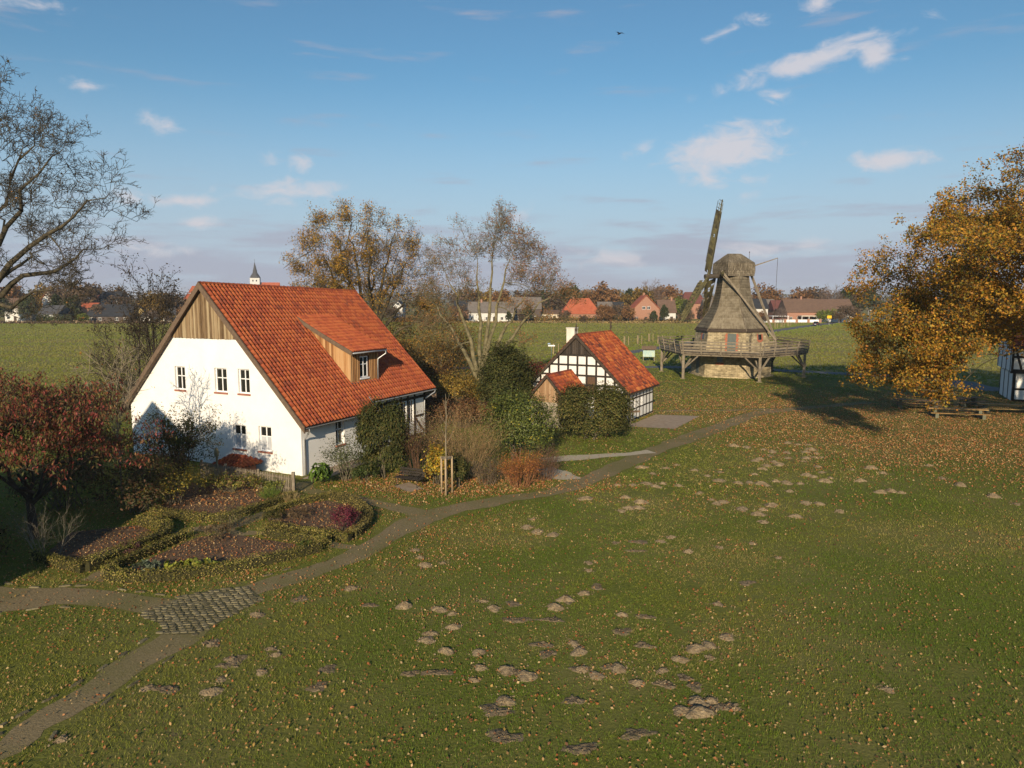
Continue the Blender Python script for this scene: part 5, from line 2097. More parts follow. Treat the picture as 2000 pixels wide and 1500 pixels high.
# ---------------------------------------------------------------- shrubs
YEW = [(0.035, 0.045, 0.014), (0.05, 0.06, 0.016), (0.07, 0.075, 0.02), (0.10, 0.085, 0.026)]
YEW2 = [(0.06, 0.068, 0.017), (0.09, 0.09, 0.022), (0.13, 0.105, 0.032), (0.045, 0.05, 0.014)]
up = (0, 0, 1.2)
shrub('yew_bush', 'dark green columnar yew standing against the house corner', (-7.25, 39.72), 2.6, 4.0, 20000, .17, YEW, 11, asp=.34, clumps=300, m=NEEDLE, pw=3.4, base=0, fill=.25, droop=up, twigs=6, clump_r=.13, jit=.4, cone=.12)
shrub('yew_bush', 'broad rounded yew bush in front of the half-timbered house', (5.73, 50.69), 4.7, 3.55, 26000, .17, YEW2, 12, asp=.40, clumps=420, m=NEEDLE, pw=3.2, wy=3.6, base=0, fill=.2, twigs=6, clump_r=.12)
shrub('laurel_bush', 'glossy broadleaf evergreen bush with some yellow leaves', (0.38, 44.13), 4.0, 4.1, 13000, .15, [(0.085, 0.11, 0.022), (0.13, 0.15, 0.035), (0.05, 0.065, 0.014), (0.30, 0.26, 0.03)], 13, colw=[.4, .37, .18, .05], asp=.4, clumps=170, m=GLOSSY_LEAF, pw=2.3, base=0, fill=.3, twigs=8, clump_r=.12)
shrub('conifer', 'tall dark conifer behind the glossy evergreen bush', (-0.49, 57.02), 4.6, 6.1, 17000, .22, [(0.04, 0.05, 0.014), (0.06, 0.068, 0.018), (0.09, 0.085, 0.024)], 14, asp=.3, clumps=200, m=NEEDLE, pw=2.2, base=0, fill=.35, twigs=6, clump_r=.12, cone=.25, cat='conifer')
shrub('red_bush', 'dark red leaved bush beside the bakehouse gable', (1.85, 64.50), 3.0, 4.6, 5000, .14, [(0.14, 0.035, 0.025), (0.22, 0.06, 0.035), (0.09, 0.03, 0.02)], 15, asp=.5, clumps=90, base=0, twigs=8)
twiggy('brown_shrub', 'russet twiggy shrub close behind the park bench', (-5.24, 40.20), 2.5, 3.6, 40, 16, mat('russet_twig', [(0.10, 0.055, 0.035), (0.18, 0.10, 0.06)], scale=5), dict(per=3, spread=.12, size=.09, cols=[(0.14, 0.07, 0.04), (0.10, 0.06, 0.03), (0.16, 0.14, 0.04)], keep=.8))
shrub('yellow_bush', 'bright yellow leaved bush beside the staked young tree', (-4.09, 38.15), 1.55, 2.0, 1500, .14, [(0.50, 0.33, 0.03), (0.42, 0.22, 0.03), (0.30, 0.26, 0.04), (0.18, 0.16, 0.03)], 17, asp=.6, clumps=50, base=0, fill=.7, twigs=16)
TAN_TWIG = mat('tan_twig', [(0.17, 0.11, 0.055), (0.30, 0.20, 0.10), (0.34, 0.26, 0.12)], scale=3)
twiggy('tan_shrub', 'tall tan twiggy shrub behind the staked young tree', (-2.75, 39.96), 4.0, 3.9, 75, 18, TAN_TWIG, dict(per=2, spread=.1, size=.07, cols=[(0.30, 0.18, 0.08), (0.24, 0.13, 0.06), (0.20, 0.17, 0.06)], keep=.8), kids=(6, 4))
shrub('dark_bush', 'low dark evergreen clump behind the tree stakes', (-2.83, 37.51), 1.0, 1.6, 2500, .14, YEW, 19, asp=.35, clumps=40, m=NEEDLE, base=0)
twiggy('orange_shrub', 'orange brown twiggy shrub beside the path', (0.49, 37.72), 2.1, 1.9, 45, 20, mat('orange_twig', [(0.18, 0.08, 0.04), (0.30, 0.13, 0.06)], scale=5), dict(per=4, spread=.08, size=.06, cols=[(0.34, 0.12, 0.03), (0.42, 0.18, 0.04), (0.24, 0.09, 0.04)], keep=.9))
twiggy('brown_shrub', 'dark brown twiggy shrub at the gravel patch', (1.75, 39.03), 1.7, 1.9, 45, 21, mat('brown_twig', [(0.10, 0.06, 0.04), (0.19, 0.11, 0.07)], scale=5), dict(per=2, spread=.08, size=.055, cols=[(0.17, 0.09, 0.05), (0.12, 0.07, 0.04)], keep=.7))
twiggy('grey_shrub', 'greyish brown low shrub with a few yellow leaves', (-1.33, 38.15), 2.0, 1.6, 40, 22, mat('grey_twig', [(0.11, 0.08, 0.055), (0.20, 0.15, 0.10)], scale=5), dict(per=2, spread=.08, size=.06, cols=[(0.14, 0.10, 0.06), (0.40, 0.28, 0.05), (0.12, 0.09, 0.05)], colw=[.5, .1, .4], keep=.7))
shrub('leafy_plant', 'bright green broad-leaved plant by the house corner', (-10.24, 37.94), 1.0, 1.15, 160, .50, [(0.10, 0.17, 0.02), (0.14, 0.22, 0.03), (0.06, 0.10, 0.02)], 23, asp=.3, clumps=40, base=0, m=GLOSSY_LEAF, droop=(0, 0, 1.6), twigs=0, fill=.5, cat='plant')
shrub('airy_bush', 'loose grey green bush under the side window', (-9.17, 39.03), 2.3, 2.5, 2600, .10, [(0.09, 0.11, 0.04), (0.13, 0.14, 0.06), (0.06, 0.08, 0.025)], 24, asp=.4, clumps=80, base=0, fill=.7, twigs=24)
shrub('dark_bush', 'low dark green foliage between airy bush and yew', (-8.10, 38.81), 1.5, .9, 1800, .10, [(0.05, 0.075, 0.02), (0.08, 0.10, 0.03)], 25, asp=.5, clumps=40, base=0)
shrub('purple_bush', 'small round purple red bush in the garden bed', (-7.28, 30.35), 1.15, 1.05, 1800, .075, [(0.13, 0.022, 0.04), (0.09, 0.02, 0.035), (0.18, 0.035, 0.05)], 26, asp=.5, clumps=45, base=0, twigs=12)
shrub('hosta', 'lime yellow leafy clump in the front bed', (-11.80, 25.53), 1.9, .42, 420, .20, [(0.34, 0.36, 0.05), (0.22, 0.28, 0.04), (0.42, 0.40, 0.08)], 27, asp=.6, clumps=42, base=0, twigs=0, wy=.8, cat='plant')
shrub('lavender', 'grey green low clump beside the lime yellow leaves', (-13.34, 25.53), 1.1, .38, 500, .14, [(0.16, 0.19, 0.13), (0.10, 0.13, 0.08)], 28, asp=.35, clumps=30, base=0, twigs=0, wy=.6, cat='plant')
shrub('garden_shrub', 'tall loose shrub with sparse green leaves before the gable', (-18.69, 39.38), 5.0, 3.9, 6000, .12, [(0.08, 0.10, 0.025), (0.13, 0.13, 0.03), (0.16, 0.09, 0.03), (0.05, 0.06, 0.02)], 29, asp=.5, clumps=120, base=0, fill=.75, twigs=60, wy=2.2, ragged=.2, twig_m=BARK_DARK)
shrub('garden_shrub', 'yellowing shrub at the shady end of the picket fence', (-16.49, 34.34), 2.6, 1.9, 2200, .10, [(0.30, 0.22, 0.03), (0.16, 0.15, 0.03), (0.36, 0.26, 0.04), (0.10, 0.10, 0.02)], 30, asp=.6, clumps=70, base=0, fill=.7, twigs=26)
shrub('climbing_plant', 'yellow green climbing plants tangled through the picket fence', (-14.58, 36.49), 3.4, 1.05, 3000, .10, [(0.22, 0.21, 0.05), (0.13, 0.15, 0.03), (0.32, 0.26, 0.06), (0.18, 0.10, 0.05)], 31, asp=.6, clumps=110, base=0, fill=.7, twigs=50, wy=1.0, ragged=.22)
shrub('climbing_plant', 'green and yellow climber on the fence next to its end post', (-12.32, 36.49), 1.6, .7, 800, .09, [(0.16, 0.19, 0.04), (0.30, 0.28, 0.06), (0.09, 0.12, 0.025)], 32, asp=.6, clumps=60, base=0, fill=.7, twigs=20, wy=.7, ragged=.2)
twiggy('grass_clump', 'bright green grass clump at the foot of the picket fence', (-12.19, 35.53), 1.4, .7, 90, 33, mat('green_blade', [(0.08, 0.13, 0.02), (0.14, 0.19, 0.03)], scale=5), None, r=.008, levels=1, cat='plant')
twiggy('dry_grass_clump', 'straw coloured grass tuft by the fence end post', (-10.99, 34.97), 1.0, .6, 70, 34, mat('straw', [(0.26, 0.20, 0.09), (0.40, 0.31, 0.15)], scale=5), None, r=.007, levels=1, cat='plant')
for k, (px, lab) in enumerate((((-9.79, 31.96), 'brownish dead perennial in the purple bush bed'), ((-10.62, 31.65), 'dark green low clump at the end of the purple bush bed'), ((-12.25, 30.77), 'tangled dry stalks at the crossing of the garden paths'), ((-12.35, 29.08), 'brown withered stalks in the largest bed'), ((-8.15, 27.80), 'small green herb near the tip of the largest bed'), ((-15.02, 27.28), 'low purplish plant in the leafy triangular bed'))):
    cols = [[(0.12, 0.08, 0.04), (0.18, 0.12, 0.06)], YEW2, [(0.16, 0.13, 0.06), (0.10, 0.10, 0.03)], [(0.14, 0.09, 0.05), (0.10, 0.08, 0.03)], [(0.10, 0.15, 0.03), (0.14, 0.18, 0.04)], [(0.12, 0.05, 0.06), (0.16, 0.08, 0.06)]][k]
    shrub('garden_plant', lab, px, [1.5, .9, 1.3, 1.6, .9, 1.1][k], [.55, .55, .9, .6, .35, .5][k], 900, .075, cols, 50 + k, asp=.4, clumps=36, base=0, fill=.6, twigs=16, cat='plant')
twiggy('bare_shrub', 'pale bare shrub with fanning stems at the edge of the shade', (-17.97, 27.11), 2.1, 2.4, 11, 35, mat('pale_twig', [(0.16, 0.14, 0.10), (0.27, 0.23, 0.17)], scale=5), None, r=.013, kids=(6, 4))
# gold and brown bushes behind the farmhouse
GOLD = [(0.32, 0.20, 0.035), (0.22, 0.13, 0.03), (0.38, 0.26, 0.05), (0.15, 0.13, 0.03)]
RUST = [(0.17, 0.08, 0.04), (0.12, 0.06, 0.03), (0.22, 0.12, 0.045)]
for k, (p, w, h, c, lab) in enumerate((((-5.31, 64.50), 4.6, 3.3, GOLD, 'golden bush behind the far house corner'), ((-8.03, 74.98), 4.8, 4.2, RUST, 'reddish brown bush behind the far house corner'),
                                       ((-3.87, 67.66), 3.6, 2.6, GOLD, 'yellow bush at the foot of the forked tree'), ((-3.78, 55.41), 5.0, 2.2, RUST, 'brown low thicket between house and conifer'),
                                       ((-6.91, 59.49), 3.4, 2.4, RUST, 'rusty thicket close to the half-timbered long wall'))):
    shrub('wild_bush', lab, p, w, h, 4200, .14, c, 60 + k, asp=.6, clumps=110, base=0, fill=.6, twigs=40, ragged=.2)

# ---------------------------------------------------------------- trees
OAK = dict(levels=4, trunk=.35, tr=.026, seg=[.9, .8, .5, .35, .25], wob=[.05, .13, .17, .2, .22], up=[.02, .035, .03, .03, .0], n=[9, 9, 8, 6], start=[.45, .18, .15, .1], ang=[58, 48, 46, 44], rr=[.55, .5, .5, .5], lr=[1.45, .50, .46, .45], taper=.3, rmin=.009, shape=.45)
# big golden oak that stands beyond the picture's edge
TW2 = dict(levels=2, fine=True, seg=[.9, .7, .5], wob=[.12, .18, .2], up=[.02, .02, .0], n=[4, 3], start=[.2, .15], ang=[48, 46], rr=[.6, .6], lr=[.6, .55], taper=.35, rmin=.007, shape=.4)
TW3 = dict(levels=3, fine=True, seg=[.8, .7, .6, .5], wob=[.13, .18, .2, .2], up=[.03, .02, .02, .0], n=[6, 5, 4], start=[.15, .15, .1], ang=[46, 46, 44], rr=[.65, .6, .6], lr=[.62, .56, .55], taper=.35, rmin=.009, shape=.4)
OAK_LEAVES = [(0.40, 0.19, 0.022), (0.31, 0.17, 0.022), (0.46, 0.26, 0.03), (0.23, 0.175, 0.024), (0.36, 0.14, 0.026), (0.14, 0.135, 0.024)]
ol = [(sin(a) * 14.5 * q, -cos(a) * 11 * q, z) for a, q, z in ((-1.9, 1, 9), (-1.45, 1.1, 6.5), (-1.2, .9, 13), (-.8, 1, 8), (-.4, .8, 15), (0, 1, 9), (.5, 1, 11), (1.1, 1, 9), (1.8, .9, 12), (2.5, 1, 9), (3.1, 1, 10), (-2.5, 1, 8.5), (-1.5, .5, 15.5), (.2, .4, 17), (1.5, .5, 15.5))]
gi = np.random.default_rng(5)
extra_clumps = [((gi.uniform(-6, 10), gi.uniform(-6, 6), gi.uniform(7.5, 17)), 1.3) for _ in range(75)] + [((gi.uniform(-20.8, -18.4), gi.uniform(-4, 4), gi.uniform(3.6, 9)), 1.1) for _ in range(34)]  # first group added out of view to shade the granary, second hangs low
big_tree('oak', 'huge golden brown oak in full autumn leaf by the picnic tables', (45.4, 47), 7.0, .62, ol,
         dome_clumps(3, 520, (0, 0, 9.6), (19.6, 15, 10.4), 1.3, 3.0, .40, lambda p: (p[0] < -6.5 or random.random() < .35) and (p[0] < -18.0 or (p[2] > 5.0 - .348 * p[1] and p[2] > 6.6))) + extra_clumps, BARK, 3, TW2,
         dict(per=14, spread=.18, size=.165, asp=.62, cols=OAK_LEAVES, colw=[.24, .22, .16, .18, .10, .10], keep=.85), twig_n=3)
# bare oak whose limbs reach in past the edge, a few leaves left
BARK_OAK = mat('oak_bark', [(0.025, 0.021, 0.015), (0.06, 0.05, 0.032), (0.12, 0.10, 0.06)], scale=3, rough=.95)
bl = [(13.0, -1, 17.0), (9.2, .5, 20.5), (5, 0, 24.3), (9, -1, 10.8), (11.5, 1, 13.6), (6, -2, 8.8), (7, 1, 22), (-8, 2, 16), (-10, -3, 12), (0, 8, 17), (-2, -9, 15), (-5, 0, 22), (3, -6, 19), (4, 6, 14)]
bare_oak = big_tree('oak', 'large nearly bare oak with mossy limbs spreading above the field edge', (-41.5, 53), 8.5, .62, bl,
         dome_clumps(8, 170, (0, 0, 14.0), (12.6, 10, 11), 1.7, 6.0, .55), BARK_OAK, 12, dict(TW3, rmin=.018, n=[4, 4, 3]),
         dict(per=2, spread=.14, size=.19, asp=.6, cols=[(0.16, 0.08, 0.03), (0.10, 0.08, 0.03), (0.22, 0.11, 0.03)], keep=.035, where=lambda T: np.where(T[:, 2] < 10, 1.0, .16)), twig_n=3, limb_r=.5, wob=.35)
# half-bare oak behind the farmhouse
cl_ = [(sin(a) * 5.6 * q, -cos(a) * 5.5 * q, z) for a, q, z in ((-1.6, 1.1, 11), (-1.3, .9, 15), (-.9, .7, 17), (-.3, .6, 18), (.4, .6, 18), (1.0, .8, 17), (1.5, .9, 14.5), (1.6, 1.1, 11), (2.4, .8, 15), (3.1, .8, 14), (-2.3, .9, 13), (-1.6, 1.1, 8.5), (1.6, 1.1, 8))]
big_tree('oak', 'wide crowned half bare oak with golden leaves behind the farmhouse', (-15.6, 78), 5.0, .5, cl_,
         dome_clumps(21, 240, (0, 0, 11.8), (7.9, 7.0, 7.6), 1.15, 5.0, .75), BARK_OAK, 21, dict(TW3, n=[5, 3, 3]),
         dict(per=5, spread=.25, size=.16, asp=.6, cols=[(0.46, 0.26, 0.035), (0.37, 0.205, 0.035), (0.30, 0.15, 0.035), (0.25, 0.19, 0.035)], keep=.62, where=lambda T: np.where(T[:, 2] < 9.5, 1.0, np.where(T[:, 0] < 1, .55, .25))), twig_n=2)
tree('oak', 'smaller golden tree beyond the farmhouse ridge', (-32, 104), 10.5, dict(OAK, levels=3, n=[12, 10, 8], lr=[1.2, .5, .45], start=[.2, .15, .1]), BARK_OLIVE, 22,
     dict(per=10, spread=.4, size=.26, cols=[(0.30, 0.19, 0.04), (0.24, 0.16, 0.03), (0.34, 0.24, 0.06)], keep=.8))
# forked tree between the two houses
FK = [((-0.70, 15.92), .9), ((-1.88, 16.62), .9), ((0.24, 15.07), .9), ((-2.53, 14.66), .9), ((-1.21, 13.69), .9), ((0.94, 13.35), .9), ((-4.45, 13.58), 1.0), ((-5.48, 12.22), 1.0), ((-3.55, 15.74), .8),
      ((0.23, 11.70), .9), ((2.14, 12.22), 1.0), ((3.38, 11.49), 1.0), ((4.40, 10.33), 1.0), ((2.32, 10.32), .9), ((1.21, 11.06), .9), ((3.98, 9.16), .9), ((1.87, 13.12), .8),
      ((-6.11, 11.03), 1.0), ((-6.97, 9.63), 1.0), ((-8.04, 8.22), 1.0), ((-5.83, 9.13), .9), ((-6.53, 7.31), .9), ((-4.40, 11.01), .8), ((-7.70, 6.27), .9), ((-5.45, 6.33), .8), ((0.47, 7.31), .7), ((2.64, 7.95), .7), ((-3.00, 12.61), .8)]
fk = [((x + 2.9, random.uniform(-2.2, 2.2), z), r * 1.35) for (x, z), r in FK for _ in range(2)]
fk = [((p[0] + random.gauss(0, 1.0), p[1], p[2] + random.gauss(0, .9)), r * 1.3) for p, r in fk]
big_tree('forked_tree', 'tall multi-stemmed tree with reddish leaf remnants between the houses', (-2.9, 67.5), 2.2, .40,
         [(1.6, 0, 15.6), (-.3, .3, 13.6), (4.6, .4, 11.2), (6.8, 0, 10.4), (-3.2, -.3, 12.2), (-4.6, .3, 9.6), (3.0, -.6, 14.0)], fk, BARK_OLIVE, 31, dict(TW3, rmin=.010, n=[5, 4, 3]),
         dict(per=2, spread=.14, size=.13, asp=.6, cols=[(0.30, 0.14, 0.06), (0.23, 0.11, 0.055), (0.32, 0.18, 0.06)], keep=.75, where=lambda T: np.where((T[:, 0] > 2.5), 1.0, .45)), twig_n=3, limb_r=.6, wob=.18)
UNDER = dict(OAK, levels=3, n=[12, 10, 8], lr=[1.15, .55, .5], start=[.1, .1, .1], trunk=.5, ang=[60, 50, 46])
for k, (p, h, lab) in enumerate((((-9.8, 84), 10.5, 'rust coloured tree right behind the tall half bare oak'), ((-13.5, 70), 8.5, 'low golden tree just behind the far roof edge'), ((-7.0, 76), 8.0, 'brown twiggy tree between the oak and the forked tree'))):
    tree('small_tree', lab, p, h, UNDER, BARK_OLIVE, 40 + k, dict(per=8, spread=.3, size=.17, cols=[(0.27, 0.14, 0.03), (0.19, 0.10, 0.03), (0.30, 0.18, 0.04), (0.14, 0.11, 0.03)], keep=[.85, .85, .5][k]))
# vase-shaped dark tree left of the gable
VASE = dict(levels=3, seg=[.7, .5, .35, .3], wob=[.05, .10, .14, .16], up=[.06, .05, .04, .02], n=[8, 8, 5], start=[.2, .2, .15], ang=[34, 38, 40], rr=[.5, .55, .5], lr=[.5, .5, .45], taper=.3, rmin=.018, shape=.4, trunk_lvl=0)
tree('small_tree', 'dark vase-shaped nearly leafless tree beside the farmhouse roof edge', (-26.6, 52.5), 12.5, VASE, BARK_DARK, 51,
     dict(per=4, spread=.13, size=.17, asp=.45, cols=[(0.035, 0.03, 0.02), (0.07, 0.05, 0.025)], keep=.5, where=lambda T: np.where(T[:, 2] > 7.5, 1, .15)),
     trunk=[((0, 0, -.1), (.02, 0, 1), 9.3, .13), ((.1, 0, 0), (.22, .1, 1), 8.6, .11), ((-.1, 0, 0), (-.24, 0, 1), 8.4, .10), ((0, .1, .4), (-.5, .2, 1), 6.6, .08), ((0, -.1, .3), (.1, -.3, 1), 7.0, .08), ((0, 0, 1.2), (-.8, -.1, .8), 4.8, .06), ((0, 0, 1.0), (.75, .1, .9), 4.6, .05)])
tree('young_tree', 'thin young tree with pale stem rising out of the red leaved tree', (-20.2, 36.5), 7.0, VASE, BARK_PALE, 52,
     dict(per=2, spread=.1, size=.12, asp=.5, cols=[(0.40, 0.10, 0.04), (0.30, 0.16, 0.04)], keep=.08), trunk=[((0, 0, 0), (0, 0, 1), 6.0, .05)])
# red leaved cherry in the near corner
TW_C = dict(TW2, up=[-.02, -.04, -.06])
big_tree('cherry_tree', 'spreading cherry tree with drooping red and green leaves', (-20.0, 29.3), 1.8, .16,
         [(3.2, -.6, 4.6), (-3, 0, 5), (2, 2, 5.4), (-1, -2.5, 4.8), (.5, 0, 5.8), (3.6, .8, 3.8), (1.5, -2.4, 3.6)],
         dome_clumps(61, 95, (0, 0, 4.0), (4.2, 3.5, 2.1), .8, 2.0, .6), BARK_DARK, 61, TW_C,
         dict(per=7, spread=.13, size=.17, asp=.30, cols=[(0.23, 0.045, 0.034), (0.17, 0.055, 0.03), (0.19, 0.10, 0.04), (0.11, 0.11, 0.034), (0.31, 0.085, 0.075)], colw=[.19, .24, .26, .23, .08], keep=.8, droop=(0, 0, -1.3)), twig_n=3)
for k, (p, w, h, lab) in enumerate((((-21.5, 33.5), 4.5, 2.6, 'dark bush added to deepen the shade behind the cherry tree'), ((-17.6, 33.2), 3.6, 1.9, 'dark low bush added to deepen the shade beside the cherry tree'), ((-23.5, 39.5), 4.0, 3.0, 'dark bush added to deepen the shade at the far gable corner'), ((-18.6, 36.6), 3.4, 2.3, 'shrub with few leaves added to deepen the shade before the gable'), ((-20.6, 25.8), 3.0, 1.6, 'dark bush added to deepen the shade at the picture edge'))):
    shrub('added_shade_bush', lab, p, w, h, 3200, .13, [(0.05, 0.06, 0.02), (0.09, 0.07, 0.025), (0.12, 0.06, 0.03)], 80 + k, asp=.5, clumps=90, base=0, fill=.6, twigs=30, ragged=.2)  # dark bushes added where the barn's shade falls short

# the barn out of view that throws its shade over the near garden corner
barn = thing('barn', 'brick barn beyond the picture edge casting shade on the garden', 'barn', (-26.2, 22.0, 0))
q = MB()
q.prism([(-6.5, -.1), (6.1, -.1), (6.1, 6.0), (0, 11.3), (-6.5, 6.0)], lambda x, d, z: (x, -d, z), 0, 13)
q.make('wall', RED_BRICK, barn)
q = MB()
for sg, hw in ((1, 6.5), (-1, 6.9)):
    q.poly([(sg * hw, .3, 5.75), (sg * hw, -13.3, 5.75), (0, -13.3, 11.55), (0, .3, 11.55), (sg * hw, .3, 5.6), (sg * hw, -13.3, 5.6), (0, -13.3, 11.4), (0, .3, 11.4)], [(0, 1, 2, 3), (7, 6, 5, 4), (4, 5, 1, 0), (6, 7, 3, 2), (5, 6, 2, 1)])
q.make('roof', TILE_OLD, barn)


# ---------------------------------------------------------------- the village beyond the field
def roof_mat(name, a, b):
    return mat('village_' + name, [a, b], scale=1.2, rough=.85, bump=.2, bscale=6)


ROOFS = dict(red=roof_mat('red_roof', (0.30, 0.07, 0.035), (0.42, 0.12, 0.055)), brown=roof_mat('brown_roof', (0.10, 0.062, 0.045), (0.16, 0.10, 0.07)),
             grey=roof_mat('grey_roof', (0.11, 0.095, 0.085), (0.18, 0.155, 0.135)), black=roof_mat('black_roof', (0.018, 0.02, 0.024), (0.035, 0.037, 0.043)),
             dark=roof_mat('slate_roof', (0.05, 0.05, 0.055), (0.085, 0.085, 0.09)), maroon=roof_mat('maroon_roof', (0.10, 0.035, 0.03), (0.16, 0.06, 0.05)))
WALLS = dict(white=mat('village_white_wall', [(0.52, 0.51, 0.49), (0.64, 0.63, 0.61)], scale=1, rough=.9), brick=mat('village_brick', [(0.27, 0.14, 0.095), (0.37, 0.20, 0.14)], scale=3, rough=.95),
             yellow=mat('village_yellow_wall', [(0.50, 0.38, 0.16), (0.60, 0.46, 0.22)], scale=1, rough=.9), cream=mat('village_cream_wall', [(0.55, 0.48, 0.38), (0.66, 0.58, 0.47)], scale=1, rough=.9),
             dark=mat('village_dark_wall', [(0.06, 0.045, 0.04), (0.11, 0.085, 0.07)], scale=2, rough=.9))
GRP_H = 'village houses beyond the field'


def house(label, x0, x1, Y, ze, zr, roof, wall, kind='side', depth=9.0, hip=0.0, wins=3, chim=None, rz=0.0, door=True, up_wins=0):
    """village house; front edge at (x0..x1, Y)"""
    cx = (x0 + x1) / 2
    w = (x1 - x0)
    h = thing('village_house', label, 'house', (cx, Y, 0), rz, GRP_H)
    a = w / 2
    o = .45
    q = MB()
    if kind == 'side':
        q.prism([(0, -.2), (depth, -.2), (depth, ze), (depth / 2, ze if hip else zr - .25), (0, ze)], lambda y, x, z: (x, y, z), -a, a)
    else:
        q.prism([(-a, -.2), (a, -.2), (a, ze), (0, zr - .25), (-a, ze)], lambda x, y, z: (x, y, z), 0, depth)
    q.make('wall', WALLS[wall], h)
    q = MB()
    if kind == 'side':
        hp = hip * depth / 2 if hip else -o
        zlo = ze - .25
        A = [(-a - o, -o, zlo), (a + o, -o, zlo), (a + o, depth + o, zlo), (-a - o, depth + o, zlo)]
        B = [(-a + hp, depth / 2, zr), (a - hp, depth / 2, zr)]
        up_ = [(x, y, z + .18) for x, y, z in A + B]
        q.poly(A + B + up_, [(6, 7, 11, 10), (8, 9, 10, 11), (7, 8, 11), (9, 6, 10), (1, 0, 4, 5), (3, 2, 5, 4), (0, 1, 7, 6), (1, 2, 8, 7), (2, 3, 9, 8), (3, 0, 6, 9)] + ([(2, 1, 5), (0, 3, 4)] if hip else []))
    else:
        zlo = ze - .3
        A = [(-a - o, -o, zlo), (0, -o, zr), (a + o, -o, zlo)]
        Bk = [(x, depth + o, z) for x, _, z in A]
        V = A + Bk
        U = [(x, y, z + .2) for x, y, z in V]
        q.poly(V + U, [(6, 9, 10, 7), (7, 10, 11, 8), (0, 1, 4, 3), (1, 2, 5, 4), (0, 6, 7, 1), (1, 7, 8, 2), (3, 4, 10, 9), (4, 5, 11, 10), (0, 3, 9, 6), (2, 8, 11, 5)])
    ro = q.make('roof', ROOFS[roof], h)
    if chim is not None:
        q = MB()
        q.box(chim - .35, chim + .35, depth / 2 - .4, depth / 2 + .4, zr - 1.5, zr + 1.1)
        q.make('chimney', WALLS['brick' if roof != 'black' else 'white'], ro)
    for i in range(wins):
        x = -a + w * (i + .5) / wins
        dr = door and i == wins // 2
        q = MB()
        q.box(x - .6, x + .6, -.04, .02, .15 if dr else .95, min(2.25, ze - .15))
        f = q.make('door' if dr else 'window', WHITE_PAINT if not dr else OLD_TIMBER, h)
        if not dr:
            for sx_ in (-.29, .29):
                q = MB()
                q.box(x + sx_ - .25, x + sx_ + .25, -.055, -.042, 1.03, min(2.17, ze - .22))
                q.make('pane', GLASS, f)
    for i in range(up_wins):
        x = (i - (up_wins - 1) / 2) * 2.0
        q = MB()
        q.box(x - .65, x + .65, -.04, .02, ze + .35, ze + 1.6)
        f = q.make('window', WHITE_PAINT, h)
        for sx_ in (-.31, .31):
            q = MB()
            q.box(x + sx_ - .27, x + sx_ + .27, -.055, -.042, ze + .43, ze + 1.52)
            q.make('pane', GLASS, f)
    return h


def hx_(p0, p1, ye, yr, Y, *a, **k):
    pass


house('long low white bungalow with grey brown roof behind the forked tree', (-17.97, 4.12)[0], (0.42, 4.12)[0], 300, (-17.97, 4.12)[1], (-18.24, 8.29)[1], 'grey', 'white', wins=6, chim=-4)
house('house with taller grey roof and small white dormer next to white bungalow', (0.00, 5.42)[0], (12.31, 5.42)[0], 312, (0.00, 5.42)[1], (0.00, 10.22)[1], 'grey', 'dark', wins=3)
house('low cream annex with flat-pitched roof beside the hipped red house', (12.55, 3.77)[0], (20.62, 3.77)[0], 318, (12.55, 3.32)[1], (12.71, 4.59)[1], 'brown', 'cream', wins=2)
house('wide house with broad hipped orange red roof beyond the hedge', (21.28, 3.53)[0], (37.35, 3.53)[0], 308, (21.28, 3.53)[1], (21.57, 9.78)[1], 'red', 'brick', hip=.75, wins=4, depth=11, chim=-3)
house('small grey roofed house between the orange roof and the black solar roof', (39.52, 4.92)[0], (45.57, 4.92)[0], 330, (39.53, 4.46)[1], (40.08, 8.13)[1], 'grey', 'brick', wins=2)
house('house with black solar roof left of the pink brick gable', (45.55, 4.84)[0], (51.69, 4.84)[0], 335, (45.56, 4.14)[1], (46.18, 8.10)[1], 'black', 'dark', wins=2)
house('pink brick gable house with orange red roof facing the field', (49.47, 4.75)[0], (61.31, 4.75)[0], 300, (49.47, 4.96)[1], (55.46, 11.05)[1], 'red', 'brick', kind='gable', wins=3, up_wins=2, depth=12, chim=0)
house('dark brown roofed wing attached beside the pink brick gable house', (61.71, 4.26)[0], (68.57, 4.26)[0], 304, (61.71, 4.04)[1], (62.60, 9.14)[1], 'brown', 'white', wins=2, chim=2.4)
house('brown hipped roof house showing behind the lower sail', (81.79, 7.55)[0], (93.12, 7.55)[0], 350, (81.79, 7.55)[1], (87.55, 12.73)[1], 'maroon', 'brick', hip=.5, wins=3)
house('grey roofed house with blue skylight close beside the mill tower', (87.87, 5.38)[0], (93.91, 5.38)[0], 330, (87.88, 4.92)[1], (89.08, 9.30)[1], 'grey', 'brick', wins=2)
house('white house with black roof framed by the mill tail beams', (102.41, 5.85)[0], (109.88, 5.85)[0], 312, (102.42, 5.64)[1], (103.90, 9.56)[1], 'black', 'white', wins=2)
house('brownish roof house half hidden by shrubs behind the tail beams', (117.51, 5.55)[0], (121.76, 5.55)[0], 335, (117.53, 5.08)[1], (119.10, 9.29)[1], 'grey', 'brick', wins=1)
house('small dark red gabled house left of the big brown roof', (114.93, 5.11)[0], (120.54, 5.11)[0], 318, (114.94, 4.88)[1], (116.58, 8.87)[1], 'maroon', 'brick', wins=2)
house('big brown roofed brick house with a pale chimney behind the white fence', (113.76, 4.33)[0], (126.24, 4.33)[0], 300, (113.76, 4.33)[1], (115.79, 9.57)[1], 'brown', 'brick', wins=4, chim=1.2, depth=11)
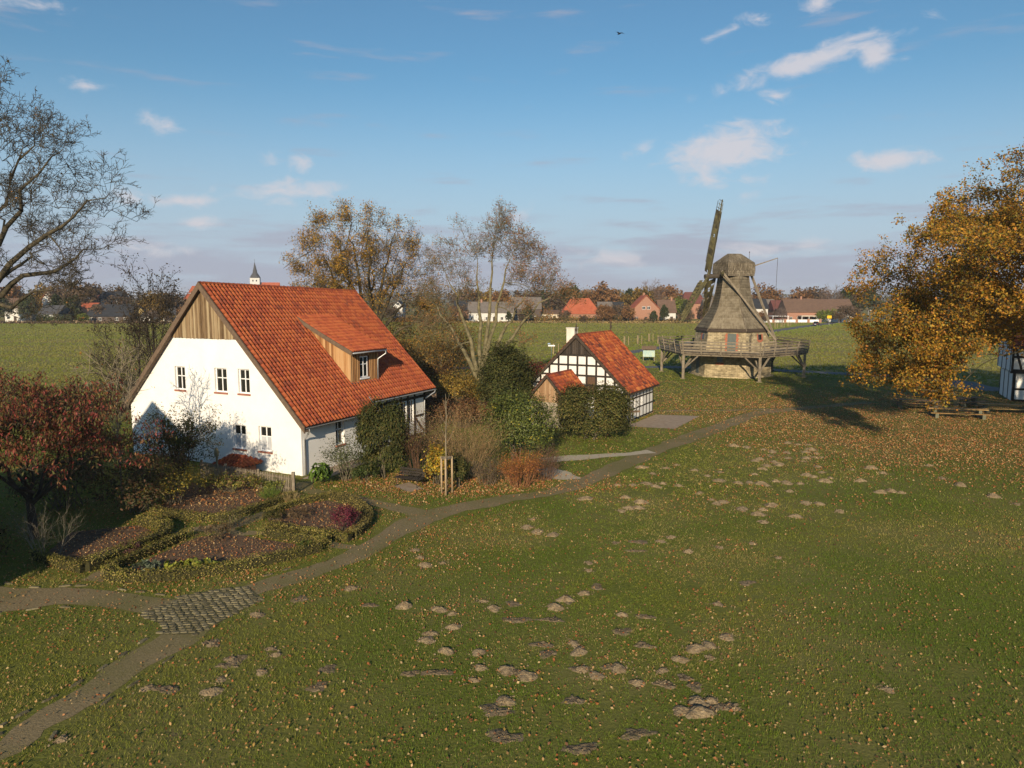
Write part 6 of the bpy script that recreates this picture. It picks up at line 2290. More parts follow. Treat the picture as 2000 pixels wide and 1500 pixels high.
house('brown roofed house with tiny white dormer behind the yellow hedge', (128.76, 4.22)[0], (144.07, 4.22)[0], 306, (128.76, 4.22)[1], (131.02, 9.35)[1], 'brown', 'white', wins=4, depth=11)
# left of the farmhouse
house('dark slate bungalow behind conifers near the bare oak twigs', (-185.66, 4.01)[0], (-178.42, 4.01)[0], 285, (-185.67, 3.81)[1], (-188.68, 6.96)[1], 'dark', 'white', wins=3)
house('long black roofed barn-like house at the field edge', (-169.74, 3.30)[0], (-152.97, 3.30)[0], 290, (-169.77, 2.89)[1], (-172.96, 7.31)[1], 'black', 'dark', wins=5, depth=11)
house('tall white gabled house with black roof above the long dark roof', (-193.21, 9.76)[0], (-183.65, 9.76)[0], 340, (-193.21, 9.76)[1], (-195.84, 12.89)[1], 'black', 'white', wins=3)
house('yellow house with ragged gable behind the vase-shaped tree', (-157.35, 3.78)[0], (-149.42, 3.78)[0], 296, (-157.31, 4.41)[1], (-153.15, 7.52)[1], 'dark', 'yellow', kind='gable', wins=2, up_wins=1)
house('white walled house at the field edge near the roof verge', (-149.51, 3.05)[0], (-145.80, 3.05)[0], 292, (-149.52, 2.84)[1], (-151.47, 4.41)[1], 'dark', 'white', wins=2)
house('low dark house beside the farmhouse roof verge', (-143.28, 3.74)[0], (-136.14, 3.74)[0], 298, (-143.31, 3.32)[1], (-145.57, 5.76)[1], 'dark', 'white', wins=3)
house('red roofed white house peeping over the farmhouse verge', (-168.21, 12.92)[0], (-163.40, 12.92)[0], 380, (-168.21, 12.92)[1], (-170.25, 16.17)[1], 'red', 'white', wins=2)
house('red roofed house below the peeping white house', (-157.56, 9.51)[0], (-153.62, 9.51)[0], 350, (-157.56, 9.51)[1], (-159.67, 11.98)[1], 'red', 'brick', wins=2)
house('reddish roofed house left of the tall white gable', (-199.54, 8.55)[0], (-193.22, 8.55)[0], 345, (-199.54, 8.55)[1], (-202.21, 11.71)[1], 'red', 'brick', wins=2)
house('red roofed white house seen through the hanging oak twigs', (-226.01, 9.27)[0], (-220.10, 9.27)[0], 350, (-226.01, 9.27)[1], (-222.76, 13.17)[1], 'red', 'white', kind='gable', wins=2)
house('orange roofed house low behind dark conifers', (-191.56, 6.20)[0], (-184.34, 6.20)[0], 320, (-191.59, 5.75)[1], (-194.44, 7.73)[1], 'red', 'brick', wins=3)
house('red brick house at the far edge behind hanging twigs', (-216.59, 6.10)[0], (-207.86, 6.10)[0], 310, (-216.61, 5.88)[1], (-220.47, 9.78)[1], 'brown', 'white', wins=3)
house('white house glimpsed through the golden tree beside the roof', (-49.01, 6.64)[0], (-45.21, 6.64)[0], 300, (-49.01, 6.64)[1], (-47.07, 8.74)[1], 'dark', 'white', kind='gable', wins=1, up_wins=1)
house('dark solar roofed house behind the forked tree stems', (-25.25, 5.07)[0], (-18.49, 5.07)[0], 320, (-25.26, 4.63)[1], (-25.61, 8.86)[1], 'black', 'brick', wins=2)

# church with slender spire
chx, chY = (-246.10, 22.68)[0], 700
church = thing('church', 'white church tower with dark pointed spire and red nave roof', 'church', (chx, chY, 0), radians(12))
zt, zs = (-245.83, 29.00)[1], (-245.21, 44.02)[1]
q = MB()
q.box(-4.4, 4.4, -4.4, 4.4, -1, zt)
tw_o = q.make('tower', WALLS['white'], church)
for z in (zt - 2.6, zt - 7):
    for x in (-1.6, 1.6):
        q = MB()
        q.box(x - .5, x + .5, -4.46, -4.38, z - .8, z + .8)
        q.make('window', GLASS, tw_o)
q = MB()
rings = [(5.0, zt), (3.6, zt + 3.0), (2.2, zt + 5.0), (1.9, zt + 7.5), (1.55, zt + 8.2), (.12, zs)]
vs = [(r * cos(pi / 4 + k * pi / 2), r * sin(pi / 4 + k * pi / 2), z) if i == 0 else (r * cos(pi / 8 + k * pi / 4), r * sin(pi / 8 + k * pi / 4), z) for i, (r, z) in enumerate(rings) for k in (range(8) if i else [0, .5, 1, 1.5, 2, 2.5, 3, 3.5])]
vs = []
for i, (r, z) in enumerate(rings):
    for k in range(8):
        a_ = pi / 8 + k * pi / 4
        rr_ = r * (1.27 if i == 0 else 1)
        x_, y_ = rr_ * cos(a_), rr_ * sin(a_)
        if i == 0:
            x_, y_ = max(-4.75, min(4.75, x_ * 1.2)), max(-4.75, min(4.75, y_ * 1.2))
        vs.append((x_, y_, z))
q.poly(vs, [(i * 8 + k, i * 8 + (k + 1) % 8, (i + 1) * 8 + (k + 1) % 8, (i + 1) * 8 + k) for i in range(5) for k in range(8)])
q.make('spire', ROOFS['dark'], church)
q = MB()
q.tube([(0, 0, zs - .5), (0, 0, zs + 3)], .12, 5)
q.make('spire_cross', IRON, church)
q = MB()
q.prism([(-5.5, -1), (5.5, -1), (5.5, zt - 14), (0, zt - 4.5), (-5.5, zt - 14)], lambda y, x, z: (x, y, z), 4.5, 22)
q.make('nave', WALLS['white'], church)
q = MB()
for sg in (1, -1):
    q.poly([(4.4, sg * 6, zt - 14.2), (22.4, sg * 6, zt - 14.2), (22.4, 0, zt - 4.1), (4.4, 0, zt - 4.1)], [(0, 1, 2, 3)])
q.make('nave_roof', ROOFS['red'], church)

# village trees
TOWN = dict(levels=2, trunk=.5, tr=.02, seg=[1.5, 1.0, .8], wob=[.06, .12, .16], up=[.02, .06, .03], n=[16, 9], start=[.25, .15], ang=[52, 46], rr=[.5, .5], lr=[.95, .5], taper=.25, rmin=.05, shape=.5, trunk_lvl=0)
CR = dict(rust=[(0.24, 0.115, 0.045), (0.30, 0.16, 0.06), (0.18, 0.10, 0.04)], gold=[(0.32, 0.20, 0.045), (0.24, 0.15, 0.03), (0.18, 0.13, 0.03)], green=[(0.035, 0.05, 0.015), (0.06, 0.075, 0.02), (0.08, 0.09, 0.03)], brown=[(0.12, 0.075, 0.045), (0.17, 0.11, 0.06), (0.10, 0.07, 0.04)], lime=[(0.20, 0.22, 0.03), (0.14, 0.18, 0.03)])
GRP_T = 'trees among the village houses'
tv = [  # pixel-free list: x, distance, height, kind, label
    ((24.77, 5.78), 335, 13, 'green', 'conical dark evergreen left of a pair above the hipped red roof'), ((29.21, 5.72), 340, 13.5, 'green', 'dark evergreen standing above the hipped red roof'),
    ((35.72, 5.66), 345, 12, 'rust', 'round orange tree above the hipped red roof'), ((44.37, 5.59), 350, 15, 'rust', 'large pinkish orange tree above the grey roof'),
    ((49.34, 5.57), 352, 11.5, 'gold', 'small golden tree behind the black solar roof'), ((57.81, 5.47), 360, 12.5, 'green', 'dark green trees left of the pink brick gable'),
    ((60.99, 5.66), 345, 13, 'gold', 'yellow brown tree just behind the pink brick gable'), ((66.19, 5.57), 352, 18, 'bare', 'tall bare tree above the pink brick gable'),
    ((78.18, 5.34), 370, 14, 'rust', 'brown tree behind the dark brown wing'), ((74.39, 5.91), 325, 9, 'lime', 'lime green tree beside the lower sail'),
    ((73.04, 6.16), 305, 8, 'green', 'dark shrubby tree under the lower sail'), ((126.78, 5.47), 360, 14.5, 'rust', 'rusty tree between the tail beams'),
    ((139.42, 5.34), 370, 11.5, 'bare', 'bare bushy tree right of the tail beams'), ((145.25, 5.41), 365, 13, 'rust', 'red brown round tree above the chimney'),
    ((153.44, 5.37), 368, 13.5, 'brown', 'pinkish bare tree above the big brown roof'), ((145.26, 5.85), 330, 15.5, 'bare', 'tall bare tree before the brown roof with the dormer'),
    ((160.72, 5.59), 350, 12.5, 'green', 'green tree beside the golden oak'), ((168.02, 5.53), 355, 14, 'brown', 'brown tree partly behind the golden oak'),
    ((44.12, 3.74), 298, 6.5, 'brown', 'low brown tree at the field hedge'), ((47.59, 3.70), 300, 6, 'green', 'dark low tree left of the pink brick house'),
    ((39.03, 3.16), 296, 5.5, 'rust', 'reddish shrub tree at the field edge'), ((19.76, 5.85), 330, 11, 'brown', 'brown tree left of the hipped red roof'),
    ((15.28, 5.59), 350, 12, 'green', 'dark tree behind the taller grey roof'), ((7.50, 5.53), 355, 12.5, 'brown', 'brown tree above the taller grey roof'),
    ((-3.64, 5.66), 345, 12, 'rust', 'russet tree above the white bungalow'), ((-13.56, 5.59), 350, 12.5, 'gold', 'golden tree behind the forked tree'),
    ((-23.42, 5.59), 350, 13, 'brown', 'brown tree behind the dark solar roof'), ((-103.32, 12.05), 420, 18, 'brown', 'dark brown round tree just above the farmhouse ridge'),
    ((-115.13, 12.05), 420, 15, 'bare', 'bare grey tree just above the farmhouse ridge'), ((-123.70, 11.95), 400, 13, 'gold', 'golden tree above the ridge near the church'),
    ((-217.98, 17.59), 640, 17, 'brown', 'brown tree in front of the church nave'), ((-147.90, 6.22), 300, 11, 'gold', 'broad golden tree behind the vase-shaped tree'),
    ((-147.38, 6.10), 310, 11, 'brown', 'brown tree beside the broad golden tree'), ((-146.50, 5.97), 320, 9, 'brown', 'brown tree at the farmhouse verge'),
    ((-194.07, 5.85), 330, 15, 'brown', 'brown bushy crown above the long black roof'), ((-179.60, 6.22), 300, 9.5, 'green', 'dark conifer left of the long black roof'),
    ((-179.72, 6.29), 295, 9, 'green', 'dark evergreen beside the slate bungalow'), ((-191.18, 6.16), 305, 10, 'green', 'dark evergreen behind the slate bungalow'),
    ((-212.61, 5.66), 345, 15, 'brown', 'brownish crown among hanging twigs'), ((-198.61, 6.22), 300, 10, 'green', 'dark tree left of the slate bungalow'),
    ((-225.45, 5.85), 330, 14, 'rust', 'rusty tree behind the far left house'), ((-210.24, 6.22), 300, 10, 'green', 'dark tree at the picture edge'),
    ((-173.09, 5.97), 320, 9.5, 'brown', 'brown tree behind the yellow house'), ((-212.77, 5.22), 380, 14.5, 'brown', 'brown tree behind the tall white gable'),
    ((-167.73, 2.04), 284, 3.5, 'lime', 'small lime green cone bush at the field edge'), ((-231.24, 5.47), 360, 15, 'gold', 'yellowish tree behind red roof'),
    ((172.56, 5.59), 350, 13, 'green', 'dark tree behind the golden oak leaves'), ((129.41, 3.37), 296, 5.0, 'lime', 'yellow green shrub tree before the brown house'),
    ((134.49, 3.11), 298, 5.0, 'green', 'dark green shrub tree right of the yellow shrub'), ((126.30, 2.95), 296, 4.5, 'lime', 'bright yellow shrub beside the brown house corner'),
    ((83.49, 3.16), 296, 5.5, 'lime', 'greenish shrub tree left of the mill tower'), ((79.32, 3.49), 300, 6.0, 'brown', 'brown shrub tree between sails and mill tower')]
protos = {}
SPOTS = [('the dark slate bungalow', -185, -165), ('the long black roofed house', -162, -140), ('the yellow house', -138, -126), ('the trees behind the farmhouse', -58, -25), ('the white bungalow', -22, 0), ('the taller grey roof', 0, 12), ('the hipped red house', 18, 38), ('the black solar roof', 38, 47), ('the pink brick gable house', 48, 62), ('the lower sail', 66, 78), ('the white panel fence', 100, 118), ('the brown house with the dormer', 122, 142)]
for sp_, xa, xb in SPOTS:
    for word in ('low', 'middling', 'tall'):
        kd = random.choice(['brown', 'rust', 'green', 'brown', 'gold', 'bare'])
        tv.append(((random.uniform(xa, xb), 0), random.uniform(286, 299), {'low': 2.8, 'middling': 4.3, 'tall': 6.2}[word] * random.uniform(.95, 1.05), kd, word + ' shrubby ' + {'bare': 'bare', 'rust': 'rusty', 'gold': 'golden'}.get(kd, kd) + ' garden tree before ' + sp_))


def town_tree(kind, seed):
    rng = random.Random(seed)
    g = np.random.default_rng(seed)
    out, tips = [], []
    sp_ = dict(TOWN, levels=3, n=[14, 8, 6], lr=[.95, .5, .5], ang=[44, 40, 40], rmin=.035, start=[.25, .15, .1], rr=[.5, .5, .5]) if kind == 'bare' else TOWN
    grow(out, rng, (0, 0, -.2), (0, 0, 1), 5.5, .2, 0, sp_, tips)
    V1, F1 = tubes([(p, r) for p, r, l in out if l == 0], lambda r: 6)
    V2, F2 = tubes([(p, r) for p, r, l in out if l > 0], lambda r: 3)
    zmax = V2[:, 2].max()
    meshes = [(np_mesh('trunk', V1 * 10 / zmax, F1), 'trunk', BARK), (np_mesh('branches', V2 * 10 / zmax, F2), 'branches', BARK if kind != 'bare' else mat('pink_bark', [(0.13, 0.09, 0.075), (0.22, 0.16, 0.13)], scale=1))]
    T = np.array([t[0] for t in tips]) * 10 / zmax
    if kind != 'bare':
        k = 16 if kind != 'brown' else 9
        C = np.repeat(T, k, 0) + g.normal(0, .42, (len(T) * k, 3))
        if kind == 'green':
            C[:, :2] *= (1.25 - C[:, 2:3] / 11).clip(.15, 1) * .8
            C[:, 2] = C[:, 2] * .95 + .4
        V, F, col = leaf_cards(g, C, np.tile(np.array([0, -.5, .6]), (len(C), 1)) + g.normal(0, .5, C.shape), .62, .75, CR[kind])
        tint = np.repeat(np.repeat(g.uniform(.7, 1.25, len(T)), k), 4)[:, None]
        meshes.append((np_mesh('crown', V, F, col * tint), 'crown', LEAF))
    for me, _, m_ in meshes:
        me.materials.append(m_)
    return meshes


for kind in ('rust', 'gold', 'green', 'brown', 'lime', 'bare'):
    protos[kind] = [town_tree(kind, 100 + i * 7 + len(kind)) for i in range(2)]
for i, ((x, _), Y, h, kind, lab) in enumerate(tv):
    root = thing('village_tree', lab, 'tree', (x, Y, 0), random.random() * 6.28, GRP_T)
    for me, nm, _ in protos[kind][i % 2]:
        o = bpy.data.objects.new(nm, me)
        link(o, root)
        if nm != 'trunk':
            o['kind'] = 'stuff'
    s = h / 9
    root.scale = (s * random.uniform(.85, 1.25), s * random.uniform(.85, 1.25), s)


# a far belt of gardens and trees behind the village that reads as one mass
def mass(name, label, n, xr, yr, zr_, size, cols, seed):
    g = np.random.default_rng(seed)
    cx = g.uniform(*xr, n)
    cy = g.uniform(*yr, n)
    cz = zr_[0] + (zr_[1] - zr_[0]) * g.random(n) * (.6 + .4 * np.sin(cx * .021 + seed) * np.sin(cx * .0057))
    rad = g.uniform(3, 6.5, n)
    k = 42
    C = np.repeat(np.c_[cx, cy, cz * .6], k, 0) + np.clip(g.normal(0, 1, (n * k, 3)), -1.35, 1.35) * np.repeat(np.c_[rad * .55, rad * .55, cz * .28], k, 0)
    C[:, 2] = np.abs(C[:, 2])
    V, F, col = leaf_cards(g, C, np.tile(np.array([0, -.6, .5]), (len(C), 1)) + g.normal(0, .5, C.shape), size, .8, cols)
    tint = np.repeat(np.repeat(g.uniform(.6, 1.3, n), k), 4)[:, None]
    o = np_obj(name, V, F, LEAF, None, col=col * tint)
    o['label'] = label
    return structure(o, 'stuff')


mass('treeline', 'belt of autumn trees and gardens behind the village houses', 420, (-420, 480), (360, 560), (9, 15), 1.45, [(0.11, 0.085, 0.055), (0.15, 0.10, 0.055), (0.08, 0.08, 0.04), (0.18, 0.12, 0.06), (0.12, 0.105, 0.05)], 5)
mass('treeline', 'distant darker belt of trees on the horizon', 500, (-1100, 1300), (800, 1300), (14, 22), 2.0, [(0.08, 0.06, 0.045), (0.11, 0.075, 0.05), (0.06, 0.06, 0.035)], 6)


def long_hedge(label, x0, x1, Y, h, cols, seed, n):
    g = np.random.default_rng(seed)
    C = np.c_[g.uniform(x0, x1, n), Y + g.normal(0, .5, n), g.random(n) * h * (1 + .25 * np.sin(g.uniform(x0, x1, n)))]
    V, F, col = leaf_cards(g, C, np.tile(np.array([0, -.7, .5]), (n, 1)), .5, .8, cols)
    t_ = np.repeat(.75 + .5 * (.5 + .5 * np.sin(C[:, 0] * .55)), 4)[:, None]
    root = thing('field_hedge', label, 'hedge', (0, 0, 0), 0)
    np_obj('foliage', V, F, LEAF, root, col=col * t_)['kind'] = 'stuff'
    q = MB()
    q.box(x0, x1, Y, Y + .5, -.1, h * .72)
    q.make('hedge_core', MATS['hedge_inside'], root)


long_hedge('rust and green hedge along the field before the hipped red house', (4.13, 2.20)[0], (45.89, 2.20)[0], 293, 2.6, CR['gold'] + CR['rust'] + CR['green'], 1, 2600)
long_hedge('brown clipped hedge before the pink brick gable house', (46.05, 2.17)[0], (67.41, 2.17)[0], 294, 1.6, CR['brown'] + CR['gold'], 2, 1200)
long_hedge('dark green hedge below the slate bungalow', (-186.30, 2.84)[0], (-172.28, 2.84)[0], 284, 3.0, CR['green'], 3, 1500)
long_hedge('mixed garden hedge between white bungalow and farmhouse trees', (-50.12, 2.12)[0], (-17.75, 2.12)[0], 296, 2.4, CR['brown'] + CR['rust'], 4, 1800)
long_hedge('low earthy bank with scrub at the field edge', (-206.99, 1.50)[0], (-131.36, 1.50)[0], 282, 1.1, CR['brown'] + [(0.34, 0.24, 0.14)], 6, 2600)
long_hedge('strip of dry yellow verge grass before the village gardens', (-24.56, 1.06)[0], (98.25, 1.06)[0], 289, .8, [(0.36, 0.27, 0.12), (0.28, 0.2, 0.09)], 5, 4200)

# white garden fence with brick piers
wf = thing('garden_fence', 'white panel fence with brick piers before the brown roofed house', 'fence')
wx0, wx1 = (100.55, 1.82)[0], (124.03, 1.82)[0]
nb = 5
for i in range(nb):
    a = wx0 + (wx1 - wx0) * i / nb
    b = wx0 + (wx1 - wx0) * (i + 1) / nb
    q = MB()
    q.box(a + .5, b - .5, 292, 292.1, .25, 1.35)
    q.make('fence_panel', WHITE_PAINT, wf)
    q = MB()
    q.box(b - .48, b + .48, 291.8, 292.3, -.1, 1.6)
    q.make('pier', WALLS['brick'], wf)
# carport and patio roof
cp = thing('carport', 'maroon covered carport with white flat roof beside brown roofed house', 'carport', ((110.00, 3.16)[0], 297, 0))
q = MB()
q.box(-3.6, 3.2, -.5, 4, 2.5, 2.75)
q.make('roof', WHITE_PAINT, cp)
for x in (-3.3, 2.9):
    q = MB()
    q.box(x - .1, x + .1, -.3, -.1, -.1, 2.5)
    q.make('post', WHITE_PAINT, cp)
q = MB()
q.box(-2.9, 2.5, 2.0, 2.2, 0, 2.3)
q.make('back_wall', ROOFS['maroon'], cp)
pa = thing('patio_awning', 'pale flat patio roof on posts before the big brown house', 'awning', ((121.04, 3.78)[0], 296, 0))
q = MB()
q.box(-3.1, 3.3, -.5, 3.5, 2.55, 2.85)
q.make('roof', WALLS['cream'], pa)
for x in (-2.9, 0, 3.1):
    q = MB()
    q.box(x - .09, x + .09, -.4, -.2, -.1, 2.55)
    q.make('post', WHITE_PAINT, pa)

# ---------------------------------------------------------------- road furniture, car, signs
car = thing('car', 'dark hatchback seen from behind on the lane to the village', 'car', (*(110.78, 263.99), 0.012), radians(-31))
q = MB()
pr = [(-2.05, .28), (2.05, .28), (2.1, .62), (1.95, .88), (1.0, .98), (-1.75, .98), (-2.1, .9), (-2.12, .5)]
q.prism(pr, lambda y, x, z: (x, y, z), -.86, .86)
CARM = mat('car_paint', [(0.02, 0.022, 0.03), (0.028, 0.03, 0.04)], scale=2, rough=.3, spec=.6)
q.make('body', CARM, car, bevel=.05)
q = MB()
lo = [(-.80, -1.95, .97), (.80, -1.95, .97), (.80, .85, .97), (-.80, .85, .97)]
hi = [(-.62, -1.55, 1.5), (.62, -1.55, 1.5), (.62, .05, 1.5), (-.62, .05, 1.5)]
q.poly(lo + hi, [(4, 5, 6, 7), (0, 1, 5, 4), (1, 2, 6, 5), (2, 3, 7, 6), (3, 0, 4, 7)])
q.make('cabin', GLASS, car, bevel=.04)
q = MB()
q.box(-.63, .63, -1.57, .07, 1.49, 1.53)
q.make('roof', CARM, car)
for x in (-.8, .8):
    for y in (-1.3, 1.3):
        q = MB()
        q.tube([(x - .1, y, .32), (x + .1, y, .32)], .32, 12)
        q.make('wheel', IRON, car)
for x in (-.68, .68):
    q = MB()
    q.box(x - .14, x + .14, -2.15, -2.1, .68, .86)
    q.make('tail_light', mat('tail_light', [(0.35, 0.02, 0.02), (0.45, 0.03, 0.03)], scale=2, rough=.3), car)
q = MB()
q.box(-.3, .3, -2.15, -2.12, .5, .62)
q.make('number_plate', WHITE_PAINT, car)


def sign(name, label, pos, w, h, z, m, post=.05, rz=0):
    s = thing(name, label, 'sign', (*pos, 0), rz)
    q = MB()
    q.tube([(0, .03, -.1), (0, .03, z + h)], post, 6)
    q.make('post', GUTTER, s)
    q = MB()
    q.box(-w / 2, w / 2, -.03, .0, z, z + h)
    q.make('panel', m, s)
    return s


YEL = mat('sign_yellow', [(0.70, 0.42, 0.01), (0.76, 0.47, 0.015)], scale=1, rough=.5)
sign('town_sign', 'yellow rectangular town sign on a post beside the lane', (115.44, 263.99), 1.6, 1.05, 2.6, YEL)
sign('road_sign', 'white square road sign on a post behind the yellow sign', (131.33, 291.05), 1.5, 1.35, 2.9, WHITE_PAINT)
sign('road_sign', 'white sign arm on a tall post near the golden oak', (139.31, 297.14), 1.4, .5, 3.6, WHITE_PAINT)
sp1 = sign('street_sign', 'street name post with white signs beside the bakehouse chimney', (6.25, 114.29), 1.05, .22, 2.4, WHITE_PAINT)
q = MB()
q.box(-.6, -.2, -.06, -.03, 2.72, 2.92)
q.make('small_panel', mat('sign_blue', [(0.25, 0.35, 0.5), (0.3, 0.4, 0.55)], scale=1), sp1)

ib = thing('information_board', 'roofed information board with pale map panel beside the mill gallery', 'sign', (*(21.68, 114.29), 0), radians(-10))
for x in (-.85, .85):
    q = MB()
    q.bar((x, 0, -.1), (x, 0, 2.0), .12)
    q.make('post', GREY_WOOD, ib, rnd=.8)
q = MB()
q.box(-.92, .92, -.09, -.03, .75, 1.95)
q.make('map_panel', mat('map_print', [(0.36, 0.50, 0.36), (0.46, 0.54, 0.46), (0.28, 0.44, 0.44), (0.52, 0.54, 0.50)], scale=2.4, rough=.5), ib)
q = MB()
for sg in (1, -1):
    q.poly([(-1.15, sg * .55, 1.98), (1.15, sg * .55, 1.98), (1.15, 0, 2.45), (-1.15, 0, 2.45), (-1.15, sg * .55, 1.92), (1.15, sg * .55, 1.92), (1.15, 0, 2.39), (-1.15, 0, 2.39)], [(0, 1, 2, 3), (7, 6, 5, 4), (4, 5, 1, 0), (0, 3, 7, 4), (1, 5, 6, 2)])
q.make('roof', BARGE, ib)

# staked saplings in the field and at the road
sap = []
for i, (p, h) in enumerate((((24.30, 154.46), 3.0), ((27.75, 157.92), 3.0), ((31.62, 165.32), 3.0), ((32.23, 157.92), 3.0), ((7.69, 128.99), 2.8), ((87.90, 241.52), 3.0), ((91.68, 245.70), 3.0), ((97.29, 254.52), 3.0))):
    lab = ['staked sapling in the field, first beside the bakehouse ridge', 'staked sapling in the field, second from the bakehouse', 'staked sapling in the field behind the information board', 'staked sapling in the field beside the gallery rail', 'staked sapling beside the street name post', 'staked sapling at the lane next to the mill', 'staked sapling at the lane, middle of three by the mill', 'staked sapling at the lane nearest the dark car'][i]
    s = thing('sapling', lab, 'sapling', (*p, 0), 0, 'staked saplings in the field')
    for a in (0, 2.1, 4.2):
        q = MB()
        q.tube([(cos(a) * .6, sin(a) * .6, -.1), (cos(a) * .6, sin(a) * .6, 1.9)], .06, 5)
        q.make('stake', STAKE, s)
    br = [([(0, 0, 0), (0, 0, h * .6), (.05, 0, h * 1.2)], [.05, .04, .01])]
    for k in range(12):
        a = k * 2.4
        z = h * (.6 + .05 * k)
        br.append(([(0, 0, z), (cos(a) * .25, sin(a) * .25, z + .35), (cos(a) * .4, sin(a) * .4, z + .9)], [.015, .012, .006]))
    V, F = tubes(br, lambda r: 4)
    np_obj('stem', V, F, BARK, s)


# lamp posts of the village
for i, (p, lab) in enumerate((((34.83, 335.75), 'thin pale lamp post before the hipped red house'), ((-174.05, 310.11), 'thin lamp post before the long black roof'), ((148.92, 303.49), 'thin pale lamp post beside the golden oak leaves'))):
    s = thing('lamp_post', lab, 'lamp post', (*p, 0), 0, 'village lamp posts')
    q = MB()
    q.tube([(0, 0, -.1), (0, 0, 4.6), (.1, 0, 4.85), (.7, 0, 4.9)], [.09, .07, .06, .05], 6)
    q.make('pole', GUTTER, s)
    q = MB()
    q.box(.55, 1.15, -.12, .12, 4.84, 4.98)
    q.make('lamp_head', WHITE_PAINT, s)

# picnic tables under the golden oak
PLANK = mat('picnic_plank', [(0.24, 0.14, 0.05), (0.40, 0.26, 0.10)], scale=3, rough=.8, stretch=(1, 1, 1), rnd=.4)
PLANK_SHADE = mat('shaded_picnic_plank', [(0.13, 0.075, 0.04), (0.22, 0.14, 0.075)], scale=3, rough=.85, rnd=.4)  # same planks in a darker copy: the oak's shade put into the colour
LEGM = mat('green_grey_leg', [(0.10, 0.105, 0.07), (0.17, 0.17, 0.12)], scale=4, rough=.9)


def picnic(label, pos, rz, L=3.6, m=PLANK, benches=(-1, 1)):
    t = thing('picnic_table', label, 'picnic table', (*pos, 0), rz, 'picnic tables under the golden oak')
    for y in (-.24, 0, .24):
        q = MB()
        q.box(-L / 2, L / 2, y - .11, y + .11, .70, .76)
        q.make('table_plank', m, t, rnd=random.random())
    for x in (-L / 2 + .55, L / 2 - .55):
        q = MB()
        q.box(x - .12, x + .12, -.22, .22, -.05, .70)
        q.make('leg', LEGM, t)
    for s in benches:
        b = thing('picnic_bench', label.replace('table', 'bench' if s < 0 else 'bench on the far side') if False else 'plank bench along the ' + ('near' if s < 0 else 'far') + ' side of the ' + label, 'bench', (pos[0] - sin(rz) * s * .82, pos[1] + cos(rz) * s * .82, 0), rz, 'picnic benches under the golden oak')
        q = MB()
        q.box(-L / 2 + .02, L / 2 - .02, -.16, .16, .40, .46)
        q.make('seat', m, b, rnd=random.random())
        for x in (-L / 2 + .5, L / 2 - .5):
            q = MB()
            q.box(x - .13, x + .13, -.13, .13, -.05, .40)
            q.make('leg', LEGM, b)


picnic('sunlit plank picnic table at the lawn edge', (37.52, 60.27), radians(-14), 4.5)
picnic('shaded picnic table left of the sunlit one', (37.00, 65.41), radians(-22), 3.8, PLANK_SHADE)
picnic('shaded picnic table behind the sunlit one', (42.44, 67.00), radians(16), 3.2, PLANK_SHADE)
picnic('half sunlit picnic table at the picture edge', (43.25, 62.74), radians(-14), 4.2, PLANK)

# half-timbered granary at the picture's edge
gr = thing('granary', 'tall half-timbered granary at the edge beneath the oak branches', 'granary', ((48.46, 69.70)[0] + 0.3, (48.46, 69.70)[1] + .2, 0), radians(-24))
q = MB()
q.box(0, 6.2, 0.02, 6, -.1, 2.75)
q.box(-.3, 6.5, -.28, 6.3, 2.95, 5.6)
q.make('wall', PLASTER, gr)
for (x0, z0, x1, z1, d) in [(x, 0, x, 2.8, 0) for x in (.1, 1.15, 2.2, 3.3, 4.4, 5.5, 6.1)] + [(0, z, 6.2, z, 0) for z in (.1, 1.2)] + [(1.9, .2, 1.3, 1.1, 0)] + [(x, 2.95, x, 5.6, 1) for x in (-.2, .85, 1.9, 3.0, 4.1, 5.2, 6.4)] + [(-.3, z, 6.5, z, 1) for z in (3.05, 4.35, 5.5)] + [(-.1, 5.4, .55, 3.15, 1)]:
    beam(gr, lambda x, dd, z: (x, dd + (.02 if not d else -.28), z), (x0, z0), (x1, z1), .2, TIMBER, -.03 - (.006 if x0 == x1 else 0), .02)
beam(gr, lambda x, dd, z: (x, dd, z), (-.3, 2.85), (6.5, 2.85), .2, TIMBER, -.29, .05)
for y in (.1, 2, 4, 5.9):
    beam(gr, lambda yy, dd, z: (dd, yy, z), (y, 0), (y, 2.8), .2, TIMBER, -.03, .02)
    beam(gr, lambda yy, dd, z: (dd - .3, yy, z), (y, 2.95), (y, 5.6), .2, TIMBER, -.03, .02)
window(gr, lambda x, d, z: (x, d, z), 1.4, 2.0, 1.4, 2.4, -.02, WHITE_PAINT, GLASS, 2, (.33, .66), fw=.05, bw=.02)
q = MB()
for sg in (1, -1):
    yy = 3 + sg * 3.8
    q.poly([(-.7, yy, 5.3), (6.9, yy, 5.3), (6.9, 3, 9.2), (-.7, 3, 9.2), (-.7, yy, 5.15), (6.9, yy, 5.15), (6.9, 3, 9.05), (-.7, 3, 9.05)], [(0, 1, 2, 3), (7, 6, 5, 4), (4, 5, 1, 0), (3, 0, 4, 7), (1, 2, 6, 5)])
q.make('roof', TILE_OLD, gr)

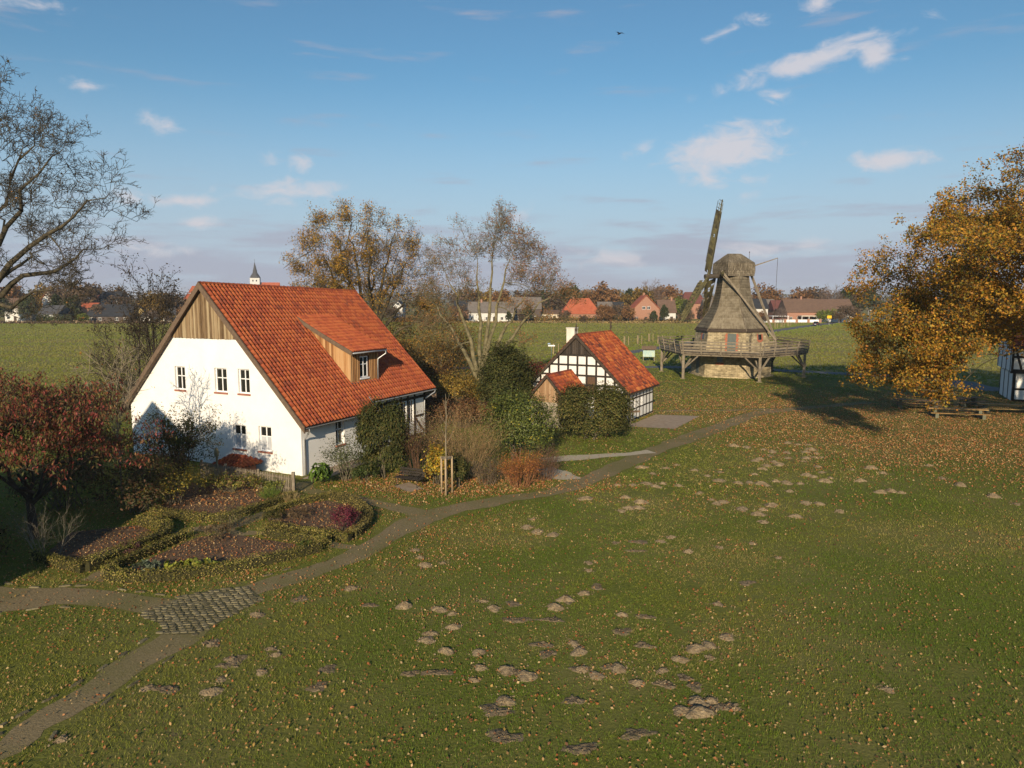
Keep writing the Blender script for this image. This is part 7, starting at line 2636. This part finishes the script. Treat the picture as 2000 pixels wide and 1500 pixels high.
# a bird high over the field
bd = thing('bird', 'small dark bird gliding high in the blue sky', 'bird', ((8.50, 30.73)[0], 60, (8.50, 30.73)[1]), radians(30))
q = MB()
q.tube([(0, -.22, 0), (0, -.1, .02), (0, .1, .02), (0, .2, .03), (0, .26, .02)], [.01, .05, .055, .035, .008], 8)
q.poly([(0, .08, .03), (0, -.07, .03), (.2, -.05, .1), (.22, .08, .11), (.5, -.1, .04), (-.2, -.05, .1), (-.22, .08, .11), (-.5, -.1, .04)], [(0, 1, 2, 3), (3, 2, 4), (1, 0, 6, 5), (5, 6, 7)])
q.poly([(0, -.18, 0), (.06, -.34, .0), (-.06, -.34, .0)], [(0, 1, 2)])
q.make('body', IRON, bd)

# thin autumn air over the whole place
hz_ = MB()
hz_.box(-7600, 7600, -400, 9400, -2.5, 75)
hm = bpy.data.materials.new('thin_air')
hm.use_nodes = True
hm.node_tree.nodes.clear()
ho = hm.node_tree.nodes.new('ShaderNodeOutputMaterial')
hv = hm.node_tree.nodes.new('ShaderNodeVolumePrincipled')
hv.inputs['Color'].default_value = (0.78, 0.86, 1.0, 1)
hv.inputs['Density'].default_value = 0.00016
hm.node_tree.links.new(hv.outputs[0], ho.inputs['Volume'])
structure(hz_.make('haze', hm), 'stuff', 'thin pale haze over the far fields and village')


# ---------------------------------------------------------------- molehills
HILL_SOIL = mat('molehill_soil', [(0.14, 0.10, 0.058), (0.24, 0.18, 0.105), (0.32, 0.245, 0.15)], scale=7, rough=1.0, bump=.9, bscale=22)


def hill_mesh(seed):
    g = np.random.default_rng(seed)
    nr, na = 7, 18
    V = [(0, 0, 1.0)]
    ph = g.uniform(0, 6.28, 5)
    for i in range(1, nr + 1):
        r = i / nr
        for j in range(na):
            a = 2 * pi * j / na
            rr = r * (1 + .16 * sin(2 * a + ph[0]) + .12 * sin(3 * a + ph[1]) + .08 * sin(5 * a + ph[2]))
            z = (1 - r ** 1.7) * (1 + g.normal(0, .08)) + g.normal(0, .045)
            V.append((rr * cos(a) + g.normal(0, .02), rr * sin(a) + g.normal(0, .02), z if i < nr else -.06))
    F3 = [(0, 1 + j, 1 + (j + 1) % na) for j in range(na)]
    F4 = [(1 + (i - 1) * na + j, 1 + i * na + j, 1 + i * na + (j + 1) % na, 1 + (i - 1) * na + (j + 1) % na) for i in range(1, nr) for j in range(na)]
    me = bpy.data.meshes.new('molehill')
    me.from_pydata(V, [], F3 + F4)
    me.materials.append(HILL_SOIL)
    return me


hill_meshes = [hill_mesh(i) for i in range(9)]
HILLS = [(15.06, 48.27), (15.82, 47.87), (16.72, 47.17), (19.11, 49.32), (19.61, 48.69), (20.31, 48.69), (19.79, 47.02), (19.17, 46.30), (19.66, 45.84), (16.97, 46.30), (16.46, 45.15), (17.83, 46.07), (17.33, 44.49), (18.44, 44.49), (17.95, 43.63), (19.09, 44.71), (19.53, 44.79), (15.04, 43.84), (15.44, 44.18), (16.05, 43.34), (16.09, 42.68), (15.25, 42.40), (14.75, 41.62), (18.25, 42.20), (17.82, 40.75), (13.82, 40.32), (16.73, 40.14), (16.93, 39.68), (17.80, 39.50), (17.15, 38.69), (11.41, 38.92), (12.29, 38.36), (12.97, 38.52), (13.47, 38.26), (13.66, 37.84), (14.48, 38.75), (14.92, 38.36), (15.63, 38.26), (9.94, 42.68), (7.69, 42.01), (9.12, 41.89), (10.66, 41.31), (8.03, 40.50), (12.01, 40.86), (11.05, 39.96), (7.31, 38.26), (7.68, 37.62), (6.47, 37.93), (5.64, 37.93), (8.91, 37.77), (8.18, 38.26), (9.68, 36.30), (3.68, 35.30), (5.72, 35.53), (6.33, 34.62), (5.61, 33.65), (6.06, 33.70), (5.17, 33.15), (9.94, 35.11), (10.02, 34.43), (10.38, 34.64), (12.57, 34.09), (10.97, 33.52), (11.92, 33.40), (14.45, 36.69), (14.40, 34.48), (21.29, 40.56), (19.71, 36.69), (24.61, 34.34), (21.17, 41.81), (19.93, 41.43), (24.40, 35.72), (24.08, 37.94), (20.09, 36.40), (19.08, 36.49), (11.43, 32.66), (11.27, 31.50), (10.31, 27.00), (13.06, 32.27), (0.67, 30.77), (1.10, 30.08), (1.74, 29.74), (0.93, 31.88), (6.67, 29.41), (6.14, 28.89), (-3.57, 27.00), (-3.27, 26.19), (-2.62, 26.45), (-3.88, 27.86), (-5.58, 24.02), (-3.51, 22.56), (2.92, 26.45), (2.83, 25.68), (8.36, 28.15), (9.86, 28.64), (7.00, 27.68), (25.02, 42.47), (23.96, 39.38), (19.13, 38.81), (9.66, 17.50), (15.42, 33.07), (14.99, 34.34), (2.46, 23.61), (1.78, 23.09), (-0.96, 22.95), (-2.35, 22.30), (-1.89, 21.99), (-0.59, 22.39), (1.39, 22.46), (3.49, 21.93), (6.76, 22.74), (-1.79, 21.05), (-2.45, 20.63), (-2.51, 20.23), (-1.87, 19.53), (-0.95, 19.47), (-0.86, 18.62), (-1.00, 17.97), (-0.15, 18.48), (0.38, 18.20), (1.79, 20.01), (1.91, 19.53), (6.37, 20.40), (5.70, 19.90), (5.26, 19.68), (4.68, 19.06), (5.55, 19.17), (1.89, 18.53), (2.24, 18.20), (3.27, 17.84), (3.97, 17.84), (2.89, 18.58), (4.06, 18.48), (4.14, 16.56), (4.62, 16.95), (4.96, 16.99), (4.54, 16.48), (5.48, 16.64), (-0.16, 16.99), (-6.92, 19.69), (-6.65, 19.33), (-7.67, 18.02), (-7.66, 17.41), (-9.41, 17.58), (-7.77, 19.07), (-8.73, 19.96), (-6.73, 18.39), (-10.27, 15.41), (-8.09, 21.93)]
mounds = []
for i, (x, y) in enumerate(HILLS):
    o = bpy.data.objects.new('molehill', random.choice(hill_meshes))
    r = random.uniform(.13, .31) * (1.0 + .22 * (y > 30))
    o.location = (x, y, 0.0)
    o.scale = (r * random.uniform(.9, 1.25), r * random.uniform(.85, 1.1), r * random.uniform(.30, .52))
    o.rotation_euler = (0, 0, random.random() * 6.28)
    link(o)
    mounds.append((o, r * (o.scale[0] + o.scale[1])))
ORD = ['widest', 'second widest', 'third widest', 'fourth widest', 'fifth widest', 'sixth widest', 'seventh widest', 'eighth widest', 'ninth widest', 'tenth widest', 'eleventh widest', 'twelfth widest'] + ['%dth widest' % k for k in range(13, 60)]
MARKS = [('the cobbled fork of the path', (-10.02, 22.17)), ('the bend of the path below the purple bush bed', (-4.85, 27.56)), ('the staked young tree', (-0.94, 32.27)), ('the gravel patch', (3.89, 35.72)), ('the rounded yew bush', (10.45, 43.84)), ('the paved yard', (15.21, 50.32)), ('the picnic tables', (27.97, 48.53)), ('the oak shadow', (20.95, 46.86)),
         ('the middle of the lawn', (10.59, 32.27)), ('the bright spot of the lawn', (4.45, 27.56)), ('the picture edge in the leaf litter', (22.77, 34.79)), ('the bare earth strip on the near lawn', (3.14, 18.21)), ('the near end of the path', (-9.23, 16.32)), ('the near lawn below the path bend', (-1.81, 20.25)), ('the far side of the near lawn', (6.99, 20.91)), ('the open lawn below the picnic tables', (13.10, 25.43))]
near_of = {}
for o, w_ in mounds:
    near_of.setdefault(min(MARKS, key=lambda q: (q[1][0] - o.location[0]) ** 2 + (q[1][1] - o.location[1]) ** 2)[0], []).append((w_, o))
for mk, lst in near_of.items():
    for k, (w_, o) in enumerate(sorted(lst, key=lambda q: -q[0])):
        tag(o, ORD[k] + ' pale molehill nearest ' + mk, 'molehill', 'molehills on the lawn')
g = np.random.default_rng(77)
cc = np.concatenate([np.c_[o.location[0] + g.normal(0, o.scale[0] * .85, 45), o.location[1] + g.normal(0, o.scale[1] * .85, 45), g.uniform(.012, .05, 45)] for o, _ in mounds])
V, F, C = leaf_cards(g, cc, np.tile(np.array([-.1, -.6, .8]), (len(cc), 1)), .045, .8, [(0.16, 0.115, 0.066), (0.24, 0.18, 0.105), (0.30, 0.23, 0.14)], None, None, .7, .6)
V[:, 2] = np.maximum(V[:, 2], .01)
structure(np_obj('soil_crumbs', V, F, MATS['leaf'], None, col=C), 'stuff', 'loose crumbs of soil strewn round the molehills')

# trampled patches of bare earth in the near lawn, slightly rough
PATCHES = [(4.27, 28.71), (5.24, 28.83), (2.96, 24.17), (1.83, 23.00), (0.04, 22.76), (0.16, 21.57), (1.22, 21.57), (4.20, 21.79), (3.35, 20.76), (0.85, 19.94), (0.99, 19.40), (3.82, 19.88), (-1.95, 18.36), (-2.70, 18.31), (0.03, 18.41), (4.58, 18.10), (4.74, 17.66), (1.53, 17.01), (-0.22, 16.92), (-0.41, 16.57), (3.98, 17.76), (1.82, 18.57), (2.70, 18.63), (-0.20, 15.52), (1.54, 15.07), (2.89, 15.63), (8.29, 24.52), (4.89, 27.77), (5.29, 16.74), (4.87, 16.65), (-7.69, 19.10), (-8.75, 20.04), (-8.90, 17.54), (-8.06, 21.91), (-7.08, 23.14), (-4.65, 22.66), (-5.02, 17.64), (-4.99, 18.55), (-7.73, 18.77)]
lawn_o = bpy.data.objects['lawn']
for i, (px_, py_) in enumerate(PATCHES):
    g = np.random.default_rng(900 + i)
    nr_, na = 5, 20
    rx, ry = g.uniform(.18, .42), g.uniform(.14, .28)
    ph = g.uniform(0, 6.28, 4)
    V = [(px_, py_, .03)]
    for a_ in range(1, nr_ + 1):
        for j in range(na):
            t = 2 * pi * j / na
            q = a_ / nr_ * (1 + .22 * sin(2 * t + ph[0]) + .2 * sin(3 * t + ph[1]) + .14 * sin(7 * t + ph[2]) + g.normal(0, .05))
            V.append((px_ + rx * q * cos(t), py_ + ry * q * sin(t), (.012 + abs(g.normal(0, .022))) if a_ < nr_ else .004))
    F = [(0, 1 + j, 1 + (j + 1) % na) for j in range(na)]
    F += [f for a_ in range(1, nr_) for j in range(na) for f in ((1 + (a_ - 1) * na + j, 1 + a_ * na + j, 1 + a_ * na + (j + 1) % na), (1 + (a_ - 1) * na + j, 1 + a_ * na + (j + 1) % na, 1 + (a_ - 1) * na + (j + 1) % na))]
    np_obj('soil_patch', V, F, mat('bare_earth', [(0.10, 0.075, 0.042), (0.18, 0.135, 0.08), (0.25, 0.19, 0.115)], scale=6, rough=1, bump=.9, bscale=25), lawn_o)

# ---------------------------------------------------------------- ground cover: fallen leaves and turf
def vnoise(x, y, s, seed):
    g = np.random.default_rng(seed)
    t = g.random((64, 64))
    u, v = x / s % 64, y / s % 64
    i, j = np.floor(u).astype(int) % 64, np.floor(v).astype(int) % 64
    f, h = u - np.floor(u), v - np.floor(v)
    f, h = f * f * (3 - 2 * f), h * h * (3 - 2 * h)
    a = t[i, j] * (1 - f) + t[(i + 1) % 64, j] * f
    b = t[i, (j + 1) % 64] * (1 - f) + t[(i + 1) % 64, (j + 1) % 64] * f
    return a * (1 - h) + b * h


def path_gap(x, y):
    d = np.full(x.shape, 1e9)
    for S in PATHS:
        d = np.minimum(d, seg_dist(x, y, S[::3] if len(S) > 12 else S))
    return d


def footprint(x, y):
    """true inside a building"""
    def rect(px, py, yaw, x0, x1, y0, y1):
        dx, dy = x - px, y - py
        lx, ly = dx * cos(yaw) - dy * sin(yaw), dx * sin(yaw) + dy * cos(yaw)
        return (lx > x0) & (lx < x1) & (ly > y0) & (ly < y1)
    b = rect(-11.84, 39.96, YAW, -14.2, 0, 0, 13.8) | rect(9, 56.84, .51, -8.4, 0, 0, 6.9) | rect(9, 56.84, .51, -6.3, -3.2, -4.2, 0)
    b |= np.hypot(x - MC[0], y - MC[1]) < 5.0
    for poly in (APRON, HOUSE_APRON, PAD, COBBLE_POLY):
        b |= in_poly(x, y, poly)
    return b


def scatter(n, ylo, yhi, pw=1.0, margin=5, k=.80, xlo=-45, xhi=90):
    y = ylo + (yhi - ylo) * R.random(n) ** pw
    w = k * y + margin
    x = R.uniform(-1, 1, n) * w
    keep = (x > xlo) & (x < xhi)
    return x[keep], y[keep]


# turf
def turf(name, n, ylo, yhi, pw, hgt, blades, wid, label):
    x, y = scatter(n, ylo, yhi, pw)
    ramp_ = np.minimum(np.clip((y - ylo) / 9, 0, 1) if ylo > 12 else 1, np.clip((yhi - y) / 9, 0, 1) if yhi < 100 else 1)
    keep = in_poly(x, y, LAWN_POLY) & (R.random(len(x)) < ramp_)
    x, y = x[keep], y[keep]
    d = path_gap(x, y)
    keep = (d > -.22 + .30 * R.random(len(x))) & ~footprint(x, y)
    for b in BEDS:
        keep &= ~in_poly(x, y, b)
    soil = vnoise(x, y, .8, 3) * .6 + vnoise(x, y, .33, 4) * .4
    keep &= soil < .74
    oakd = np.hypot((x - 40) / 1.15, y - 55)
    keep &= R.random(len(x)) > np.clip((25 - oakd) / 12, 0, .85)
    hx = np.array([h[0] for h in HILLS])
    hy = np.array([h[1] for h in HILLS])
    for a, b in zip(hx, hy):
        keep &= (x - a) ** 2 + (y - b) ** 2 > .06
    for a, b in PATCHES:
        keep &= ((x - a) / .32) ** 2 + ((y - b) / .22) ** 2 > R.uniform(.4, 1.3, len(x))
    x, y = x[keep], y[keep]
    n = len(x)
    big = vnoise(x, y, 6, 11) * .6 + vnoise(x, y, 2.1, 12) * .4
    bx = np.repeat(x, blades) + R.normal(0, .075, n * blades)
    by = np.repeat(y, blades) + R.normal(0, .075, n * blades)
    m_ = n * blades
    a = R.uniform(0, 2 * pi, m_)
    hh = hgt * R.uniform(.5, 1.25, m_) * np.repeat(.75 + .5 * vnoise(x, y, 1.2, 13), blades)
    ln = R.normal(0, .5, (m_, 2)) * hh[:, None]
    w_ = wid * R.uniform(.7, 1.3, m_)
    dx, dy = np.cos(a) * w_ / 2, np.sin(a) * w_ / 2
    z0 = np.full(m_, 0.004)
    V = np.stack([np.c_[bx - dx, by - dy, z0], np.c_[bx + dx, by + dy, z0], np.c_[bx + ln[:, 0], by + ln[:, 1], hh]], 1).reshape(-1, 3)
    F = np.arange(m_ * 3).reshape(-1, 3)
    g1, g2, g3 = np.array((.115, .175, .016)), np.array((.215, .225, .032)), np.array((.36, .29, .10))
    t = np.clip((np.repeat(big, blades) - .40) * 3.6 + R.normal(0, .2, m_), 0, 1)[:, None]
    c = g1 * (1 - t) + g2 * t
    dryp = vnoise(x, y, 3.3, 15) * .6 + vnoise(x, y, 1.0, 16) * .4
    dry = (R.random(m_) < .05 + 1.6 * np.clip(np.repeat(dryp, blades) - .5, 0, 1))[:, None]
    c = np.where(dry, g3, c) * R.uniform(.75, 1.25, (m_, 1))
    o = np_obj(name, V, F, LEAF, None, col=np.repeat(c, 3, 0))
    structure(o, 'stuff', label)


turf('grass', 94000, 10, 36, .75, .07, 5, .015, 'short green lawn grass in the near half')
turf('grass', 90000, 27, 66, .8, .085, 4, .026, 'short green lawn grass towards the houses')
turf('grass', 33000, 57, 106, .8, .11, 5, .05, 'short grass round the windmill')

# crop and verge on the far field
x, y = scatter(95000, 72, 300, 1.35, 8, .80, -240, 300)
keep = ~in_poly(x, y, LAWN_POLY) & (path_gap(x, y) > .2)
x, y = x[keep], y[keep]
n = len(x)
sz = .14 + y * .0011
a = R.uniform(-.7, .7, n)
row_t = vnoise(x * .05, y, 5, 21) * .7 + vnoise(x, y, 17, 22) * .3
V = np.stack([np.c_[x - np.cos(a) * sz * .55, y - np.sin(a) * sz * .55, np.zeros(n)], np.c_[x + np.cos(a) * sz * .55, y + np.sin(a) * sz * .55, np.zeros(n)], np.c_[x + R.normal(0, .05, n), y + R.normal(0, .08, n), sz * R.uniform(.5, 1.0, n)]], 1).reshape(-1, 3)
t = np.clip((row_t - .3) * 2.2 + R.normal(0, .12, n), 0, 1)[:, None]
c = np.array((.13, .155, .027)) * (1 - t) + np.array((.185, .17, .045)) * t
lane_d = np.clip(1 - path_gap(x, y) / 9, 0, 1)[:, None]
c = c * (1 - lane_d) + np.array((.15, .20, .025)) * lane_d
c *= R.uniform(.9, 1.1, (n, 1))
structure(np_obj('crop', V, np.arange(n * 3).reshape(-1, 3), LEAF, None, col=np.repeat(c, 3, 0)), 'stuff', 'young green crop in drilled rows on the field')

# fallen leaves
x, y = scatter(700000, 11, 88, .9, 6)
gap = path_gap(x, y)
dens = .028 + .42 * np.clip(vnoise(x, y, 2.2, 31) * .6 + vnoise(x, y, .7, 36) * .4 - .46, 0, 1) + .10 * np.clip((30 - y) / 18, 0, 1)
oakd = np.hypot((x - 38) / 1.25, (y - 58) * 1.0)
dens += .8 * np.clip((24.5 - oakd) / 11, 0, 1) * (.5 + .5 * vnoise(x, y, 1.4, 32))
garden = np.hypot((x + 13) / 1.5, y - 30)
dens += .55 * np.clip((10 - garden) / 4, 0, 1) * (.25 + .75 * vnoise(x, y, .9, 33))
shrubs = np.hypot((x + 1.5) / 2.6, y - 38.5)
dens += .9 * np.clip((3.4 - shrubs) / 1.4, 0, 1)
millz = np.clip((y - 60) / 10, 0, 1) * (x > 8) * (x < 36)
dens += .2 * millz * vnoise(x, y, 2, 34)
bed = np.zeros(x.shape, bool)
for b in BEDS:
    bed |= in_poly(x, y, b)
dens = np.where(bed, .45, dens)
dens = np.where(gap < 0, dens * .28, dens)
keep = (R.random(len(x)) < dens) & ~footprint(x, y)
x, y = x[keep], y[keep]
n = len(x)
bedk = bed[keep]
P = np.c_[x, y, R.uniform(.02, .075, n)]
pal = [(0.40, 0.24, 0.10), (0.34, 0.155, 0.06), (0.32, 0.105, 0.035), (0.48, 0.34, 0.17), (0.17, 0.08, 0.04), (0.34, 0.22, 0.06)]
nr = np.tile(np.array([-.12, -.75, .75]), (n, 1))
lsz = np.where(y > 34, .078, .056) * R.uniform(.45, 1.5, n)
V, F, C = leaf_cards(R, P, nr, lsz, .68, pal, [.20, .26, .18, .10, .18, .08], None, .55, .4)
V[:, 2] = np.maximum(V[:, 2], .026)
k = 1 + .5 * np.clip((np.repeat(y, 4) - 30) / 50, 0, 1)
structure(np_obj('leaves', V, F, LEAF, None, col=C), 'stuff', 'fallen brown and tan leaves scattered over lawn, beds and paths')
print('leaves', n)
